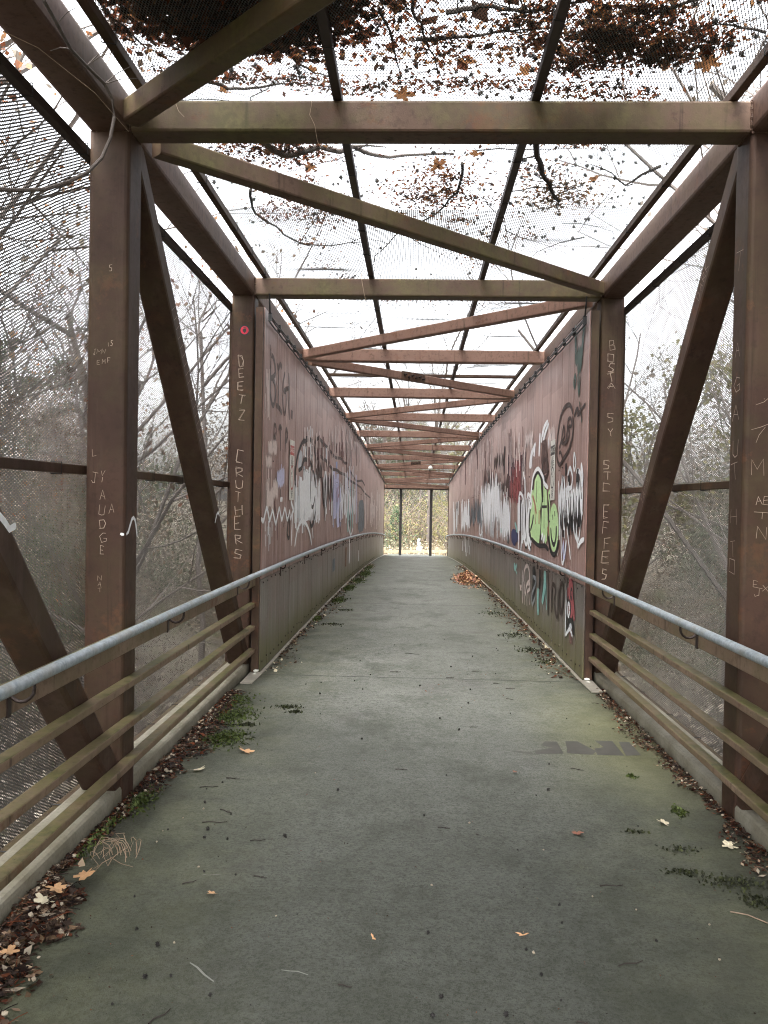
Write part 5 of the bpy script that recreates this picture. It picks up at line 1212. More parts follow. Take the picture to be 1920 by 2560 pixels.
(1,0,'grey',0.26,[(18.92,1.828),(18.78,1.36)]),
(1,0,'grey',0.245,[(17.88,2.211),(17.73,1.593)]),
(1,0,'grey',0.199,[(18.6,2.188),(18.43,1.528)]),
(1,0,'grey',0.254,[(15.9,2.177),(15.82,1.867)]),
(1,0,'grey',0.272,[(15.89,1.935),(15.72,1.03)]),
(1,0,'grey',0.238,[(17.92,2.301),(17.73,1.458)]),
(1,0,'grey',0.184,[(16.96,1.682),(16.87,1.021)]),
(1,0,'grey',0.291,[(18.92,1.691),(18.81,1.28)]),
(1,0,'grey',0.221,[(19.57,2.059),(19.48,1.587)]),
(1,0,'grey',0.289,[(18.69,2.369),(18.62,2.017)]),
(1,0,'grey',0.261,[(17.24,2.232),(17.03,1.483)]),
(1,0,'grey',0.193,[(18.28,1.663),(18.19,1.055)]),
(1,0,'grey',0.234,[(18.42,2.208),(18.27,1.788)]),
(1,0,'grey',0.294,[(17.26,1.785),(17.09,1.037)]),
(1,0,'grey',0.24,[(16.71,1.833),(16.52,1.034)]),
(1,0,'grey',0.165,[(16.93,1.76),(16.74,1.066)]),
(1,0,'grey',0.179,[(17.67,1.881),(17.48,1.083)]),
(1,0,'grey',0.245,[(16.59,1.902),(16.47,1.3)]),
(1,0,'grey',0.238,[(17.1,1.734),(16.91,1.084)]),
(1,0,'grey',0.229,[(16.57,1.79),(16.42,1.205)]),
(1,0,'grey',0.2,[(15.9,1.917),(15.86,1.64)]),
(1,0,'grey',0.267,[(15.93,1.774),(15.81,1.167)]),
(1,0,'grey',0.261,[(17.41,2.285),(17.3,1.581)]),
(1,0,'pinkpale',0.177,[(14.573,1.899),(14.526,1.532)]),
(1,0,'pinkpale',0.144,[(14.209,1.906),(14.021,1.083)]),
(1,0,'pinkpale',0.137,[(13.978,1.575),(13.905,1.285)]),
(1,0,'pinkpale',0.185,[(14.556,1.959),(14.423,1.095)]),
(1,0,'pinkpale',0.184,[(14.057,1.665),(14.001,1.394)]),
(1,0,'pinkpale',0.287,[(14.285,1.61),(14.25,1.336)]),
(1,0,'pinkpale',0.222,[(15.2,1.692),(15.1,1.193)]),
(1,0,'pinkpale',0.192,[(14.235,1.736),(14.189,1.331)]),
(1,0,'pinkpale',0.266,[(15.36,1.897),(15.35,1.615)]),
(1,0,'pinkpale',0.243,[(14.378,1.777),(14.259,1.102)]),
(1,0,'pinkpale',0.174,[(15.11,1.735),(15.02,1.458)]),
(1,0,'pinkpale',0.225,[(13.932,1.554),(13.873,1.055)]),
(1,0,'pinkpale',0.205,[(14.162,1.591),(14.094,1.36)]),
(1,0,'pinkpale',0.277,[(15.11,1.913),(15.08,1.502)]),
(1,0,'white',0.181,[(12.532,1.641),(12.438,1.236)]),
(1,0,'white',0.123,[(12.715,1.644),(12.655,1.201)]),
(1,0,'white',0.242,[(11.269,1.382),(11.24,1.107)]),
(1,0,'white',0.141,[(11.507,1.463),(11.436,1.016)]),
(1,0,'white',0.173,[(11.31,1.46),(11.241,1.131)]),
(1,0,'white',0.156,[(11.449,1.682),(11.344,1.092)]),
(1,0,'white',0.137,[(12.351,1.519),(12.262,0.976)]),
(1,0,'white',0.153,[(12.514,1.729),(12.506,1.563)]),
(1,0,'white',0.118,[(11.579,1.708),(11.546,1.327)]),
(1,0,'white',0.193,[(11.704,1.46),(11.678,1.112)]),
(1,0,'white',0.206,[(12.106,1.666),(12.024,1.116)]),
(1,0,'white',0.119,[(12.169,1.749),(12.075,1.304)]),
(1,0,'brownblack',0.164,[(19.44,2.503),(19.3,2.215),(19.11,1.83),(18.96,1.628),(18.93,1.852),(18.94,2.27),(18.9,2.498),(18.76,2.253),(18.58,1.807),(18.42,1.557),(18.34,1.761),(18.3,2.172),(18.27,2.492)]),
(1,0,'brownblack',0.146,[(18.37,2.432),(18.21,2.147),(17.99,1.765),(17.81,1.568),(17.77,1.796),(17.79,2.218),(17.76,2.456),(17.64,2.234),(17.49,1.816),(17.36,1.572),(17.31,1.738),(17.29,2.089),(17.28,2.364)]),
(1,0,'brownblack',0.129,[(17.27,2.401),(17.11,2.087),(16.9,1.665),(16.73,1.441),(16.7,1.67),(16.74,2.108),(16.73,2.355),(16.63,2.126),(16.49,1.694),(16.38,1.447),(16.36,1.632),(16.37,2.012),(16.39,2.309)]),
(1,0,'brownblack',0.116,[(16.39,2.287),(16.25,1.993),(16.05,1.598),(15.9,1.387),(15.88,1.599),(15.91,2.005),(15.9,2.236),(15.78,2.024),(15.61,1.625),(15.48,1.399),(15.46,1.578),(15.47,1.94),(15.49,2.223)]),
(1,0,'white',0.227,[(19.92,1.288),(20,1.231),(20.1,1.151),(20.13,1.083),(20.05,1.042),(19.9,1.016),(19.72,1.007),(19.51,1.027),(19.28,1.065),(19.12,1.095)]),
(1,0,'pinkpale',0.204,[(21.01,2.201),(20.93,1.806)]),
(1,0,'pinkpale',0.2,[(20.86,2.7),(20.64,2.069)]),
(1,0,'pinkpale',0.285,[(19.84,2.081),(19.59,1.348)]),
(1,0,'pinkpale',0.204,[(20.89,2.635),(20.76,1.992)]),
(1,0,'pinkpale',0.226,[(22.2,2.509),(21.88,1.273)]),
(1,0,'pinkpale',0.225,[(21.75,2.593),(21.4,1.446)]),
(1,0,'pinkpale',0.22,[(21.84,2.467),(21.65,1.676)]),
(1,0,'pinkpale',0.251,[(20.84,2.165),(20.54,1.28)]),
(1,0,'bluegrey',1.14,[(30.86,2.119),(30.77,1.048)]),
(1,0,'white',0.445,[(27.77,1.956),(27.57,1.687)]),
(1,0,'white',0.576,[(25.27,1.629),(25.3,1.397)]),
(1,0,'white',0.679,[(31.32,1.893),(31.06,1.219)]),
(1,0,'white',0.386,[(24.52,1.551),(24.37,1.047)]),
(1,0,'white',0.637,[(33.4,2.16),(32.81,1.126)]),
(1,0,'white',0.476,[(25.6,1.737),(25.38,1.348)]),
(1,0,'white',0.532,[(25.66,1.78),(25.56,1.336)]),
(1,0,'white',0.701,[(33.53,2.123),(33.08,0.958)]),
(1,0,'white',0.706,[(26.09,1.673),(25.96,1.368)]),
(1,0,'white',0.653,[(33.74,2.002),(33.32,1.516)]),
(1,0,'white',0.573,[(30.79,1.796),(30.51,1.031)]),
(1,0,'white',0.584,[(25.14,1.749),(25.09,1.247)]),
(1,0,'white',0.538,[(24.8,1.527),(24.77,1.182)]),
(1,0,'white',0.488,[(28.12,2.064),(27.84,1.659)]),
(1,0,'white',0.608,[(26.12,1.979),(25.94,1.297)]),
(1,0,'white',0.607,[(23.93,1.504),(23.72,1.15)]),
(1,0,'white',0.735,[(24.37,1.549),(24.22,1.202)]),
(1,0,'white',0.592,[(30.29,1.883),(29.95,1.299)]),
(1,0,'white',0.613,[(32.7,1.832),(32.24,0.953)]),
(1,0,'white',0.606,[(27.15,1.747),(27.05,1.237)]),
(1,0,'white',0.653,[(33.5,2.261),(33.54,1.935)]),
(1,0,'white',0.627,[(33.06,1.957),(32.63,1.077)]),
(1,0,'white',0.561,[(27.38,2.087),(27.17,1.667)]),
(1,0,'white',0.648,[(24.35,1.986),(24.19,1.406)]),
(1,0,'white',0.609,[(29.94,2.125),(29.9,1.639)]),
(1,0,'white',0.573,[(31.66,2.175),(31.13,1.171)]),
(1,0,'brownblack',0.342,[(27.2,1.604),(27.07,1.27)]),
(1,0,'brownblack',0.302,[(25.48,1.905),(25.48,1.701)]),
(1,0,'brownblack',0.272,[(24.17,1.547),(24.17,1.259)]),
(1,0,'brownblack',0.467,[(31.76,2.079),(31.63,1.578)]),
(1,0,'brownblack',0.39,[(29.14,2.088),(28.8,1.321)]),
(1,0,'brownblack',0.463,[(31.58,2.011),(31.56,1.52)]),
(1,0,'white',0.416,[(28.05,1.904),(27.9,1.615),(27.68,1.227),(27.47,1.016),(27.33,1.209),(27.21,1.589),(27.1,1.811),(26.99,1.629),(26.89,1.278),(26.78,1.083),(26.63,1.284),(26.46,1.651),(26.31,1.851),(26.21,1.637),(26.14,1.245),(26.05,1.019),(25.9,1.181),(25.74,1.52),(25.62,1.784)]),
(1,0,'white',0.359,[(26,1.947),(25.78,1.705),(25.49,1.381),(25.27,1.215),(25.25,1.416),(25.32,1.785),(25.32,1.985),(25.18,1.771),(24.96,1.378),(24.77,1.148),(24.64,1.326),(24.53,1.679),(24.44,1.878),(24.36,1.687),(24.29,1.333),(24.23,1.138),(24.16,1.313),(24.11,1.657),(24.07,1.924)]),
(1,0,'white',0.95,[(25.22,0.606),(24.92,0.332)]),
(1,0,'white',0.375,[(25.5,0.88),(25.28,0.502)]),
(1,0,'white',0.351,[(24.69,0.8),(24.49,0.447)]),
(1,0,'white',0.373,[(25.34,0.753),(25.3,0.446)]),
(1,0,'white',0.324,[(23.65,0.67),(23.56,0.428)]),
(1,0,'white',0.331,[(23.94,0.894),(23.77,0.633)]),
(1,0,'white',0.395,[(26.08,0.876),(26.07,0.596)]),
(1,0,'white',0.366,[(25.17,0.692),(25.02,0.343)]),
(1,0,'white',0.421,[(26.89,0.755),(26.93,0.443)]),
(1,0,'bluegrey',0.76,[(14.506,1.749),(14.548,1.232)]),
(1,0,'black2',0.38,[(14.24,1.773),(14.298,1.714),(14.381,1.628),(14.465,1.528),(14.545,1.41),(14.624,1.28),(14.681,1.185)]),
(1,0,'white',0.131,[(15.33,1.733),(15.28,1.516),(15.21,1.225),(15.15,1.069),(15.13,1.223),(15.13,1.52),(15.1,1.694),(15.01,1.556),(14.903,1.285),(14.819,1.132),(14.793,1.254),(14.794,1.5),(14.799,1.691)]),
(1,0,'white',0.121,[(14.831,1.866),(14.725,1.606),(14.579,1.257),(14.477,1.066),(14.487,1.24),(14.545,1.582),(14.557,1.775),(14.459,1.588),(14.313,1.242),(14.21,1.054),(14.208,1.233),(14.252,1.579),(14.29,1.848)]),
(1,0,'white',0.113,[(14.222,1.681),(14.147,1.467),(14.044,1.181),(13.971,1.033),(13.975,1.203),(14.012,1.519),(14.015,1.7),(13.938,1.542),(13.826,1.241),(13.74,1.073),(13.718,1.216),(13.726,1.499),(13.735,1.72)]),
(1,0,'red2',0.57,[(14.657,1.812),(14.554,1.632)]),
(1,0,'teal',0.228,[(13.065,1.35),(13.017,1.335),(12.95,1.312),(12.887,1.288),(12.838,1.261),(12.796,1.233),(12.766,1.212)]),
(1,0,'navy',0.855,[(13.047,1.245),(13.058,1.192),(13.073,1.118),(13.071,1.058),(13.038,1.03),(12.988,1.017),(12.951,1.01)]),
(1,0,'black2',0.475,[(13.883,1.243),(13.968,1)]),
(1,0,'teal',0.19,[(15.18,1.33),(15.04,1.147)]),
(1,0,'black2',0.266,[(12.356,1.686),(12.243,0.987)]),
(1,0,'black2',0.266,[(11.828,1.679),(11.724,1.01)]),
(1,0,'black2',0.266,[(11.386,1.673),(11.289,1.03)]),
(1,0,'white',0.114,[(12.514,0.963),(12.553,1.181),(12.602,1.483),(12.606,1.715),(12.528,1.787),(12.405,1.782),(12.288,1.76),(12.19,1.739),(12.102,1.704),(12.06,1.67),(12.106,1.66),(12.199,1.654),(12.264,1.61),(12.252,1.499),(12.208,1.35),(12.181,1.213),(12.198,1.11),(12.232,1.023),(12.259,0.962)]),
(1,0,'white',0.114,[(11.993,2.023),(11.963,1.943),(11.923,1.828),(11.896,1.704),(11.904,1.582),(11.927,1.454),(11.933,1.341),(11.903,1.246),(11.855,1.169),(11.808,1.138),(11.769,1.178),(11.733,1.266),(11.707,1.368),(11.701,1.483),(11.707,1.609),(11.713,1.702)]),
(1,0,'white',0.133,[(11.668,1.701),(11.654,1.718),(11.632,1.741),(11.588,1.753),(11.506,1.744),(11.403,1.723),(11.321,1.696),(11.28,1.663),(11.262,1.624),(11.264,1.593),(11.296,1.578),(11.347,1.572),(11.387,1.569)]),
(1,0,'white',0.133,[(11.432,1.581),(11.491,1.54),(11.572,1.48),(11.623,1.405),(11.621,1.31),(11.589,1.202),(11.534,1.112),(11.448,1.06),(11.341,1.028),(11.261,1.008)]),
(1,0,'white',0.19,[(12.144,2.078),(12.032,1.975)]),
(1,0,'white',0.19,[(12.128,1.066),(12.102,1.104),(12.062,1.155),(12.002,1.181),(11.915,1.15),(11.809,1.092),(11.705,1.059),(11.619,1.087),(11.537,1.142),(11.456,1.173),(11.371,1.15),(11.288,1.103),(11.228,1.066)]),
(1,0,'black2',0.13,[(11.197,1.695),(11.187,1.765),(11.168,1.862),(11.111,1.942),(10.995,1.985),(10.844,2.01),(10.695,2.013),(10.567,1.993),(10.446,1.952),(10.353,1.893),(10.307,1.807),(10.291,1.705),(10.282,1.63)]),
(1,0,'black2',0.19,[(11.465,1.231),(11.466,1.282),(11.466,1.354),(11.452,1.43),(11.41,1.506),(11.355,1.582),(11.313,1.638)]),
(1,0,'black2',0.12,[(11.286,1.179),(11.156,1.161),(10.972,1.137),(10.795,1.117),(10.664,1.107),(10.546,1.102),(10.421,1.101),(10.283,1.106),(10.14,1.116),(10.01,1.119),(9.903,1.109),(9.811,1.093),(9.747,1.081)]),
(1,0,'white',0.12,[(11.496,1.149),(11.512,1.215),(11.533,1.31),(11.535,1.405),(11.503,1.485),(11.452,1.563),(11.398,1.639),(11.352,1.707),(11.306,1.771),(11.258,1.832),(11.222,1.889),(11.185,1.942),(11.117,1.987),(11.001,2.024),(10.854,2.051),(10.701,2.057),(10.547,2.028),(10.391,1.978),(10.268,1.932),(10.22,1.903),(10.21,1.879),(10.176,1.857),(10.081,1.834),(9.962,1.812),(9.873,1.797)]),
(1,1,'lime',0,[(11.043,1.749),(10.973,1.925),(10.692,1.997),(10.461,1.907),(10.359,1.683),(10.465,1.525),(10.386,1.366),(10.495,1.12),(11.203,1.182),(11.421,1.338),(11.328,1.569),(11.294,1.793),(11.091,1.805)]),
(1,1,'lime',0,[(10.362,1.451),(10.373,1.683),(10.242,1.843),(10.114,1.793),(9.966,1.769),(9.838,1.387),(9.888,1.184),(9.98,1.141),(10.407,1.261)]),
(1,0,'black2',0.05,[(10.408,1.113),(10.399,1.178),(10.387,1.27),(10.372,1.367),(10.356,1.455),(10.338,1.545),(10.317,1.63),(10.29,1.707),(10.261,1.778),(10.24,1.828)]),
(1,0,'black2',0.048,[(10.18,1.784),(10.117,1.32)]),
(1,0,'black2',0.1,[(10.31,1.577),(9.94,1.577)]),
(1,0,'black2',0.095,[(11.3,1.27),(11.247,1.297),(11.172,1.336),(11.109,1.376),(11.076,1.414),(11.056,1.452),(11.043,1.479)]),
(1,0,'black2',0.054,[(10.793,1.908),(10.792,1.633)]),
(1,0,'salmon',0.1,[(11.161,1.728),(11.104,1.702),(11.024,1.665),(10.945,1.624),(10.878,1.577),(10.816,1.527),(10.771,1.491)]),
(1,0,'salmon',0.12,[(10.539,1.535),(10.53,1.364)]),
(1,0,'salmon',0.12,[(9.845,1.347),(9.77,1.259)]),
(1,0,'salmon',0.069,[(10.942,1.601),(10.829,1.359)]),
(1,0,'white',0.06,[(10.325,1.179),(10.3,1.201),(10.264,1.23),(10.229,1.244),(10.203,1.223),(10.18,1.185),(10.15,1.164),(10.108,1.181),(10.061,1.215),(10.026,1.241)]),
(1,0,'black2',0.07,[(10.287,1.159),(10.228,1.234)]),
(1,0,'black2',0.1,[(9.107,1.225),(9.111,1.215),(9.117,1.202),(9.124,1.188),(9.131,1.176),(9.14,1.165),(9.149,1.154),(9.159,1.144),(9.169,1.134),(9.181,1.124),(9.193,1.115),(9.206,1.106),(9.22,1.097),(9.234,1.089),(9.249,1.083),(9.265,1.076),(9.281,1.07),(9.297,1.065),(9.314,1.06),(9.331,1.057),(9.349,1.054),(9.367,1.052),(9.385,1.05),(9.403,1.049),(9.422,1.048),(9.44,1.048),(9.458,1.05),(9.477,1.052),(9.495,1.055),(9.514,1.059),(9.532,1.063),(9.549,1.068),(9.567,1.073),(9.584,1.08),(9.601,1.087),(9.617,1.095),(9.633,1.104),(9.648,1.113),(9.663,1.122),(9.677,1.132),(9.69,1.143),(9.702,1.154),(9.713,1.166),(9.723,1.178),(9.733,1.19),(9.742,1.203),(9.75,1.218),(9.758,1.233),(9.763,1.244)]),
(1,0,'black2',0.14,[(9.741,1.755),(9.755,1.709),(9.774,1.644),(9.781,1.576),(9.764,1.511),(9.736,1.446),(9.714,1.399)]),
(1,0,'lime',0.06,[(9.649,1.753),(9.707,1.751),(9.785,1.746),(9.832,1.727),(9.812,1.686),(9.759,1.631),(9.718,1.577),(9.72,1.528),(9.735,1.481),(9.733,1.448),(9.689,1.439),(9.627,1.444),(9.58,1.45)]),
(1,1,'lime',0,[(9.109,1.354),(9.112,1.281),(9.137,1.212),(9.185,1.155),(9.251,1.111),(9.33,1.085),(9.417,1.081),(9.505,1.098),(9.586,1.136),(9.653,1.193),(9.701,1.262),(9.725,1.34),(9.721,1.418),(9.692,1.489),(9.639,1.549),(9.568,1.591),(9.485,1.612),(9.396,1.612),(9.311,1.59),(9.234,1.549),(9.172,1.494),(9.13,1.426)]),
(1,0,'black2',0.07,[(9.626,1.342),(9.61,1.308),(9.586,1.259),(9.55,1.217),(9.5,1.187),(9.439,1.164),(9.382,1.157),(9.335,1.171),(9.292,1.201),(9.261,1.238),(9.249,1.283),(9.248,1.333),(9.249,1.37)]),
(1,0,'black2',0.06,[(9.507,1.489),(9.488,1.432)]),
(1,0,'black2',0.07,[(9.372,1.529),(9.353,1.472)]),
(1,0,'black2',0.16,[(8.884,1.9),(8.934,1.841),(8.999,1.76),(9.016,1.695),(8.935,1.671),(8.804,1.666),(8.704,1.664)]),
(1,0,'black2',0.2,[(8.585,1.889),(8.525,1.784)]),
(1,0,'black2',0.16,[(8.289,1.34),(8.316,1.392),(8.351,1.464),(8.355,1.525),(8.299,1.546),(8.211,1.554),(8.14,1.593),(8.11,1.699),(8.099,1.836),(8.093,1.938)]),
(1,0,'black2',0.22,[(8.784,1.487),(8.808,1.263)]),
(1,0,'black2',0.2,[(8.581,1.445),(8.515,1.29)]),
(1,0,'black2',0.14,[(8.747,2.02),(8.732,1.894)]),
(1,0,'black2',0.18,[(8.003,1.512),(7.969,1.391)]),
(1,0,'white',0.048,[(9.171,1.855),(9.148,1.786),(9.114,1.687),(9.082,1.576),(9.055,1.454),(9.03,1.323),(9.012,1.228)]),
(1,0,'white',0.045,[(8.947,1.903),(8.962,1.856),(8.981,1.783),(8.986,1.667),(8.968,1.477),(8.935,1.247),(8.898,1.07),(8.859,1.002),(8.817,0.992),(8.777,1.005),(8.745,1.034),(8.717,1.084),(8.691,1.134),(8.664,1.181),(8.639,1.226),(8.63,1.242),(8.649,1.203),(8.683,1.133),(8.71,1.08)]),
(1,0,'white',0.06,[(8.857,1.891),(8.836,1.864),(8.808,1.827),(8.794,1.79),(8.809,1.759),(8.838,1.731),(8.861,1.711)]),
(1,0,'white',0.05,[(8.633,1.892),(8.601,1.916),(8.556,1.949),(8.508,1.964),(8.457,1.947),(8.404,1.911),(8.372,1.873),(8.37,1.835),(8.389,1.795),(8.429,1.764),(8.505,1.759),(8.601,1.765),(8.666,1.752),(8.669,1.695),(8.639,1.62),(8.596,1.576),(8.542,1.605),(8.477,1.667),(8.421,1.696),(8.391,1.642),(8.372,1.554),(8.353,1.508),(8.333,1.564),(8.313,1.664),(8.288,1.727),(8.253,1.695),(8.214,1.621),(8.182,1.576),(8.165,1.601),(8.157,1.657),(8.152,1.7)]),
(1,0,'white',0.04,[(8.308,2.107),(8.316,2.083),(8.326,2.049),(8.329,2.015),(8.322,1.981),(8.307,1.947),(8.288,1.929),(8.258,1.937),(8.224,1.962),(8.207,1.993),(8.227,2.03),(8.265,2.073),(8.295,2.105)]),
(1,0,'white',0.06,[(7.931,1.986),(7.935,1.954),(7.939,1.908),(7.938,1.866),(7.925,1.831),(7.907,1.799),(7.889,1.785),(7.873,1.798),(7.859,1.829),(7.857,1.864),(7.878,1.901),(7.911,1.941),(7.937,1.97)]),
(1,0,'white',0.05,[(8.175,1.907),(8.148,1.912),(8.109,1.919),(8.069,1.919),(8.03,1.909),(7.991,1.893),(7.959,1.867),(7.939,1.831),(7.927,1.786),(7.924,1.737),(7.94,1.683),(7.965,1.625),(7.969,1.577),(7.928,1.546),(7.866,1.526),(7.819,1.513)]),
(1,0,'white',0.06,[(8.717,1.77),(8.674,1.696),(8.612,1.596),(8.543,1.533),(8.469,1.56),(8.39,1.627),(8.325,1.661),(8.297,1.609),(8.285,1.523),(8.259,1.475),(8.196,1.521),(8.118,1.607),(8.062,1.658),(8.06,1.621),(8.083,1.546),(8.086,1.495),(8.041,1.504),(7.976,1.54),(7.926,1.568)]),
(1,0,'white',0.06,[(8.806,1.46),(8.777,1.474),(8.735,1.491),(8.685,1.497),(8.624,1.477),(8.556,1.445),(8.506,1.42)]),
(1,0,'white',0.042,[(8.684,1.488),(8.645,1.43),(8.59,1.349),(8.537,1.273),(8.495,1.218),(8.456,1.172),(8.425,1.131),(8.405,1.099),(8.392,1.073),(8.384,1.056)]),
(1,0,'white',0.05,[(8.301,1.449),(8.277,1.416),(8.241,1.37),(8.198,1.327),(8.145,1.297),(8.085,1.272),(8.038,1.25),(8.023,1.228),(8.022,1.21),(8.011,1.202),(7.98,1.213),(7.939,1.236),(7.892,1.256),(7.835,1.268),(7.773,1.277),(7.727,1.283)]),
(1,0,'white',0.04,[(8.086,1.495),(8.098,1.454),(8.113,1.397),(8.113,1.346),(8.085,1.306),(8.041,1.273),(7.997,1.268),(7.96,1.311),(7.924,1.383),(7.893,1.448),(7.871,1.49),(7.854,1.522),(7.843,1.545)]),
(1,0,'lilac',0.045,[(8.887,1.07),(8.855,1.12),(8.81,1.187),(8.777,1.219),(8.776,1.172),(8.787,1.089),(8.781,1.041),(8.732,1.083),(8.666,1.163),(8.626,1.207),(8.644,1.166),(8.691,1.087),(8.728,1.026)]),
(1,0,'white',0.045,[(8.827,1.58),(8.798,1.338)]),
(1,0,'white',0.047,[(8.966,1.517),(8.968,1.404)]),
(1,0,'white',0.045,[(8.854,1.61),(8.832,1.463)]),
(1,0,'white',0.045,[(8.778,1.458),(8.762,1.33)]),
(1,0,'white',0.044,[(8.771,1.556),(8.729,1.253)]),
(1,0,'white',0.048,[(9.102,1.585),(9.065,1.269)]),
(1,0,'pinkpale',0.039,[(9.079,1.115),(9.143,1.055)]),
(1,0,'pinkpale',0.066,[(12.008,0.692),(11.984,0.624),(11.952,0.527),(11.928,0.434),(11.924,0.356),(11.93,0.283),(11.935,0.231)]),
(1,0,'pinkpale',0.062,[(11.866,0.541),(11.86,0.586),(11.849,0.649),(11.814,0.705),(11.745,0.742),(11.654,0.769),(11.561,0.783),(11.473,0.779),(11.386,0.761),(11.321,0.73),(11.288,0.68),(11.278,0.618),(11.297,0.569),(11.356,0.555),(11.442,0.555),(11.524,0.54),(11.584,0.484),(11.638,0.413),(11.686,0.377),(11.728,0.415),(11.764,0.489),(11.789,0.547)]),
(1,0,'pinkpale',0.06,[(11.524,0.54),(11.466,0.557),(11.384,0.579),(11.314,0.587),(11.265,0.567),(11.23,0.532),(11.23,0.499),(11.294,0.482),(11.394,0.467),(11.471,0.437),(11.491,0.375),(11.485,0.298),(11.478,0.241)]),
(1,0,'pinkpale',0.069,[(12.298,0.452),(12.242,0.438),(12.168,0.419),(12.124,0.406),(12.154,0.407),(12.218,0.416),(12.251,0.426),(12.214,0.437),(12.145,0.45),(12.092,0.46)]),
(1,0,'pinkpale',0.064,[(11.722,0.364),(11.702,0.237)]),
(1,0,'pinkpale',0.059,[(11.332,0.47),(11.233,0.288)]),
(1,0,'black2',0.3,[(10.936,0.814),(10.903,0.769),(10.859,0.703),(10.843,0.627),(10.883,0.538),(10.952,0.441),(11.005,0.37)]),
(1,0,'black2',0.2,[(10.372,0.817),(10.398,0.576)]),
(1,0,'greyd',0.08,[(11.048,0.666),(10.964,0.673),(10.847,0.681),(10.754,0.68),(10.709,0.666),(10.691,0.643),(10.712,0.61),(10.8,0.564),(10.927,0.508),(11.017,0.453),(11.033,0.397),(11.009,0.344),(10.963,0.319),(10.889,0.349),(10.793,0.409),(10.722,0.455)]),
(1,0,'black2',0.08,[(10.202,0.855),(10.143,0.428)]),
(1,0,'teal',0.14,[(10.489,0.577),(10.494,0.539),(10.499,0.484),(10.498,0.425),(10.483,0.363),(10.46,0.3),(10.443,0.253)]),
(1,0,'teal',0.18,[(9.973,0.828),(9.968,0.787),(9.964,0.727),(9.978,0.658),(10.027,0.578),(10.093,0.491),(10.143,0.428)]),
(1,0,'teal',0.08,[(9.903,0.708),(9.806,0.392)]),
(1,0,'teal',0.19,[(12.983,0.735),(12.976,0.704),(12.964,0.661),(12.93,0.639),(12.856,0.659),(12.761,0.699),(12.69,0.731)]),
(1,0,'teal',0.114,[(12.857,0.645),(12.667,0.593)]),
(1,0,'brownblack',0.06,[(9.762,0.861),(9.745,0.794),(9.722,0.699),(9.702,0.601),(9.692,0.508),(9.687,0.415),(9.684,0.348)]),
(1,0,'brownblack',0.05,[(9.447,0.403),(9.454,0.483),(9.463,0.594),(9.458,0.682),(9.429,0.717),(9.387,0.726),(9.342,0.725),(9.294,0.718),(9.244,0.701),(9.216,0.673),(9.237,0.63),(9.281,0.577),(9.292,0.524),(9.231,0.464),(9.137,0.405),(9.065,0.396),(9.047,0.481),(9.053,0.617),(9.06,0.72)]),
(1,0,'brownblack',0.06,[(8.893,0.449),(8.915,0.5),(8.945,0.571),(8.96,0.638),(8.949,0.69),(8.922,0.735),(8.888,0.766),(8.845,0.782),(8.795,0.783),(8.758,0.763),(8.744,0.711),(8.743,0.637),(8.756,0.57),(8.789,0.521),(8.836,0.481),(8.871,0.452)]),
(1,0,'pink2',0.22,[(8.347,0.873),(8.334,0.818),(8.317,0.741),(8.304,0.665),(8.301,0.6),(8.302,0.539),(8.304,0.496)]),
(1,0,'pink2',0.12,[(8.193,0.678),(8.117,0.493)]),
(1,0,'pink2',0.1,[(8.473,0.775),(8.458,0.648)]),
(1,0,'pink3',0.3,[(8.318,0.452),(8.257,0.249)]),
(1,0,'black2',0.04,[(8.545,0.878),(8.545,0.826),(8.546,0.752),(8.542,0.682),(8.529,0.632),(8.513,0.588),(8.505,0.541),(8.515,0.487),(8.534,0.431),(8.548,0.391)]),
(1,0,'white',0.043,[(8.56,0.767),(8.563,0.708),(8.568,0.624),(8.573,0.533),(8.577,0.438),(8.58,0.34),(8.582,0.269)]),
(1,0,'black2',0.032,[(8.304,0.665),(8.292,0.676),(8.277,0.693),(8.264,0.711),(8.257,0.731),(8.255,0.752),(8.259,0.768),(8.275,0.775),(8.298,0.776),(8.316,0.77),(8.325,0.753),(8.33,0.728),(8.328,0.705),(8.316,0.689),(8.299,0.676),(8.285,0.667)]),
(1,0,'black2',0.04,[(8.443,0.693),(8.465,0.663),(8.494,0.621),(8.509,0.577),(8.497,0.533),(8.469,0.49),(8.436,0.464),(8.398,0.468),(8.356,0.491),(8.326,0.521),(8.318,0.557),(8.324,0.6),(8.339,0.633),(8.369,0.646),(8.408,0.649),(8.438,0.65)]),
(1,0,'white',0.041,[(8.362,0.566),(8.363,0.556),(8.364,0.542),(8.368,0.528),(8.374,0.517),(8.382,0.508),(8.392,0.501),(8.403,0.497),(8.414,0.496),(8.426,0.498),(8.437,0.502),(8.447,0.508),(8.456,0.517),(8.463,0.528),(8.467,0.54),(8.47,0.553),(8.47,0.566),(8.468,0.58),(8.464,0.592),(8.458,0.602),(8.45,0.611),(8.44,0.618),(8.429,0.621),(8.418,0.622),(8.406,0.621),(8.396,0.617),(8.386,0.611),(8.377,0.602),(8.37,0.59),(8.365,0.576),(8.362,0.566)]),
(1,0,'pinkpale',0.033,[(8.439,0.586),(8.413,0.538)]),
(1,0,'black2',0.08,[(8.574,0.271),(8.552,0.292),(8.52,0.323),(8.483,0.357),(8.445,0.393),(8.404,0.432),(8.358,0.46),(8.306,0.472),(8.252,0.472),(8.205,0.46),(8.174,0.428),(8.152,0.385),(8.137,0.352)]),
(1,0,'grey',0.09,[(8.482,0.342),(8.449,0.369),(8.402,0.407),(8.354,0.432),(8.31,0.429),(8.267,0.413),(8.236,0.4)]),
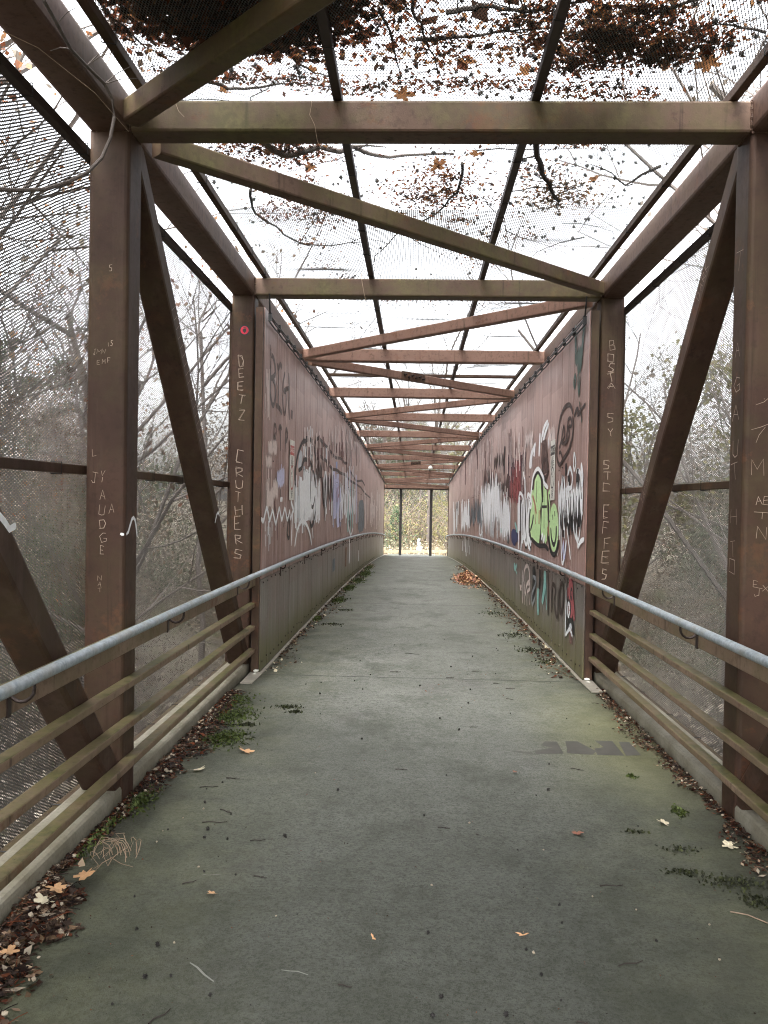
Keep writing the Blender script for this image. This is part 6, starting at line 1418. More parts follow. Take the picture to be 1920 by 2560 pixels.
(1,0,'white',0.041,[(8.556,0.288),(8.521,0.306),(8.47,0.331),(8.423,0.352),(8.391,0.366),(8.363,0.377),(8.329,0.379),(8.281,0.367),(8.229,0.346),(8.19,0.33)]),
(1,0,'pinkpale',0.191,[(20.39,3.193),(20.15,2.301)]),
(1,0,'pinkpale',0.16,[(13.03,2.484),(12.952,2.039)]),
(1,0,'pinkpale',0.108,[(12.649,2.459),(12.615,2.119)]),
(1,0,'pinkpale',0.161,[(17.47,2.706),(17.35,2.208)]),
(1,0,'pinkpale',0.16,[(18.37,3.26),(18.31,2.965)]),
(1,0,'pinkpale',0.249,[(23.25,3.428),(23.02,2.848)]),
(1,0,'pinkpale',0.275,[(24.44,3.998),(24.19,3.096)]),
(1,0,'pinkpale',0.165,[(12.758,2.631),(12.743,2.4)]),
(1,0,'pinkpale',0.149,[(12.065,2.386),(12.017,2.002)]),
(1,0,'pinkpale',0.104,[(13.303,2.757),(13.244,2.214)]),
(1,0,'pinkpale',0.131,[(12.213,2.338),(12.163,1.958)]),
(1,0,'pinkpale',0.189,[(13.945,2.739),(13.856,2.102)]),
(1,0,'pinkpale',0.255,[(23.52,3.679),(23.34,3.031)]),
(1,0,'pinkpale',0.14,[(17.33,2.718),(17.34,2.505)]),
(1,0,'pinkpale',0.271,[(24.22,3.331),(24.09,2.654)]),
(1,0,'pinkpale',0.191,[(12.715,2.691),(12.643,2.249)]),
(1,0,'pinkpale',0.251,[(23.27,3.506),(23.16,2.906)]),
(1,0,'pinkpale',0.165,[(18.91,2.977),(18.78,2.696)]),
(1,0,'pinkpale',0.154,[(17.39,3.066),(17.34,2.599)]),
(1,0,'pinkpale',0.191,[(15.21,2.539),(15.11,2.211)]),
(1,0,'pinkpale',0.145,[(17.05,3.013),(16.96,2.776)]),
(1,0,'pinkpale',0.164,[(12.02,2.449),(12.017,2.28)]),
(1,0,'pinkpale',0.161,[(17.12,2.843),(17.02,2.336)]),
(1,0,'pinkpale',0.11,[(15.44,2.671),(15.35,2.124)]),
(1,0,'pinkpale',0.125,[(14.283,2.899),(14.171,2.462)]),
(1,0,'pinkpale',0.15,[(18.07,3.047),(17.89,2.288)]),
(1,0,'pinkpale',0.258,[(23.71,3.841),(23.45,2.599)]),
(1,0,'pinkpale',0.182,[(19.56,2.923),(19.52,2.634)]),
(1,0,'pinkpale',0.189,[(20.25,3.393),(20.04,2.502)]),
(1,0,'pinkpale',0.198,[(20.71,3.581),(20.58,2.81)]),
(1,0,'pinkpale',0.174,[(19.41,3.18),(19.3,2.492)]),
(1,0,'pinkpale',0.113,[(13.874,2.644),(13.773,2.018)]),
(1,0,'pinkpale',0.156,[(17.62,2.874),(17.59,2.569)]),
(1,0,'pinkpale',0.172,[(18.24,3.107),(18.06,2.369)]),
(1,0,'pinkpale',0.181,[(18.98,3.285),(18.79,2.719)]),
(1,0,'pinkpale',0.094,[(12.587,2.436),(12.547,2.185)]),
(1,0,'pinkpale',0.152,[(15.91,2.996),(15.79,2.248)]),
(1,0,'pinkpale',0.116,[(13.939,2.619),(13.821,2.114)]),
(1,0,'pinkpale',0.113,[(13.679,2.734),(13.596,2.232)]),
(1,0,'pinkpale',0.129,[(14.235,2.54),(14.188,2.146)]),
(-1,0,'pinkpale',0.219,[(17.14,2.907),(17.27,2.379)]),
(-1,0,'pinkpale',0.298,[(24.03,3.622),(24.07,3.233)]),
(-1,0,'pinkpale',0.198,[(19.47,3.105),(19.54,2.878)]),
(-1,0,'pinkpale',0.214,[(12.738,2.476),(12.755,2.255)]),
(-1,0,'pinkpale',0.214,[(16.83,3.017),(16.9,2.653)]),
(-1,0,'pinkpale',0.332,[(25.2,4.078),(25.56,3.257)]),
(-1,0,'pinkpale',0.191,[(19.25,3.257),(19.29,2.865)]),
(-1,0,'pinkpale',0.186,[(16.54,2.715),(16.58,2.45)]),
(-1,0,'pinkpale',0.189,[(17.9,2.946),(18.09,2.347)]),
(-1,0,'pinkpale',0.176,[(10.564,2.31),(10.563,2.167)]),
(-1,0,'pinkpale',0.238,[(17.77,3.145),(17.87,2.68)]),
(-1,0,'pinkpale',0.13,[(13.837,2.772),(13.886,2.582)]),
(-1,0,'pinkpale',0.135,[(14.998,3.001),(15.12,2.225)]),
(-1,0,'pinkpale',0.142,[(14.5,2.596),(14.548,2.224)]),
(-1,0,'pinkpale',0.147,[(13.554,2.778),(13.649,2.196)]),
(-1,0,'pinkpale',0.21,[(10.856,2.494),(10.904,2.259)]),
(-1,0,'pinkpale',0.199,[(18.2,3.063),(18.27,2.439)]),
(-1,0,'pinkpale',0.209,[(15.89,3.071),(15.96,2.766)]),
(-1,0,'pinkpale',0.207,[(10.546,2.513),(10.585,2.377)]),
(-1,0,'pinkpale',0.209,[(11.417,2.426),(11.477,2.023)]),
(-1,0,'pinkpale',0.203,[(19.72,3.468),(20.02,2.455)]),
(-1,0,'pinkpale',0.225,[(20.77,3.421),(21.06,2.567)]),
(-1,0,'pinkpale',0.166,[(10.853,2.427),(10.891,2.292)]),
(-1,0,'pinkpale',0.194,[(17.5,3.166),(17.64,2.394)]),
(-1,0,'pinkpale',0.157,[(11.251,2.568),(11.285,2.225)]),
(-1,0,'pinkpale',0.152,[(12.185,2.626),(12.281,2.142)]),
(-1,0,'pinkpale',0.231,[(14.511,2.779),(14.542,2.455)]),
(-1,0,'pinkpale',0.149,[(12.623,2.573),(12.693,2.206)]),
(-1,0,'pinkpale',0.179,[(13.438,2.573),(13.497,2.357)]),
(-1,0,'pinkpale',0.154,[(14.095,2.586),(14.167,2.283)]),
(-1,0,'pinkpale',0.22,[(20.61,3.11),(20.74,2.849)]),
(-1,0,'pinkpale',0.212,[(20.2,3.342),(20.41,2.494)]),
(-1,0,'pinkpale',0.203,[(13.27,2.481),(13.334,2.165)]),
(-1,0,'pinkpale',0.181,[(10.988,2.529),(11.013,2.234)]),
(-1,0,'pinkpale',0.215,[(14.068,2.791),(14.115,2.364)]),
(-1,0,'pinkpale',0.146,[(16.81,3.02),(16.86,2.594)]),
(-1,0,'pinkpale',0.233,[(21.24,3.128),(21.27,2.826)]),
(-1,0,'pinkpale',0.158,[(11.762,2.558),(11.814,2.066)]),
(-1,0,'pinkpale',0.2,[(17.06,2.832),(17.19,2.268)]),
(-1,0,'pinkpale',0.234,[(21.27,3.244),(21.37,2.545)]),
(-1,0,'pinkpale',0.213,[(20.3,3.004),(20.36,2.486)]),
(-1,0,'pinkpale',0.166,[(17.88,2.888),(17.99,2.365)]),
(-1,0,'pinkpale',0.171,[(10.843,2.352),(10.884,2.054)]),
(-1,0,'pinkpale',0.206,[(14.581,2.943),(14.633,2.598)]),
(-1,0,'pinkpale',0.337,[(25.45,3.641),(25.68,3.185)]),
(-1,0,'pinkpale',0.219,[(18.98,3.408),(19.04,2.962)]),
(-1,0,'maroon',0.193,[(14.127,2.631),(14.194,2.366)]),
(-1,0,'maroon',0.252,[(19.66,3.411),(19.94,2.585)]),
(-1,0,'maroon',0.24,[(13.669,2.538),(13.689,2.239)]),
(-1,0,'maroon',0.176,[(12.779,2.523),(12.868,2.079)]),
(-1,0,'maroon',0.223,[(18.27,2.823),(18.38,2.473)]),
(-1,0,'maroon',0.233,[(11.005,2.306),(11.021,2.042)]),
(-1,0,'maroon',0.195,[(17.02,3.146),(17.15,2.265)]),
(-1,0,'maroon',0.196,[(17.42,2.779),(17.5,2.272)]),
(-1,0,'maroon',0.171,[(12.438,2.401),(12.491,2.239)]),
(-1,0,'maroon',0.19,[(15.96,2.988),(16.11,2.387)]),
(-1,0,'maroon',0.123,[(12.104,2.358),(12.171,2.066)]),
(-1,0,'maroon',0.238,[(19.19,3.333),(19.27,3.099)]),
(-1,0,'maroon',0.145,[(12.138,2.556),(12.197,2.144)]),
(-1,0,'maroon',0.155,[(13.457,2.43),(13.543,2.094)]),
(-1,0,'maroon',0.198,[(12.687,2.585),(12.7,2.431)]),
(-1,0,'maroon',0.161,[(12.016,2.373),(12.026,2.202)]),
(1,0,'maroon',0.131,[(13.113,2.586),(13.075,2.357)]),
(1,0,'maroon',0.397,[(26.25,3.348),(26.04,2.485)]),
(1,0,'maroon',0.163,[(13.831,2.856),(13.7,2.022)]),
(1,0,'maroon',0.097,[(12.306,2.742),(12.265,2.443)]),
(1,0,'maroon',0.277,[(21.95,3.665),(21.75,3.207)]),
(1,0,'maroon',0.324,[(23.65,3.881),(23.54,3.27)]),
(1,0,'maroon',0.345,[(24.46,4.08),(24.27,3.384)]),
(1,0,'maroon',0.402,[(26.5,4.227),(26.11,2.996)]),
(1,0,'maroon',0.272,[(21.73,3.507),(21.57,3.023)]),
(1,0,'maroon',0.209,[(19.02,3.088),(18.93,2.735)]),
(1,0,'maroon',0.092,[(12.47,2.328),(12.404,1.911)]),
(1,0,'maroon',0.195,[(14.075,2.811),(13.946,2.096)]),
(1,0,'maroon',0.182,[(17.74,3),(17.62,2.476)]),
(1,0,'maroon',0.26,[(21.25,3.127),(21.08,2.618)]),
(1,0,'maroon',0.203,[(18.78,2.886),(18.57,2.077)]),
(1,0,'maroon',0.188,[(18.07,2.779),(17.87,2.046)]),
(-1,0,'white',0.189,[(17.12,2.264),(17.18,1.834)]),
(-1,0,'white',0.225,[(18.61,2.421),(18.76,1.774)]),
(-1,0,'white',0.189,[(17.07,1.89),(17.21,1.342)]),
(-1,0,'white',0.243,[(19.36,2.024),(19.51,1.447)]),
(-1,0,'white',0.131,[(14.161,2.233),(14.268,1.61)]),
(-1,0,'white',0.2,[(17.5,2.044),(17.71,1.234)]),
(-1,0,'white',0.236,[(17.81,2.444),(17.97,1.706)]),
(-1,0,'white',0.134,[(13.02,1.962),(13.138,1.323)]),
(-1,0,'white',0.136,[(14.235,1.899),(14.386,1.239)]),
(-1,0,'white',0.185,[(14.053,1.781),(14.147,1.45)]),
(-1,0,'white',0.187,[(17.02,2.159),(17.04,1.903)]),
(-1,0,'white',0.167,[(15.87,1.999),(15.96,1.63)]),
(-1,0,'white',0.169,[(15.65,2.029),(15.73,1.349)]),
(-1,0,'white',0.169,[(16.12,1.973),(16.27,1.34)]),
(-1,0,'white',0.233,[(18.91,1.985),(19.13,1.22)]),
(-1,0,'white',0.255,[(19.74,2.385),(20.05,1.248)]),
(-1,0,'white',0.241,[(15.84,1.923),(15.88,1.624)]),
(-1,0,'white',0.218,[(12.832,1.979),(12.903,1.587)]),
(-1,0,'white',0.194,[(13.226,1.972),(13.293,1.423)]),
(-1,0,'white',0.236,[(16.2,2.33),(16.36,1.748)]),
(-1,0,'white',0.146,[(14.196,2.145),(14.254,1.845)]),
(-1,0,'white',0.19,[(15.21,2.155),(15.24,1.928)]),
(-1,0,'white',0.121,[(13.685,2.087),(13.727,1.723)]),
(-1,0,'white',0.186,[(16.84,2.258),(17.1,1.244)]),
(-1,0,'white',0.133,[(13.719,1.765),(13.743,1.491)]),
(-1,0,'white',0.173,[(14.076,1.824),(14.123,1.398)]),
(-1,0,'white',0.131,[(13.192,1.831),(13.243,1.542)]),
(-1,0,'white',0.214,[(17.33,2.304),(17.41,1.647)]),
(-1,0,'white',0.183,[(16.72,2.258),(16.84,1.675)]),
(-1,0,'white',0.234,[(19.04,2.528),(19.12,2.245)]),
(-1,0,'lilac',0.198,[(15.2,2.057),(15.28,1.535)]),
(-1,0,'lilac',0.167,[(14.48,1.935),(14.567,1.366)]),
(-1,0,'lilac',0.196,[(17.38,2.291),(17.56,1.589)]),
(-1,0,'lilac',0.212,[(18.04,2.381),(18.22,1.312)]),
(-1,0,'lilac',0.233,[(15.71,1.916),(15.75,1.649)]),
(-1,0,'lilac',0.191,[(16.95,2.138),(17.05,1.591)]),
(-1,0,'lilac',0.151,[(15.27,2.143),(15.36,1.783)]),
(-1,0,'lilac',0.169,[(15.86,1.883),(16.02,1.322)]),
(-1,0,'lilac',0.141,[(14.777,2.039),(14.816,1.599)]),
(-1,0,'lilac',0.262,[(19.99,2.365),(20.35,1.219)]),
(-1,0,'white',0.19,[(15.86,1.891),(15.97,1.739),(16.12,1.535),(16.25,1.424),(16.31,1.527),(16.33,1.729),(16.4,1.841),(16.54,1.727),(16.71,1.518),(16.86,1.405),(16.93,1.513),(16.96,1.722),(16.98,1.884)]),
(-1,0,'white',0.2,[(16.9,1.919),(17,1.738),(17.16,1.495),(17.31,1.371),(17.43,1.52),(17.55,1.794),(17.68,1.952),(17.8,1.822),(17.92,1.569),(18.01,1.422),(18.06,1.526),(18.08,1.742),(18.09,1.911)]),
(-1,0,'white',0.231,[(18.25,1.821),(18.31,1.696),(18.4,1.529),(18.52,1.445),(18.66,1.55),(18.83,1.741),(19,1.848),(19.15,1.742),(19.29,1.546),(19.42,1.438),(19.5,1.535),(19.55,1.725),(19.59,1.873)]),
(-1,0,'black',0.114,[(12.716,1.971),(12.78,1.82),(12.87,1.617),(12.951,1.517),(12.997,1.651),(13.031,1.893),(13.074,2.029),(13.133,1.902),(13.2,1.662),(13.269,1.528),(13.34,1.642),(13.412,1.868),(13.464,2.044)]),
(-1,0,'black',0.114,[(13.516,2.01),(13.604,1.874),(13.728,1.694),(13.833,1.606),(13.882,1.734),(13.908,1.959),(13.949,2.083),(14.021,1.955),(14.106,1.72),(14.184,1.588),(14.246,1.698),(14.3,1.918),(14.338,2.09)]),
(1,0,'white',0.205,[(19.69,2.157),(19.51,1.899),(19.27,1.551),(19.1,1.365),(19.09,1.553),(19.16,1.911),(19.16,2.101),(19.02,1.872),(18.81,1.466),(18.65,1.239),(18.64,1.454),(18.68,1.858),(18.67,2.092),(18.54,1.893),(18.35,1.511),(18.21,1.299),(18.17,1.482),(18.18,1.845),(18.2,2.127)]),
(1,0,'white',0.187,[(18.67,2.109),(18.55,1.793),(18.39,1.369),(18.25,1.152),(18.21,1.41),(18.21,1.885),(18.17,2.151),(18.03,1.899),(17.86,1.424),(17.73,1.15),(17.72,1.376),(17.76,1.816),(17.77,2.073),(17.69,1.869),(17.57,1.47),(17.48,1.242),(17.46,1.416),(17.47,1.771),(17.49,2.048)]),
(1,0,'white',0.17,[(17.68,2.014),(17.62,1.763),(17.53,1.426),(17.45,1.248),(17.39,1.432),(17.32,1.783),(17.26,1.986),(17.19,1.814),(17.12,1.484),(17.07,1.301),(17.08,1.487),(17.11,1.83),(17.09,2.029),(16.97,1.868),(16.79,1.554),(16.66,1.379),(16.62,1.528),(16.63,1.824),(16.64,2.054)]),
(1,0,'white',0.156,[(16.95,2.316),(16.86,1.992),(16.74,1.557),(16.65,1.316),(16.64,1.524),(16.65,1.937),(16.63,2.169),(16.52,1.936),(16.37,1.508),(16.27,1.278),(16.27,1.537),(16.32,2.004),(16.33,2.266),(16.24,2.018),(16.11,1.551),(16.02,1.287),(16.01,1.495),(16.05,1.917),(16.08,2.246)]),
(1,0,'white',0.143,[(16.23,2.101),(16.15,1.876),(16.04,1.573),(15.95,1.409),(15.9,1.567),(15.87,1.872),(15.82,2.037),(15.75,1.851),(15.66,1.516),(15.6,1.333),(15.6,1.526),(15.64,1.88),(15.65,2.076),(15.58,1.879),(15.48,1.513),(15.4,1.307),(15.37,1.47),(15.37,1.802),(15.37,2.06)]),
(1,0,'white',0.127,[(15.06,1.706),(14.997,1.475),(14.912,1.164),(14.842,1.002),(14.818,1.178),(14.813,1.51),(14.791,1.702),(14.73,1.54),(14.654,1.228),(14.593,1.052),(14.569,1.196),(14.563,1.484),(14.561,1.708)]),
(1,0,'white',0.119,[(14.612,1.744),(14.541,1.528),(14.444,1.238),(14.372,1.085),(14.369,1.244),(14.395,1.546),(14.391,1.722),(14.318,1.578),(14.216,1.298),(14.139,1.138),(14.123,1.259),(14.136,1.507),(14.149,1.7)]),
(1,0,'white',0.114,[(14.106,1.627),(14.051,1.473),(13.976,1.267),(13.915,1.158),(13.896,1.273),(13.895,1.491),(13.881,1.609),(13.838,1.478),(13.784,1.241),(13.739,1.114),(13.717,1.236),(13.707,1.474),(13.701,1.658)]),
(1,0,'bluegrey',0.303,[(23.97,1.891),(23.77,1.673),(23.49,1.381),(23.24,1.221),(23.09,1.367),(22.97,1.653),(22.83,1.813),(22.62,1.656),(22.38,1.364),(22.19,1.2),(22.11,1.33),(22.08,1.595),(22.06,1.801)]),
(1,0,'bluegrey',0.263,[(22.17,1.907),(22.02,1.708),(21.8,1.441),(21.61,1.302),(21.51,1.457),(21.45,1.747),(21.34,1.906),(21.13,1.741),(20.86,1.437),(20.66,1.264),(20.61,1.395),(20.64,1.665),(20.67,1.876)]),
(1,0,'bluegrey',0.23,[(20.57,1.722),(20.47,1.558),(20.34,1.338),(20.22,1.229),(20.15,1.375),(20.1,1.636),(20.02,1.775),(19.88,1.612),(19.72,1.319),(19.55,1.154),(19.41,1.284),(19.27,1.55),(19.16,1.757)]),
(1,0,'white',0.242,[(19.48,1.72),(19.33,1.028)]),
(1,0,'white',0.124,[(14.675,1.816),(14.514,1.088)]),
(1,0,'white',0.127,[(14.559,1.778),(14.418,1.027)]),
(1,0,'white',0.22,[(16.28,1.935),(16.18,1.696)]),
(1,0,'white',0.203,[(16.96,2.063),(16.79,1.417)]),
(1,0,'white',0.198,[(18.5,2.155),(18.43,1.883)]),
(1,0,'white',0.237,[(16.88,2.113),(16.68,1.331)]),
(1,0,'white',0.234,[(15.64,2.053),(15.58,1.525)]),
(1,0,'white',0.201,[(17.61,1.629),(17.46,1.108)]),
(1,0,'white',0.223,[(17.8,2.137),(17.68,1.469)]),
(1,0,'white',0.215,[(19.33,1.629),(19.17,0.891)]),
(1,0,'white',0.24,[(14.438,1.618),(14.348,1.328)]),
(1,0,'white',0.24,[(15.27,1.591),(15.2,1.22)]),
(1,0,'white',0.223,[(19.72,2.096),(19.5,0.927)]),
(1,0,'white',0.216,[(19.32,1.981),(19.21,1.351)]),
(1,0,'white',0.157,[(16.46,1.999),(16.39,1.494)]),
(1,0,'white',0.193,[(15.82,1.778),(15.71,1.342)]),
(1,0,'white',0.221,[(16.18,1.908),(16.13,1.561)]),
(1,0,'white',0.165,[(16.88,1.607),(16.8,1.217)]),
(1,0,'white',0.216,[(15.86,2.007),(15.77,1.611)]),
(1,0,'white',0.147,[(15.89,1.693),(15.87,1.429)]),
(1,0,'white',0.179,[(17.56,2.097),(17.51,1.765)]),
(1,0,'white',0.149,[(16.07,1.825),(15.99,1.487)]),
(1,0,'white',0.13,[(14.146,1.635),(14.1,1.343)]),
(1,0,'white',0.05,[(9.138,1.76),(9.125,1.678),(9.106,1.569),(9.086,1.514),(9.066,1.585),(9.045,1.714),(9.026,1.786),(9.014,1.717),(9.004,1.587),(8.992,1.512),(8.975,1.574),(8.956,1.693),(8.932,1.761),(8.901,1.697),(8.867,1.578),(8.84,1.511),(8.829,1.566),(8.825,1.677),(8.824,1.763)]),
(1,0,'white',0.05,[(8.928,1.868),(8.887,1.732),(8.831,1.551),(8.788,1.455),(8.781,1.557),(8.79,1.749),(8.787,1.859),(8.755,1.76),(8.711,1.573),(8.674,1.467),(8.658,1.565),(8.651,1.749),(8.642,1.853),(8.626,1.755),(8.608,1.572),(8.591,1.466),(8.577,1.543),(8.565,1.702),(8.557,1.826)]),
(1,0,'white',0.05,[(8.641,1.76),(8.607,1.671),(8.56,1.551),(8.525,1.487),(8.52,1.551),(8.528,1.675),(8.527,1.749),(8.505,1.696),(8.475,1.59),(8.448,1.528),(8.434,1.581),(8.424,1.683),(8.409,1.74),(8.383,1.685),(8.352,1.583),(8.327,1.526),(8.313,1.574),(8.305,1.67),(8.3,1.745)]),
(1,0,'white',0.05,[(8.373,1.789),(8.353,1.686),(8.324,1.547),(8.299,1.473),(8.286,1.547),(8.278,1.689),(8.263,1.772),(8.235,1.704),(8.202,1.572),(8.175,1.498),(8.166,1.569),(8.163,1.702),(8.152,1.776),(8.119,1.705),(8.077,1.573),(8.048,1.495),(8.048,1.546),(8.063,1.656),(8.075,1.742)]),
(1,0,'white',0.05,[(8.114,1.807),(8.093,1.699),(8.064,1.553),(8.038,1.477),(8.025,1.56),(8.016,1.716),(8.001,1.801),(7.973,1.709),(7.94,1.541),(7.916,1.446),(7.913,1.531),(7.919,1.693),(7.919,1.787),(7.903,1.711),(7.88,1.562),(7.86,1.478),(7.849,1.546),(7.843,1.682),(7.839,1.788)]),
(1,0,'black2',0.05,[(9.064,1.674),(9.025,1.571),(8.971,1.432),(8.923,1.356),(8.899,1.424),(8.884,1.559),(8.858,1.637),(8.81,1.57),(8.753,1.442),(8.705,1.371),(8.68,1.431),(8.666,1.551),(8.658,1.644)]),
(1,0,'black2',0.05,[(8.701,1.659),(8.673,1.564),(8.635,1.438),(8.601,1.374),(8.585,1.454),(8.576,1.6),(8.556,1.68),(8.513,1.598),(8.461,1.446),(8.421,1.361),(8.409,1.43),(8.412,1.569),(8.415,1.677)]),
(1,0,'black2',0.05,[(8.472,1.702),(8.427,1.571),(8.365,1.395),(8.314,1.303),(8.296,1.404),(8.291,1.593),(8.278,1.7),(8.243,1.603),(8.2,1.42),(8.164,1.315),(8.146,1.394),(8.138,1.556),(8.133,1.682)]),
(1,0,'black2',0.05,[(8.186,1.717),(8.144,1.6),(8.085,1.443),(8.036,1.359),(8.016,1.442),(8.008,1.603),(7.996,1.696),(7.972,1.62),(7.943,1.472),(7.917,1.39),(7.899,1.46),(7.884,1.6),(7.874,1.708)])]
# ================================================================ GRAFFITI AND SCRATCHES
PAINT = {'white': (.94, .95, .96), 'black': (.02, .018, .018), 'black2': (.018, .018, .018), 'grey': (.6, .63, .66), 'greyd': (.3, .32, .34),
 'faded': (.105, .075, .066), 'faded2': (.06, .042, .036), 'pink': (.8, .66, .6), 'pinkpale': (.78, .66, .62), 'lilac': (.66, .66, .88),
 'blue': (.35, .45, .75), 'bluegrey': (.13, .17, .2), 'teal': (.3, .6, .55), 'darkgreen': (.06, .09, .075), 'green': (.04, .09, .065), 'red': (.42, .07, .05),
 'red2': (.3, .06, .06), 'maroon': (.12, .035, .03), 'maroon2': (.16, .06, .065), 'purple': (.1, .06, .08), 'navy': (.04, .05, .14), 'brown': (.1, .055, .045),
 'brownblack': (.05, .028, .022), 'lime': (.6, .86, .42), 'salmon': (.5, .22, .13), 'rust': (.25, .1, .04), 'pink2': (.42, .1, .11), 'pink3': (.24, .1, .1)}
FADE = {'faded': .45, 'maroon2': .55, 'purple': .5, 'brown': .45, 'pinkpale': .35, 'bluegrey': .35, 'rust': .5, 'pink3': .6, 'maroon': .3, 'grey': .25, 'greyd': .3, 'pink': .25, 'darkgreen': .35, 'red2': .35, 'blue': .3, 'lilac': .2, 'pink2': .25, 'faded2': .15, 'green': .25, 'teal': .2}
def paint_mat(k):
    b = NB('spray_paint_'+k, .5, .4)
    c = PAINT[k]; n = b.noise(30, 4, .6)
    b.color(b.mix(b.step(n, .35, .7), tuple(x*.82 for x in c), c))
    f = FADE.get(k, .06)
    tr = b.n('BsdfTransparent'); mx = b.n('MixShader')
    wear = b.noise(14, 5, .7, stretch=(1, 1, .35))
    b.put(mx.inputs[0], b.math('SUBTRACT', 1.0, b.step(wear, .72-f*.55, .78-f*.2)))
    b.t.links.new(tr.outputs[0], mx.inputs[1]); b.t.links.new(b.b.outputs[0], mx.inputs[2])
    b.t.links.new(mx.outputs[0], b.t.nodes['Material Output'].inputs[0])
    return b.m
PM = {k: paint_mat(k) for k in PAINT}
PM['scratch'] = flat('scratched_bare_metal', (.42, .33, .26), .6)
VMAX = .055
def ribbon(mb, pts, nrm, w, off=0.0, taper=True):
    """one continuous mitred strip of paint lying on a surface with normal nrm"""
    P = [Vector(p) for p in pts]; nrm = Vector(nrm)
    Q = [P[0]]
    for p in P[1:]:
        if (p-Q[-1]).length > .003: Q.append(p)
    if len(Q) < 2: return
    vs = []
    for i, p in enumerate(Q):
        t0 = (Q[i]-Q[i-1]).normalized() if i else None; t1 = (Q[i+1]-Q[i]).normalized() if i < len(Q)-1 else None
        t = ((t0 or t1)+(t1 or t0))
        if t.length < .2: t = t1 or t0
        t = t.normalized(); sd = nrm.cross(t).normalized()
        k = w/2*(.6 if taper and i in (0, len(Q)-1) else 1)
        o = nrm*(off+.00002*i)
        sd = Vector((sd.x, sd.y, sd.z*min(1, VMAX/w)))
        vs += [p+sd*k+o, p-sd*k+o]
    mb.raw(vs, [(2*i, 2*i+1, 2*i+3, 2*i+2) for i in range(len(Q)-1)])
MARKS_BY = {}
for i, (s, kind, colr, w_, pts) in enumerate(MARKS):
    key = (s, colr)
    mb = MARKS_BY.setdefault(key, MB())
    off = .0008+i*.00001
    P3 = [(SX(-1.3885, s), y, zf(y)+h) for y, h in pts]; nrm = Vector((-s, 0, 0))
    if kind == 0: ribbon(mb, P3, nrm, w_, off)
    else: mb.raw([Vector(p)+nrm*off for p in P3], [list(range(len(P3)))])
for (s, colr), mb in MARKS_BY.items():
    o = mb.make('graffiti', PM[colr], WALL[s]); o['kind'] = 'stuff' if False else 'thing'
    del o['kind']

GLY = {'A': [[(0, 0), (.5, 1), (1, 0)], [(.2, .4), (.8, .4)]], 'B': [[(0, 0), (0, 1), (.8, 1), (.8, .55), (0, .5), (.9, .45), (.9, 0), (0, 0)]], 'C': [[(1, .9), (.1, 1), (0, .1), (1, 0)]],
 'D': [[(0, 0), (0, 1), (.7, .85), (.9, .5), (.6, .05), (0, 0)]], 'E': [[(1, 1), (0, 1), (0, 0), (1, 0)], [(0, .5), (.8, .5)]], 'F': [[(1, 1), (0, 1), (0, 0)], [(0, .55), (.7, .55)]],
 'G': [[(1, .85), (.4, 1), (0, .5), (.4, 0), (1, .1), (1, .45), (.6, .45)]], 'H': [[(0, 0), (0, 1)], [(1, 0), (1, 1)], [(0, .5), (1, .5)]], 'I': [[(.5, 0), (.5, 1)]],
 'J': [[(.2, 1), (1, 1)], [(.6, 1), (.6, .1), (.2, 0), (0, .2)]], 'K': [[(0, 0), (0, 1)], [(1, 1), (0, .45), (1, 0)]], 'L': [[(0, 1), (0, 0), (.9, 0)]], 'M': [[(0, 0), (0, 1), (.5, .4), (1, 1), (1, 0)]],
 'N': [[(0, 0), (0, 1), (1, 0), (1, 1)]], 'O': [[(0, .1), (0, .95), (.9, 1), (.9, 0), (0, .1)]], 'P': [[(0, 0), (0, 1), (.9, .9), (.8, .5), (0, .5)]], 'R': [[(0, 0), (0, 1), (.9, .85), (.8, .5), (0, .45), (1, 0)]],
 'S': [[(1, .9), (.2, 1), (.1, .6), (.9, .4), (.8, .05), (0, 0)]], 'T': [[(0, 1), (1, 1)], [(.5, 1), (.5, 0)]], 'U': [[(0, 1), (.05, .1), (.5, 0), (.95, .1), (1, 1)]], 'V': [[(0, 1), (.5, 0), (1, 1)]],
 'W': [[(0, 1), (.25, 0), (.5, .6), (.75, 0), (1, 1)]], 'X': [[(0, 1), (1, 0)], [(0, 0), (1, 1)]], 'Y': [[(0, 1), (.5, .5), (1, 1)], [(.5, .5), (.5, 0)]], 'Z': [[(0, 1), (1, 1), (0, 0), (1, 0)]],
 '5': [[(1, 1), (.1, 1), (.1, .6), (.9, .5), (.9, .05), (0, 0)]]}
rs = random.Random(8)
def scratch(mb, ch, c, right, up, nrm, wd, ht, lw, double=False):
    right, up, nrm, c = Vector(right), Vector(up), Vector(nrm), Vector(c)
    tilt = rs.uniform(-.16, .16); right, up = right+up*tilt, up-right*tilt; wd *= rs.uniform(.75, 1.2); ht *= rs.uniform(.85, 1.12)
    for rep in range(2 if double else 1):
        for st in GLY[ch]:
            pts = []
            for x, y in st:
                pts.append(c+right*((x-.5)*wd+rs.uniform(-.09, .09)*wd+rep*lw*rs.uniform(.3, 1.6))+up*((y-.5)*ht+rs.uniform(-.08, .08)*ht))
            ribbon(mb, pts, nrm, lw*rs.uniform(.7, 1.3), .0006+rs.random()*.0004)
mb = MB(); yF = PY(2)-.0004
for ch, z, h in zip('DEETZCRUTHERS', (2.842, 2.729, 2.612, 2.488, 2.349, 1.965, 1.826, 1.713, 1.599, 1.475, 1.357, 1.211, 1.075), (.1, .07, .07, .08, .09, .12, .085, .07, .08, .08, .11, .08, .09)):
    scratch(mb, ch, (-1.603+rs.uniform(-.008, .008)-(.012 if z < 2 else 0), yF, z), (1, 0, 0), (0, 0, 1), (0, -1, 0), .055, h, .004, True)
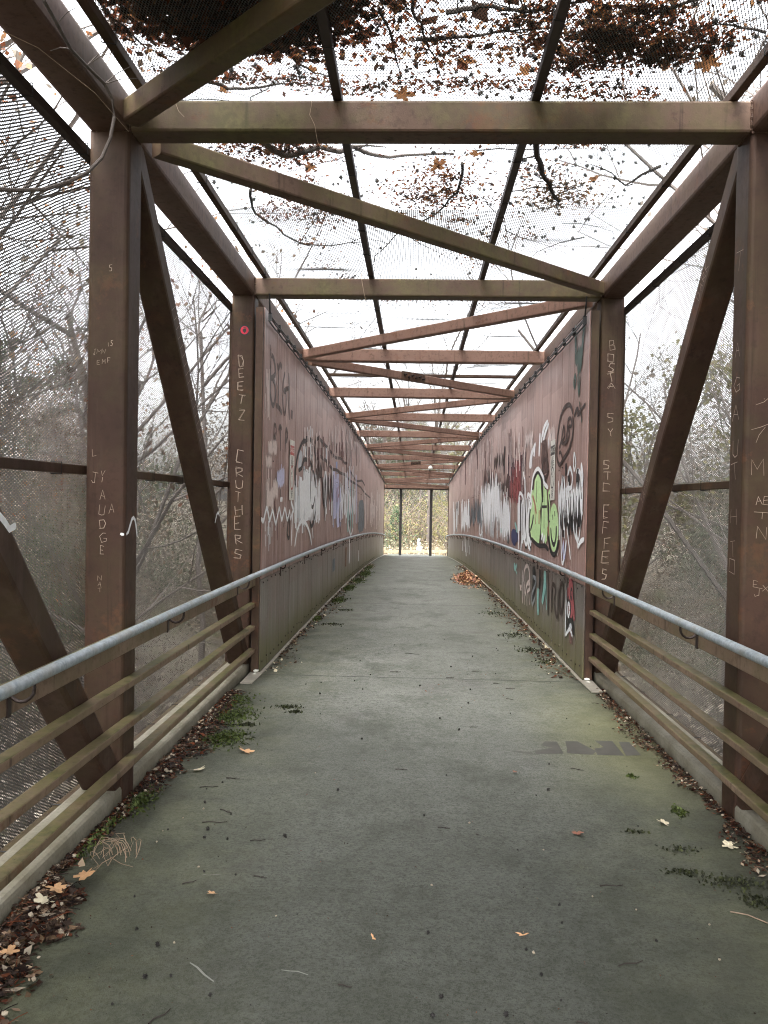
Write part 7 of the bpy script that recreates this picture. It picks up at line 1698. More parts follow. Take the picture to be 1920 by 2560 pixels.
mb.make('scratched_lettering', PM['scratch'], bridge); mb = MB()
for ch, z, h in zip('BOSTASYSTCEFFES', (3.021, 2.903, 2.819, 2.73, 2.655, 2.37, 2.239, 1.948, 1.849, 1.742, 1.526, 1.376, 1.234, 1.112, .96), (.08, .07, .08, .07, .05, .08, .08, .09, .08, .08, .11, .1, .1, .1, .08)):
    scratch(mb, ch, (1.742+rs.uniform(-.012, .012)-(.012 if z < 2 else 0), yF, z), (1, 0, 0), (0, 0, 1), (0, -1, 0), .055, h, .0034, True)
mb.make('scratched_lettering', PM['scratch'], bridge); mb = MB(); y1 = PY(1)-.0004
for ch, x, z, h, wd in (('5', -1.583, 2.768, .032, .016), ('J', -1.66, 2.335, .03, .014), ('M', -1.637, 2.337, .026, .02), ('W', -1.612, 2.342, .026, .02), ('I', -1.59, 2.375, .02, .01), ('S', -1.572, 2.382, .026, .014),
                       ('E', -1.64, 2.283, .024, .018), ('M', -1.612, 2.288, .022, .018), ('F', -1.585, 2.295, .026, .016), ('L', -1.655, 1.818, .035, .025), ('J', -1.652, 1.688, .06, .04), ('Y', -1.612, 1.695, .06, .03),
                       ('A', -1.61, 1.6, .05, .035), ('A', -1.563, 1.53, .04, .028), ('U', -1.612, 1.523, .045, .028), ('D', -1.607, 1.453, .045, .035), ('G', -1.606, 1.383, .045, .035), ('E', -1.61, 1.318, .045, .022),
                       ('N', -1.62, 1.17, .022, .018), ('A', -1.618, 1.14, .022, .018), ('T', -1.618, 1.11, .022, .018)):
    scratch(mb, ch, (x, y1, z), (1, 0, 0), (0, 0, 1), (0, -1, 0), wd, h, .0022 if h < .035 else .0035)
mb.make('scratched_lettering', PM['scratch'], bridge); mb = MB()
for ch, z in zip('TAGAUTHTO', (2.857, 2.404, 2.226, 2.083, 1.898, 1.78, 1.547, 1.38, 1.289)):
    scratch(mb, ch, (1.6464, PY(1)+.115, z), (0, -1, 0), (0, 0, 1), (-1, 0, 0), .085, .12 if ch == 'T' and z > 2.5 else .085, .004)
for ch, x, z, h, wd in (('M', 1.717, 1.795, .08, .06), ('A', 1.727, 1.632, .045, .03), ('E', 1.765, 1.632, .045, .03), ('T', 1.743, 1.555, .03, .07), ('N', 1.745, 1.468, .06, .05), ('E', 1.72, 1.21, .04, .025), ('J', 1.735, 1.17, .04, .03), ('X', 1.77, 1.19, .03, .03), ('I', 1.74, 2.14, .005, .003)):
    scratch(mb, ch, (x, y1, z), (1, 0, 0), (0, 0, 1), (0, -1, 0), wd, h, .003)
ribbon(mb, [(1.70, y1, 2.11), (1.74, y1, 2.125), (1.79, y1, 2.17)], (0, -1, 0), .002, .0006)
ribbon(mb, [(1.68, y1, 1.985), (1.73, y1, 2.0), (1.80, y1, 2.03)], (0, -1, 0), .002, .0006)
ribbon(mb, [(1.75, y1, 2.0), (1.72, y1, 1.96), (1.705, y1, 1.92)], (0, -1, 0), .002, .0006)
mb.make('scratched_lettering', PM['scratch'], bridge); mb = MB()
# along the right web diagonal
dA = Vector((0, PY(1)+.11, zt(4.5)+.08)); dB = Vector((0, PY(2)+.1, zf(7.7))); dt = (dB-dA).normalized(); du = Vector((0, dt.z, -dt.y)); du = -du if du.z < 0 else du
for word, q0, hgt in (('DARK', .16, .055), ('T', .36, .05), ('TAMN', .50, .06), ('LIKAMIEN', .66, .05)):
    for i, ch in enumerate(word[::-1]):
        c = dA+(dB-dA)*q0+dt*(i*.062); c.x = 1.6562
        scratch(mb, ch, c, -dt, du, (-1, 0, 0), .04, hgt, .0032)
mb.make('scratched_lettering', PM['scratch'], bridge); mb = MB()
for i in range(16):
    c = dA+(dB-dA)*(.22+.014*i)+Vector((SX(0, 1)*0, 0, 0)); c.x = -1.5022
    ribbon(mb, [c-du*.045, c+du*.04+dt*.02], (1, 0, 0), .0035, .0006)
mb.make('scratched_tally', PM['scratch'], bridge)
mb = MB()
ribbon(mb, [(-1.515, y1, 1.402), (-1.505, y1, 1.399), (-1.4945, y1, 1.398)], (0, -1, 0), .016, .0006)
ribbon(mb, [(-1.4926, 4.355, 1.398), (-1.4926, 4.385, 1.41), (-1.4926, 4.412, 1.444), (-1.4926, 4.44, 1.475), (-1.4926, 4.464, 1.483), (-1.4926, 4.49, 1.468), (-1.4926, 4.506, 1.44), (-1.4926, 4.528, 1.376)], (1, 0, 0), .02, .0006)
for oy, oz in ((2.95, 1.5),):
    mb.make('sprayed_line', PM['white'], bridge); mb = MB()
    ribbon(mb, [(-1.5015, oy+a, oz+b) for a, b in ((0.0, .02), (.06, .03), (.11, .0), (.15, -.03), (.19, -.02), (.2, -.015))], (1, 0, 0), .028, .0006)
mb.make('sprayed_line', PM['white'], bridge); mb = MB()
ribbon(mb, [(-1.5015, 6.35+a, 1.42+b) for a, b in ((0, -.02), (.05, .04), (.1, .06), (.14, .03))], (1, 0, 0), .02, .0006)
mb.make('sprayed_line', PM['white'], bridge)


# ================================================================ SIGNS AND STICKER
def text_into(mb, txt, size, origin, right, up, off):
    cu = bpy.data.curves.new('lettering', 'FONT'); cu.body = txt; cu.size = size; cu.align_x = 'CENTER'; cu.align_y = 'CENTER'; cu.resolution_u = 3
    o = bpy.data.objects.new('lettering', cu); COL.objects.link(o)
    dg = bpy.context.evaluated_depsgraph_get(); me = o.evaluated_get(dg).to_mesh()
    O, Rr, U = Vector(origin), Vector(right), Vector(up); N = Rr.cross(U)
    mb.raw([O+Rr*v.co.x+U*v.co.y+N*off for v in me.vertices], [list(p.vertices) for p in me.polygons])
    o.evaluated_get(dg).to_mesh_clear(); bpy.data.objects.remove(o); bpy.data.curves.remove(cu)
def danger(s, yc, h0, h1, wd, tilt, lbl, paintover):
    x = SX(-1.3855, s); right = Vector((0, 1, tilt)) if s < 0 else Vector((0, -1, tilt)); right.normalize()
    nrm = Vector((-s, 0, 0)); up = nrm.cross(right); H = h1-h0; c = Vector((x, yc, zf(yc)+(h0+h1)/2))
    t = thing('danger_sign', c, lbl, 'sign')
    def rect(name, u0, u1, v0, v1, off, mat, th=.0):
        mb = MB(); q = [c+right*u+up*v+nrm*off for u, v in ((u0, v0), (u1, v0), (u1, v1), (u0, v1))]
        if th: q2 = [p-nrm*th for p in q]; mb.raw(q+q2, [(0, 1, 2, 3), (7, 6, 5, 4), (0, 4, 5, 1), (1, 5, 6, 2), (2, 6, 7, 3), (3, 7, 4, 0)])
        else: mb.raw(q, [(0, 1, 2, 3)])
        return mb.make(name, mat, t)
    rect('plate', -wd/2, wd/2, -H/2, H/2, .008, M['white_paint'], .003)
    v = lambda f: H/2-H*f
    rect('header', -wd/2+.012, wd/2-.012, v(.25), v(.09), .0086, M['red_paint'] if s < 0 else M['black_paint'])
    mb = MB(); text_into(mb, 'DANGER', .085, c+up*v(.17), right, up, .0092); mb.make('lettering', M['white_paint'], t)
    mb = MB(); text_into(mb, 'LIVE', .075, c+up*v(.31), right, up, .0086); text_into(mb, 'WIRE', .075, c+up*v(.385), right, up, .0086)
    text_into(mb, 'KEEP', .07, c+up*v(.865), right, up, .0086); text_into(mb, 'OFF', .07, c+up*v(.935), right, up, .0086); mb.make('lettering', M['black_paint'], t)
    rect('rule', -wd/2+.02, wd/2-.02, v(.428), v(.421), .0086, M['black_paint'])
    # ring with a figure and a bolt
    mb = MB(); n = 30; ro, ri = wd*.42, wd*.35; cc = c+up*v(.625)+nrm*.0086; asp = .155*H*1.15/ro
    vs = []
    for i in range(n):
        a = 2*PI*i/n
        for r_ in (ri, ro): vs.append(cc+right*math.cos(a)*r_+up*math.sin(a)*r_)
    mb.raw(vs, [(2*i, 2*i+1, (2*i+3) % (2*n), (2*i+2) % (2*n)) for i in range(n)]); mb.make('warning_ring', M['red_paint'] if s < 0 else M['black_paint'], t)
    mb = MB()
    ribbon(mb, [cc+up*.075+right*.01, cc+up*.01-right*.02, cc+up*.01+right*.02, cc-up*.075-right*.01], nrm, .014, .0004)
    mb.raw([cc+right*(-.045+.016*math.cos(a))+up*(.045+.016*math.sin(a))+nrm*.0004 for a in [2*PI*i/10 for i in range(10)]], [list(range(10))])
    mb.make('figure', M['black_paint'], t)
    return t
danger(-1, 9.47, 1.600, 2.268, .335, -.0, 'narrow red and white danger sign on the left clad wall', False)
danger(1, 9.555, 1.65, 2.32, .3, .03, 'weathered danger sign with a black header on the right clad wall', True)
st = thing('round_sticker', (-1.58, PY(2)-.002, 3.12), 'round red and black sticker high on the second left post', 'sticker')
def disc(name, r0, r1, off, mat, par, n=24, c=(-1.58, 3.12)):
    mb = MB(); vs = []
    for i in range(n):
        a = 2*PI*i/n
        for r_ in (r0, r1): vs.append((c[0]+math.cos(a)*r_, PY(2)-off, c[1]+math.sin(a)*r_))
    mb.raw(vs, [(2*i, 2*i+1, (2*i+3) % (2*n), (2*i+2) % (2*n)) for i in range(n)]); return mb.make(name, mat, par)
disc('disc', .0005, .05, .0012, M['black_paint'], st); disc('red_band', .016, .037, .0018, M['sticker_red'] if 'sticker_red' in M else flat('sticker_red', (.55, .01, .04), .4), st)
mb = MB()
for pts in ([(-.014, .02), (0, .027), (.014, .018), (.006, .004)], [(-.02, .0), (-.008, .008), (.004, -.004), (.014, -.002)], [(-.012, -.012), (0, -.022), (.012, -.014)]):
    ribbon(mb, [(-1.58+a, PY(2)-.0004, 3.12+b) for a, b in pts], (0, -1, 0), .008, .002)
mb.make('emblem', M['black_paint'], st)

# ================================================================ ROOF: litter, pods, vines
def leafquad(mb, p, rnd, s, flatness=.35, asp=.6):
    a = Vector((rnd.gauss(0, 1), rnd.gauss(0, 1), rnd.gauss(0, flatness))).normalized(); b = Vector((0, 0, 1)).cross(a)
    if b.length < .1: b = Vector((1, 0, 0))
    b = (b.normalized()+Vector((0, 0, rnd.gauss(0, flatness)))).normalized(); p = Vector(p); k = s*rnd.uniform(.6, 1.4); c = Vector((0, 0, k*rnd.uniform(-.2, .3)))
    mb.raw([p-a*k, p-b*k*asp+c*.3, p+a*k+c, p+b*k*asp+c*.3, p], [(0, 1, 4), (1, 2, 4), (2, 3, 4), (3, 0, 4)])
rl = random.Random(21)
def zr(x, y): return float(zroof(np.array([float(x)]), np.array([float(y)]))[0])
def clump(cx, cy, sx, sy, n, hgt, name, lbl, mats, s=.028, frac=.08):
    mb = MB()
    for _ in range(n):
        x = rl.gauss(cx, sx); y = rl.gauss(cy, sy)
        if not (XE0 < x < XE1): continue
        q = math.exp(-((x-cx)**2/(2*sx*sx)+(y-cy)**2/(2*sy*sy)))
        mb.cur = 1 if rl.random() < frac else 0
        leafquad(mb, (x, y, zr(x, y)+.006+rl.random()*hgt*q), rl, s)
    return tag(mb.make(name, mats), lbl, 'leaf litter', kind='stuff')
LM = [M['litter_dark'], M['leaf_orange']]
clump(-.8, 3.6, .24, .19, 17000, .14, 'leaf_litter', 'thick dark heap of wet leaves on the roof mesh above the nearest left brace', LM, .02, .05)
RM = MB(); 
def subclumps(mb, cx, cy, sx, sy, m, n, s, hgt, frac):
    for _ in range(m):
        ax, ay = rl.gauss(cx, sx), rl.gauss(cy, sy); r1 = rl.uniform(.03, .09)
        for _ in range(int(n*rl.uniform(.4, 1.6))):
            x = rl.gauss(ax, r1); y = rl.gauss(ay, r1*.8)
            if XE0 < x < XE1: mb.cur = 1 if rl.random() < frac else 0; leafquad(mb, (x, y, zr(x, y)+.005+rl.random()*hgt), rl, s)
subclumps(RM, 1.02, 3.94, .19, .11, 26, 190, .014, .04, .22); subclumps(RM, .75, 3.72, .3, .12, 14, 90, .014, .02, .4)
tag(RM.make('leaf_litter', LM), 'dark lacy heap of dead leaves on the roof mesh at upper right', 'leaf litter', kind='stuff')
RM = MB(); subclumps(RM, -.8, 4.0, .3, .1, 14, 90, .014, .02, .25)
tag(RM.make('leaf_litter', LM), 'ragged edge of the wet leaf heap on the roof mesh at upper left', 'leaf litter', kind='stuff')
clump(.06, 4.0, .16, .1, 420, .03, 'leaf_litter', 'brown leaf scraps on the roof mesh between the purlins', LM, .015, .5)
clump(.5, 3.85, .22, .12, 260, .02, 'leaf_litter', 'russet scraps on the roof mesh beside the right purlin', LM, .015, .5)
for i in range(26):
    cx, cy = rl.uniform(-1.3, 1.45), rl.uniform(4.6, 9.2)
    clump(cx, cy, rl.uniform(.05, .16), rl.uniform(.05, .16), 130, .01, 'leaf_litter', 'small scraps of dead leaf dotted over the roof mesh', LM, .012, .3)['group'] = 'leaf scraps on the roof mesh'
clump(-.9, 5.18, .2, .09, 1000, .04, 'leaf_litter', 'dark leaf clump caught on the roof mesh just past the first crossbeam', LM, .015, .15)
clump(.12, 5.75, .15, .28, 1300, .03, 'leaf_litter', 'reddish leaf clump on the roof mesh beside the bent vine', LM, .014, .4)
clump(.95, 5.95, .16, .16, 900, .02, 'leaf_litter', 'tan leaf clump at the tip of the thick roof branch', [M['leaf_brown'], M['leaf_orange']], .014, .3)
clump(-.8, 6.3, .2, .24, 800, .02, 'leaf_litter', 'small brown leaf clump inside the curve of the roof vine', LM, .013, .25)
clump(.6, 8.6, .7, .3, 900, .015, 'leaf_litter', 'fine dark litter on the roof mesh past the second crossbeam', [M['litter_dark'], M['leaf_brown']], .012, .2)
clump(.0, 1.6, .9, .8, 9000, .1, 'leaf_litter', 'unseen bed of leaves added on the roof mesh over the entrance to shade the deck', LM, .05, .05)  # out of view, added to keep light off the near deck
clump(.0, -.6, .9, .9, 7000, .1, 'leaf_litter', 'unseen bed of leaves added on the roof mesh behind the entrance to shade the deck', LM, .05, .05)  # second unseen bed, added to darken the near deck further
mb = MB()
for _ in range(1500):
    x = rl.uniform(-1.1, 1.2); y = rl.gauss(4.36, .05); mb.cur = 1 if rl.random() < .12 else 0
    leafquad(mb, (x, y, zr(x, y)+rl.random()*.03), rl, .013)
tag(mb.make('leaf_litter', [M['litter_dark'], M['leaf_orange']]), 'line of crumbled litter lodged against the top of the nearest crossbeam', 'leaf litter', kind='stuff')
# orange leaves stuck on the roof
def big_leaf(seed, s):
    r_ = random.Random(seed); n = 15; vs = [(0, 0, 0)]; lob = 5
    for i in range(n*2):
        a = 2*PI*i/(n*2); k = (.45+.55*abs(math.cos(a*lob/2))**.6)*(1 if i % 2 else .88)*r_.uniform(.88, 1.1)
        if 1.35*PI < a < 1.65*PI: k *= .7
        vs.append((math.cos(a)*k*s, math.sin(a)*k*s, s*(.10*math.sin(a*2+seed)+.12*k*k*r_.uniform(.5, 1))))
    m = n*2; fs = [(0, 1+i, 1+(i+1) % m) for i in range(m)]
    o = len(vs); vs += [(0, -s*.5, s*.05), (.03*s, -s*.5, s*.05), (.1*s, -s*1.3, s*.15), (.06*s, -s*1.3, s*.15)]; fs.append((o, o+1, o+2, o+3))
    return vs, fs
def leaf_mesh(seed, s, mat):
    vs, fs = big_leaf(seed, s); return raw_mesh('leaf', vs, [list(f) for f in fs], [mat])
RLM = [leaf_mesh(i, .055, M['leaf_orange']) for i in range(4)]
for i, (x, y) in enumerate([(-1.28, 3.72), (-.12, 3.7), (-.62, 4.12), (-.55, 4.22), (.62, 4.0), (1.08, 3.92), (1.18, 4.06), (-.95, 5.2), (.1, 5.35), (.17, 5.5), (.03, 5.9), (-.93, 6.95), (.0, 7.0), (-.4, 4.42), (.2, 4.1), (.75, 3.7), (1.35, 4.1), (-.1, 4.45), (.7, 5.6), (-1.05, 4.5), (.34, 5.2), (1.15, 5.7), (-.7, 5.4), (.5, 4.2)]):
    o = link_mesh('fallen_leaf', RLM[i % 4], (x, y, zr(x, y)+.012), (rl.uniform(-.3, .3), rl.uniform(-.3, .3), rl.uniform(0, 6)), rl.uniform(.7, 1.3))
    tag(o, 'orange brown leaf lying on the wire mesh roof', 'leaf', 'orange leaves lying on the roof mesh')
# seed pods, each a spiky ball
def pod_mesh(seed, mat):
    r_ = random.Random(seed); mb = MB(); mb.ico((0, 0, 0), .0105, r_)
    for i in range(22):
        d = Vector((r_.gauss(0, 1), r_.gauss(0, 1), r_.gauss(0, 1))).normalized(); o = d.orthogonal().normalized()*.0028; q = d.cross(o)
        b = d*.008; mb.raw([b+o, b-o*.5+q, b-o*.5-q, d*.0165], [(0, 1, 3), (1, 2, 3), (2, 0, 3)])
    return raw_mesh('seed_pod', mb.v, mb.f, [mat])
PODS = [pod_mesh(i, M['pod']) for i in range(4)]
def pod_at(x, y, z, grp, lbl, sc):
    tag(link_mesh('seed_pod', PODS[rl.randint(0, 3)], (x, y, z), (rl.random()*6, rl.random()*6, 0), sc), lbl, 'seed pod', grp)
cent = [(.3, 4.1, .6, .25, 40), (.95, 5.5, .28, .38, 60), (.8, 6.3, .45, .45, 34), (-.1, 5.9, .5, .6, 24), (-.9, 6.2, .25, .5, 20), (1.2, 4.2, .15, .3, 18), (.6, 3.8, .5, .15, 26), (.9, 7.0, .3, .4, 14), (.5, 8.3, .6, .3, 24), (-.9, 8.2, .3, .3, 12), (-.6, 4.3, .4, .1, 10)]
for cx, cy, sx, sy, n in cent:
    for _ in range(n):
        x = min(XE1-.03, max(XE0+.03, rl.gauss(cx, sx))); y = rl.gauss(cy, sy)
        pod_at(x, y, zr(x, y)+.014, 'seed pods scattered on the roof mesh', 'small dark spiky seed pod resting on the wire mesh roof', rl.uniform(.75, 1.25))
def vine(pts, r, name, lbl, zoff=.012, r2=None, side=0, mat='twig', cat='branch'):
    P = []
    for i in range(len(pts)-1):
        for t in (0, .5):
            a, b = pts[i], pts[i+1]; P.append((a[0]+(b[0]-a[0])*t+rl.uniform(-.008, .008), a[1]+(b[1]-a[1])*t+rl.uniform(-.008, .008)))
    P.append(pts[-1]); mb = MB(); Q = [Vector((x, y, zr(x, y)+zoff)) for x, y in P]
    mb.tube(Q, r, 6, r2 or r*.25)
    for _ in range(side):
        i = rl.randint(1, len(Q)-2); a = rl.uniform(0, 6.28); ln = rl.uniform(.06, .22); e = Q[i]+Vector((math.cos(a)*ln, math.sin(a)*ln, rl.uniform(0, .04))); m = Q[i].lerp(e, .5)+Vector((rl.uniform(-.02, .02), rl.uniform(-.02, .02), .0))
        mb.tube([Q[i], m, e], r*.35, 4, r*.15)
    return tag(mb.make(name, M[mat]), lbl, cat)
vine([(-1.16, 5.77), (-1.19, 5.97), (-1.21, 6.23), (-1.16, 6.45), (-1.07, 6.74), (-.94, 6.97), (-.74, 7.01), (-.56, 6.91), (-.46, 6.8)], .011, 'vine', 'long curved dark vine on the roof mesh behind the left end of the zigzag brace', side=7)
vine([(.26, 5.3), (.26, 5.46), (.24, 5.76), (.18, 6.05), (.06, 6.37), (-.15, 6.76), (-.26, 7.06), (-.38, 7.34), (-.41, 7.61)], .01, 'vine', 'bent dark vine crossing the middle of the roof between the first two crossbeams', side=9)
vine([(.65, 4.9), (.71, 5.22), (.76, 5.45), (.82, 5.66), (.89, 5.84), (.98, 6.06)], .02, 'branch', 'thick grey branch stub on the roof mesh right of the right purlin', side=8, r2=.013)
vine([(1.49, 5.39), (1.41, 5.55), (1.36, 5.74), (1.24, 5.57), (1.07, 5.45)], .01, 'branch', 'forked dark twig near the right edge of the roof mesh', side=3)
vine([(-1.3, 4.3), (-1.16, 4.34), (-1.1, 4.4), (-1.02, 4.48), (-.94, 4.49), (-.86, 4.47), (-.74, 4.41), (-.65, 4.38), (-.4, 4.36)], .011, 'vine', 'wavy vine resting just above the left half of the nearest crossbeam', side=3)
vine([(-.72, 3.8), (-.69, 3.94), (-.66, 4.06), (-.6, 4.18), (-.54, 4.24), (-.46, 4.26)], .011, 'vine', 'hooked vine beside the left purlin at the top of the picture', side=3)
vine([(-1.39, 3.5), (-1.37, 3.74), (-1.33, 3.81), (-1.3, 3.98), (-1.2, 4.1)], .008, 'vine', 'thin vine on the roof mesh along the left edge bar', side=4)
vine([(.1, 3.76), (.18, 3.73), (.24, 3.7), (.3, 3.69), (.36, 3.71), (.43, 3.71), (.49, 3.68), (.57, 3.65), (.8, 3.6), (1.1, 3.62)], .012, 'branch', 'knobbly branch crossing the top of the roof view right of centre', side=9)
vine([(-.05, 3.6), (-.05, 3.74), (-.01, 3.84), (.01, 3.95), (.05, 4.05), (.1, 4.3)], .009, 'branch', 'crooked branch crossing the leaf scraps between the purlins', side=5)
vine([(-.03, 3.94), (.05, 3.94), (.15, 3.92), (.26, 3.91), (.35, 3.86), (.44, 3.85), (.6, 3.8)], .01, 'branch', 'straight twiggy branch through the middle of the nearest roof opening', side=8)
vine([(-.2, 3.7), (-.15, 3.88), (-.12, 4.08), (-.1, 4.26)], .008, 'branch', 'short straight twig just right of the left purlin', side=2)
vine([(-1.1, 5.0), (-.95, 5.08), (-.85, 5.23), (-.74, 5.19), (-.61, 5.11), (-.49, 5.15), (-.41, 5.08), (-.31, 5.19), (-.19, 5.24), (-.09, 5.22), (.2, 5.2)], .024, 'branch', 'pale thick branch lying across the roof behind the nearest crossbeam', side=5, mat='bark')
vine([(1.5, 3.5), (1.2, 3.6), (1.0, 3.72), (.86, 3.85), (.8, 4.2)], .009, 'branch', 'bent branch over the dark leaf heap at upper right', side=9)
vine([(1.52, 3.85), (1.4, 3.82), (1.3, 3.8), (1.15, 3.85)], .007, 'branch', 'thin twig reaching in from the right edge bar', side=6)
for i, pts in enumerate([[(-1.0, 7.0), (-.7, 6.2), (-.62, 5.5)], [(-.3, 6.5), (.0, 7.1), (.3, 7.5)], [(.3, 8.1), (.7, 8.4), (.9, 9.0)], [(1.3, 6.8), (1.0, 7.2), (.9, 7.6)], [(-1.2, 8.3), (-.8, 8.6), (-.5, 9.2)], [(.65, 6.6), (.9, 6.9), (1.3, 7.3)]]):
    o = vine(pts, .005, 'branch', 'thin broken twig lying on the roof mesh', side=8); o['group'] = 'thin twigs on the roof mesh'
for i in range(12):
    x0, y0 = rl.uniform(-1.2, 1.3), rl.uniform(4.7, 7.4); a0 = rl.uniform(0, 6.28); pts = [(x0, y0)]
    for _ in range(5):
        a0 += rl.gauss(0, .35); pts.append((max(XE0+.03, min(XE1-.03, pts[-1][0]+math.cos(a0)*.15)), pts[-1][1]+math.sin(a0)*.15))
    o = vine(pts, .0042, 'branch', 'fine trailing stem on the roof mesh between the first crossbeams', side=7); o['group'] = 'fine trailing stems on the roof mesh'
# vine hanging in at the top left corner
HB = [(-1.35, 3.0, 3.36), (-1.43, 3.3, 3.44), (-1.5, 3.6, 3.5), (-1.55, 3.9, 3.58), (-1.52, 4.05, 3.57), (-1.5, 4.1, 3.52), (-1.49, 4.1, 3.43), (-1.49, 4.05, 3.31), (-1.51, 4.0, 3.2), (-1.54, 3.9, 3.09), (-1.59, 3.8, 3.01), (-1.65, 3.7, 2.94), (-1.73, 3.6, 2.9), (-1.8, 3.5, 2.87)]
K = .93; HB = [Vector((p[0]*K, p[1]*K, 1.61+(p[2]-1.61)*K)) for p in HB]
hv = MB(); hv.tube(HB, .0065, 7, .009)
for i, e in ((2, (-.09, .05, .02)), (3, (.1, .0, .05)), (3, (.07, .02, .07)), (4, (.12, .02, .03)), (4, (.08, .05, .09)), (9, (-.1, .0, -.03)), (1, (.06, 0, .05))):
    hv.tube([HB[i], HB[i]+Vector(e)*.6+Vector((0, 0, .01)), HB[i]+Vector(e)*1.2], .003, 4, .0015)
tag(hv.make('vine', M['bark']), 'bare vine hooking in below the left top chord and past the nearest post', 'vine')
def dangle(p, pts, r, lbl, mat='twig_pale'):
    mb = MB(); b = Vector(p); mb.tube([b+Vector(q) for q in pts], r, 5, r*.7); return tag(mb.make('stalk', M[mat]), lbl, 'stalk')
dangle((-.56, 4.32, 3.66), [(0, -.005, 0), (.004, -.01, -.06), (-.006, -.012, -.12), (.02, -.012, -.17), (.035, -.01, -.25), (.075, -.01, -.33)], .0018, 'thin pale stalk dangling over the left half of the nearest crossbeam')
dangle((-1.25, 4.3, 3.6), [(0, 0, 0), (.02, -.01, -.05), (.05, -.01, -.08)], .0015, 'short pale stalk on the left end of the nearest crossbeam')
dangle((-1.55, 3.5, 3.42), [(-.25, -.4, .0), (0, -.1, -.02), (.12, .2, -.06), (.2, .4, -.14)], .0018, 'fine stem trailing under the left top chord')
dangle((-.52, 7.71, 3.6), [(0, 0, .04), (.01, -.01, -.05), (.03, -.01, -.15), (.05, -.01, -.22)], .003, 'thin stalk hanging over the second crossbeam', 'twig_pale')

# ================================================================ DECK: litter, moss, leaves, twigs
def zfl(x, y): return zf(y)
def scatter(n, region, mats, sizes, name, lbl, cat, frac=(.0,), flatness=.3, pile=.0, twigs=0, seeds=0, asp=.55):
    mb = MB()
    for _ in range(n):
        x, y, k = region()
        r_ = rl.random(); mb.cur = 0; acc = 0
        for q, f in enumerate(frac):
            acc += f
            if r_ < acc: mb.cur = q+1; break
        leafquad(mb, (x, y, zf(y)+.004+rl.random()*pile*k), rl, rl.uniform(*sizes), flatness, asp)
    for _ in range(twigs):
        x, y, k = region(); a = rl.uniform(0, 6.28); ln = rl.uniform(.02, .08); p = Vector((x, y, zf(y)+.006+rl.random()*pile)); d = Vector((math.cos(a), math.sin(a), rl.uniform(-.1, .15)))
        mb.cur = 0 if rl.random() < .75 else min(1, len(mats)-1); mb.tube([p, p+d*ln*.5+Vector((0, 0, .003)), p+d*ln], .0016, 4)
    for _ in range(seeds):
        x, y, k = region(); mb.cur = len(mats)-1; mb.ico((x, y, zf(y)+.008+rl.random()*pile), rl.uniform(.006, .011), rl, .8)
    o = mb.make(name, mats); return tag(o, lbl, cat, kind='stuff')
def band(s, y0, y1, x_edge, width, power=2.0, wob=.5, f=3.0):
    def reg():
        y = rl.uniform(y0, y1)+rl.gauss(0, .06); wd = width*(1+wob*math.sin(y*f)+wob*.5*math.sin(y*f*2.7+1)+.25*math.sin(y*f*7.1)); q = rl.random()**power*rl.uniform(.55, 1.0)+abs(rl.gauss(0, .06))
        x = x_edge+max(.02, wd)*q
        return (SX(x, s), y, 1-q)
    return reg
LT = [M['litter_dark'], M['litter'], M['leaf_brown'], M['pod_pale']]
scatter(2400, band(-1, 2.55, 3.5, -1.488, .21, 1.2), LT, (.008, .024), 'leaf_litter', 'drift of dead leaves and twigs against the left kerb in the near corner', 'leaf litter', (.42, .2, .03), pile=.03, twigs=150, seeds=36)
scatter(1100, band(-1, 1.7, 2.6, -1.488, .2, 1.2), LT, (.008, .022), 'leaf_litter', 'dark leaf crumbs at the bottom left corner of the deck', 'leaf litter', (.4, .2, .03), pile=.025, twigs=60, seeds=20)
scatter(1300, band(-1, 3.5, 4.7, -1.488, .11, 1.5), LT, (.006, .015), 'leaf_litter', 'thin dark line of crumbs at the foot of the nearest left post', 'leaf litter', (.25, .1, .02), pile=.012, twigs=40, seeds=12)
scatter(2000, band(-1, 4.7, 6.9, -1.488, .19, 1.5, .4, 2.6), LT, (.008, .022), 'leaf_litter', 'long drift of brown litter along the left kerb before the clad wall', 'leaf litter', (.35, .15, .025), pile=.022, twigs=120, seeds=40)
scatter(2600, band(1, 3.0, 7.35, -1.488, .13, 1.5, .35, 2.4), LT, (.006, .017), 'leaf_litter', 'narrow line of litter along the right kerb', 'leaf litter', (.3, .12, .03), pile=.016, twigs=90, seeds=24)
scatter(1800, band(-1, 7.8, 26, -1.35, .2, 1.8, .4, 1.1), [M['litter'], M['leaf_brown'], M['leaf_b']], (.01, .03), 'leaf_litter', 'sparse litter along the foot of the left clad wall', 'leaf litter', (.3, .07), pile=.02, twigs=50)
scatter(2200, band(1, 7.8, 26, -1.35, .26, 2.0, .4, 1.1), [M['litter_dark'], M['leaf_brown'], M['leaf_b']], (.01, .03), 'leaf_litter', 'sparse litter along the foot of the right clad wall', 'leaf litter', (.3, .07), pile=.02, twigs=80)
def pile_reg():
    a = rl.uniform(0, 6.28); q = abs(rl.gauss(0, .5)); return (1.22+math.cos(a)*.32*min(q, 1.3), 19.2+math.sin(a)*1.9*min(q, 1.3), max(0, 1-q))
def pile_reg2():
    x, y, k = pile_reg(); return (min(x, 1.5), y, k)
scatter(2600, pile_reg2, [M['leaf_brown'], M['leaf_c'], M['leaf_a']], (.02, .05), 'leaf_pile', 'heap of reddish brown leaves on the deck against the right clad wall', 'leaf pile', (.42, .3), pile=.2, flatness=.5)
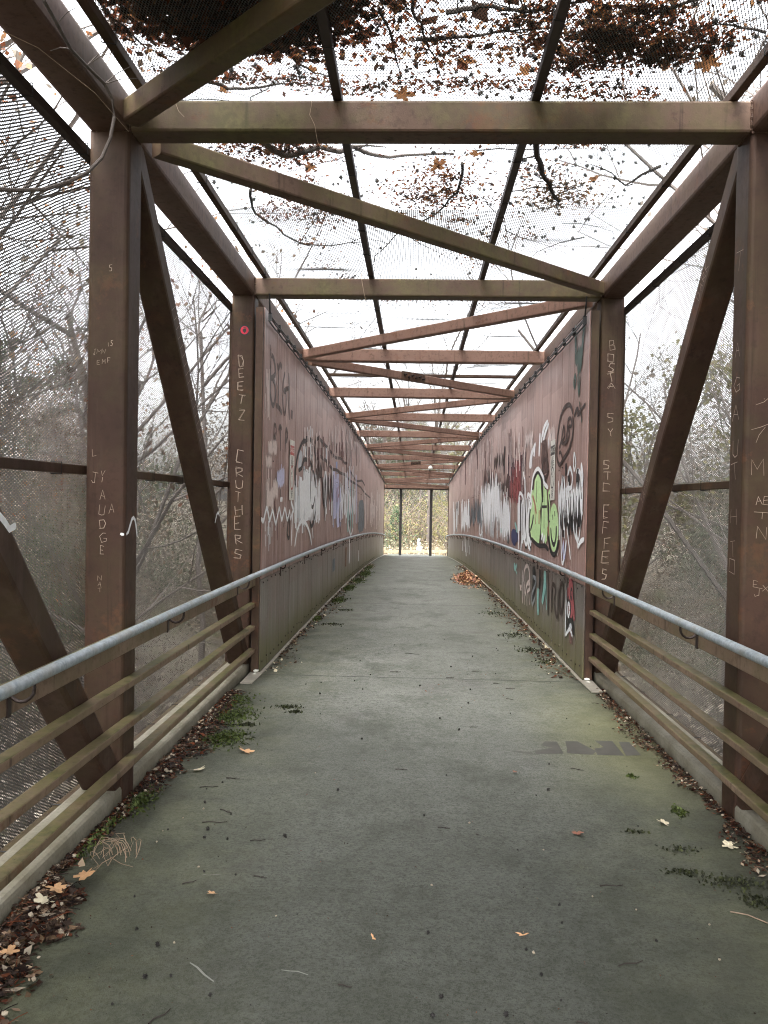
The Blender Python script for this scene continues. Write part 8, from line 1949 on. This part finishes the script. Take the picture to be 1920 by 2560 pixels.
def mossy(name, spots, lbl, mat, n, hgt=.018, sz=.012):
    mb = MB()
    for cx, cy, sx, sy, k in spots:
        for _ in range(int(n*k)):
            x = rl.gauss(cx, sx); y = rl.gauss(cy, sy)
            lim = -1.48 if cy < 7.6 else -1.375
            x = max(lim, min(.154-lim, x)); q = math.exp(-((x-cx)**2/(2*sx*sx)+(y-cy)**2/(2*sy*sy)))
            leafquad(mb, (x, y, zf(y)+.002+hgt*q*rl.random()), rl, sz, .9, .7)
    return tag(mb.make(name, [M[mat]]), lbl, 'moss', kind='stuff')
mossy('moss', [(-1.3, 6.15, .08, .13, 1), (-1.24, 5.55, .08, .1, 1), (-1.4, 4.35, .04, .1, .4), (-1.36, 6.6, .06, .1, .5)], 'bright green moss pads in the litter by the left kerb', 'moss', 700)
mossy('moss', [(-1.22, 14.0, .06, .22, .7), (-1.24, 16.3, .05, .35, .8), (-1.2, 18.2, .07, .4, 1), (-1.18, 20.6, .07, .6, 1.2), (-1.25, 23.5, .05, .8, .8), (-1.3, 11.5, .03, .15, .3)], 'patches of bright moss along the foot of the left clad wall', 'moss', 500, .03, .02)
mossy('moss', [(1.4, 4.45, .015, .04, .3), (1.3, 5.0, .01, .015, .12), (-1.45, 3.9, .02, .2, .5)], 'small green moss tufts by the right kerb and nearest left post', 'moss', 400)
mossy('moss', [(1.25, 3.95, .05, .02, .2), (1.38, 3.62, .07, .035, .5), (1.42, 3.45, .04, .04, .4), (1.2, 3.7, .05, .02, .25), (1.1, 4.15, .03, .015, .15), (1.53, 3.15, .03, .05, .5)], 'dark moss scraps on the deck at lower right', 'moss_dark', 300, .014, .009)
mossy('moss', [(-.95, 6.45, .05, .03, .5), (-.86, 6.3, .03, .02, .3), (-1.15, 5.9, .05, .02, .3), (1.3, 9.3, .08, .1, .7), (1.25, 10.4, .1, .12, .7), (1.35, 8.6, .06, .1, .6), (-1.05, 11.0, .08, .06, .5), (-1.0, 12.6, .06, .06, .4), (1.2, 12.6, .1, .15, .6)], 'dark moss scraps scattered on the middle of the deck', 'moss_dark', 260, .014, .011)
# single leaves
LL = [('tan star shaped leaf on the deck left of centre', -1.03, 5.27, .055, 'leaf_a'), ('cream maple leaf at the edge of the left litter drift', -1.232, 4.88, .052, 'leaf_b'), ('round pale leaf in the near left litter drift', -1.395, 3.30, .045, 'leaf_a'),
      ('orange maple leaf behind the round pale leaf', -1.33, 3.43, .05, 'leaf_a'), ('tiny orange leaf scrap on the near part of the deck', -.784, 3.352, .022, 'leaf_a'), ('small curled orange leaf low in the middle of the deck', -.121, 3.052, .02, 'leaf_a'),
      ('long curled orange leaf near the bottom right of centre', .426, 3.112, .03, 'leaf_a'), ('reddish brown leaf on the right of the deck', .814, 4.099, .033, 'leaf_c'), ('pale scrap of leaf in front of the right litter line', 1.27, 4.27, .035, 'leaf_b'),
      ('crumpled orange leaf in the bottom left corner', -1.46, 2.86, .05, 'leaf_a'), ('second crumpled orange leaf in the bottom left corner', -1.36, 2.83, .04, 'leaf_a'), ('faint pinkish leaf scrap right of the middle', .62, 5.0, .02, 'leaf_c'),
      ('cream leaf beside the orange maple leaf', -1.40, 3.2, .045, 'leaf_b'), ('cream leaf scrap at the right kerb', 1.5, 4.0, .04, 'leaf_b')]
for i, (lb, x, y, s_, mt) in enumerate(LL):
    me = leaf_mesh(40+i, s_, M[mt]); o = link_mesh('fallen_leaf', me, (x, y, zf(y)+.010+(.022 if x < -1.28 else 0)), (rl.uniform(-.25, .25), rl.uniform(-.25, .25), rl.uniform(0, 6)), (1, .42, 1.6) if 'curled' in lb else 1); tag(o, lb, 'leaf')
# pods, acorns and twigs on the deck
spots = [(-.97, 3.9), (-1.0, 3.05), (-.85, 2.75), (-.8, 2.76), (-.88, 2.95), (-.6, 2.66), (.08, 2.6), (.1, 2.7), (.3, 2.62), (.05, 3.1), (-1.05, 4.35), (-.6, 3.95), (.6, 3.35), (.45, 2.85), (-.4, 4.6), (.2, 4.9), (-.3, 5.6), (.35, 5.9), (.75, 4.7), (.9, 3.1), (.5, 7.2), (.45, 6.7), (-.75, 6.9), (-.4, 7.1), (.1, 7.3), (.8, 7.9), (-.5, 8.4), (.4, 8.2), (.65, 8.8), (-.2, 9.4), (.9, 9.2), (.2, 6.2), (-.95, 4.0), (-1.1, 3.3)]
for x, y in spots:
    pod_at(x+rl.uniform(-.03, .03), y, zf(y)+.012, 'seed pods on the deck', 'dark spiky seed pod on the grey deck', rl.uniform(.4, .85))
for _ in range(46):
    x = rl.uniform(-1.15, 1.3); y = 2.6+rl.random()**1.3*7.5
    pod_at(x, y, zf(y)+.005, 'seed pods on the deck', 'dark spiky seed pod on the grey deck', rl.uniform(.2, .5))
def acorn(x, y, s_):
    mb = MB(); mb.ico((x, y, zf(y)+s_*.8), s_, rl, .85); tag(mb.make('acorn', M['pod_pale'], loc=(x, y, zf(y))), 'small pale acorn on the grey deck', 'acorn', 'pale acorns on the deck')
for x, y in [(-1.12, 4.15), (-1.05, 4.28), (-1.17, 3.98), (-.83, 2.98), (.75, 3.45), (.45, 3.0), (.1, 3.5), (.9, 3.35), (-.9, 3.6), (.62, 3.9), (-.5, 3.2), (-1.16, 3.85), (.3, 4.2), (1.1, 3.0), (-.55, 4.9), (1.15, 3.25)]: acorn(x, y, rl.uniform(.0035, .0062))
for i, (x, y, ln, a) in enumerate([(.17, 4.12, .06, -.2), (.33, 4.05, .02, -.6), (-.95, 4.1, .12, .1), (-.93, 4.25, .08, -.6), (-.7, 3.9, .07, .2), (-.9, 3.45, .06, .6), (-.62, 3.52, .06, -.3), (.85, 3.55, .1, .1), (.78, 2.95, .1, .35), (-.05, 5.0, .07, -.1), (.45, 6.0, .06, .2), (.0, 8.9, .16, -.3), (-.15, 7.9, .1, 0), (.6, 8.0, .07, .1), (.75, 7.5, .06, .4), (.35, 7.7, .07, 0), (.85, 7.3, .08, -.1), (.8, 6.9, .06, -.4), (1.0, 5.1, .08, -.5), (-.2, 2.75, .05, -.3), (-1.1, 4.6, .1, .2), (-1.0, 4.75, .08, -.2), (1.35, 3.3, .2, -.6), (-.75, 2.55, .09, 1.0), (.55, 2.6, .05, -.3)]):
    mb = MB(); d = Vector((math.cos(a), math.sin(a), 0)); p = Vector((x, y, zf(y)+.005)); n_ = Vector((-d.y, d.x, 0))
    mb.tube([p-d*ln/2, p-d*ln/5+n_*ln*.08, p+d*ln/5-n_*ln*.03, p+d*ln/2+n_*ln*.06], .0028, 5, .0018)
    if i % 3 == 0: mb.tube([p, p+d*ln*.2+n_*ln*.2], .0016, 4)
    tag(mb.make('twig', M['twig_pale'] if i == 22 else M['twig'], loc=p), 'long pale twig by the right kerb' if i == 22 else 'short dark twig lying on the deck', 'twig', None if i == 22 else 'dark twigs on the deck')
# crumbs: far too many to count
mb = MB()
for _ in range(1500):
    x = rl.uniform(-1.2, 1.35); y = 2.2+rl.random()**1.4*14; leafquad(mb, (x, y, zf(y)+.002), rl, rl.uniform(.0015, .0045), .3)
for _ in range(420):
    x = .6+rl.gauss(0, .45); y = rl.gauss(7.7, .5); x = max(-1.3, min(1.45, x)); leafquad(mb, (x, y, zf(y)+.003), rl, rl.uniform(.003, .012), .2, .25)
tag(mb.make('crumbs', [M['litter_dark']]), 'fine dark crumbs scattered over the deck', 'debris', kind='stuff')
# crumpled white scraps at the feet of the wall ends
for s in (-1, 1):
    mb = MB(); c = Vector((SX(-1.42, s), 7.66, zf(7.66)+.05)); mb.ico(c-Vector((0, 0, .02)), .03, rl, .55); mb.ico(c+Vector((0, -.05, -.035)), .02, rl, .4)
    tag(mb.make('crumpled_paper', M['white_paint'], loc=(c.x, c.y, zf(7.66))), 'crumpled white paper at the near foot of the %s clad wall' % ('left' if s < 0 else 'right'), 'litter')
# nest of dry stalks on the near left litter
mb = MB()
for i in range(16):
    a = rl.uniform(0, 6.28); r_ = rl.uniform(.03, .1); c = Vector((-1.27+rl.gauss(0, .03), 3.62+rl.gauss(0, .05), .02)); pts = []
    for k in range(7):
        q = k/6; ang = a+q*rl.uniform(1.2, 2.4); pts.append(c+Vector((math.cos(ang)*r_, math.sin(ang)*r_, .01+.06*math.sin(PI*q))))
    mb.tube(pts, .0018, 4, .001)
tag(mb.make('dry_stalks', M['twig_pale'], loc=(-1.27, 3.62, 0)), 'tangle of dry pale stalks at the left kerb before the nearest post', 'stalks')
# pale scuffs worn into the deck
mb = MB()
for _ in range(20):
    y = 2.8+rl.random()**1.4*16; x = rl.uniform(-.9, 1.0); ln = rl.uniform(.03, .22); a0 = rl.gauss(0, .35)
    ribbon(mb, [(x+ln*q*math.cos(a0), y+ln*q*math.sin(a0)+rl.gauss(0, .004), zf(y)+.0006) for q in (0, .3, .6, 1)], (0, 0, 1), rl.uniform(.002, .006)*(1+y*.12), .0004)
mb.make('scuff', flat('pale_scuff', (.27, .27, .24), .7), fl)
# faded marking painted on the deck
mb = MB(); z_ = lambda y: zf(y)+.0012
def mark(pts): mb.raw([(x, y, z_(y)) for x, y in pts], [list(range(len(pts)))])
mark([(.64, 5.44), (.78, 5.39), (.78, 5.43), (.70, 5.46)]); mark([(.80, 5.40), (.98, 5.43), (.98, 5.70), (.90, 5.70), (.86, 5.60), (.93, 5.56), (.80, 5.47)])
mark([(1.0, 5.44), (1.16, 5.42), (1.20, 5.50), (1.12, 5.72), (1.04, 5.72), (1.02, 5.55)]); mark([(1.19, 5.42), (1.36, 5.42), (1.36, 5.75), (1.24, 5.75), (1.27, 5.6), (1.2, 5.56)]); mark([(1.37, 5.42), (1.47, 5.44), (1.47, 5.74), (1.40, 5.74)])
tag(mb.make('floor_marking', PM['deckmark'] if 'deckmark' in PM else flat('faded_deck_marking', (.075, .07, .058), .6)), 'faded purplish block letters on the deck by the right kerb', 'marking')
# white globe hanging under the far roof
mb = MB(); mb.ico((.56, 31.3, 2.72), .085); g_ = mb
gl = thing('hanging_globe', (.56, 31.3, 2.75), 'small white globe hanging below the far roof braces', 'globe')
import bmesh
bm = bmesh.new(); bmesh.ops.create_icosphere(bm, subdivisions=3, radius=.08); me = bpy.data.meshes.new('globe'); bm.to_mesh(me); bm.free(); me.materials.append(M['white_paint'])
for p in me.polygons: p.use_smooth = True
link_mesh('globe', me, (0, 0, 0), parent=gl)
mb = MB(); zz = zt(31.3); mb.tube([(.56, 31.53, zz+.05), (.56, 31.3, 2.83)], .006, 4); mb.make('cord', M['black_wire'], gl)
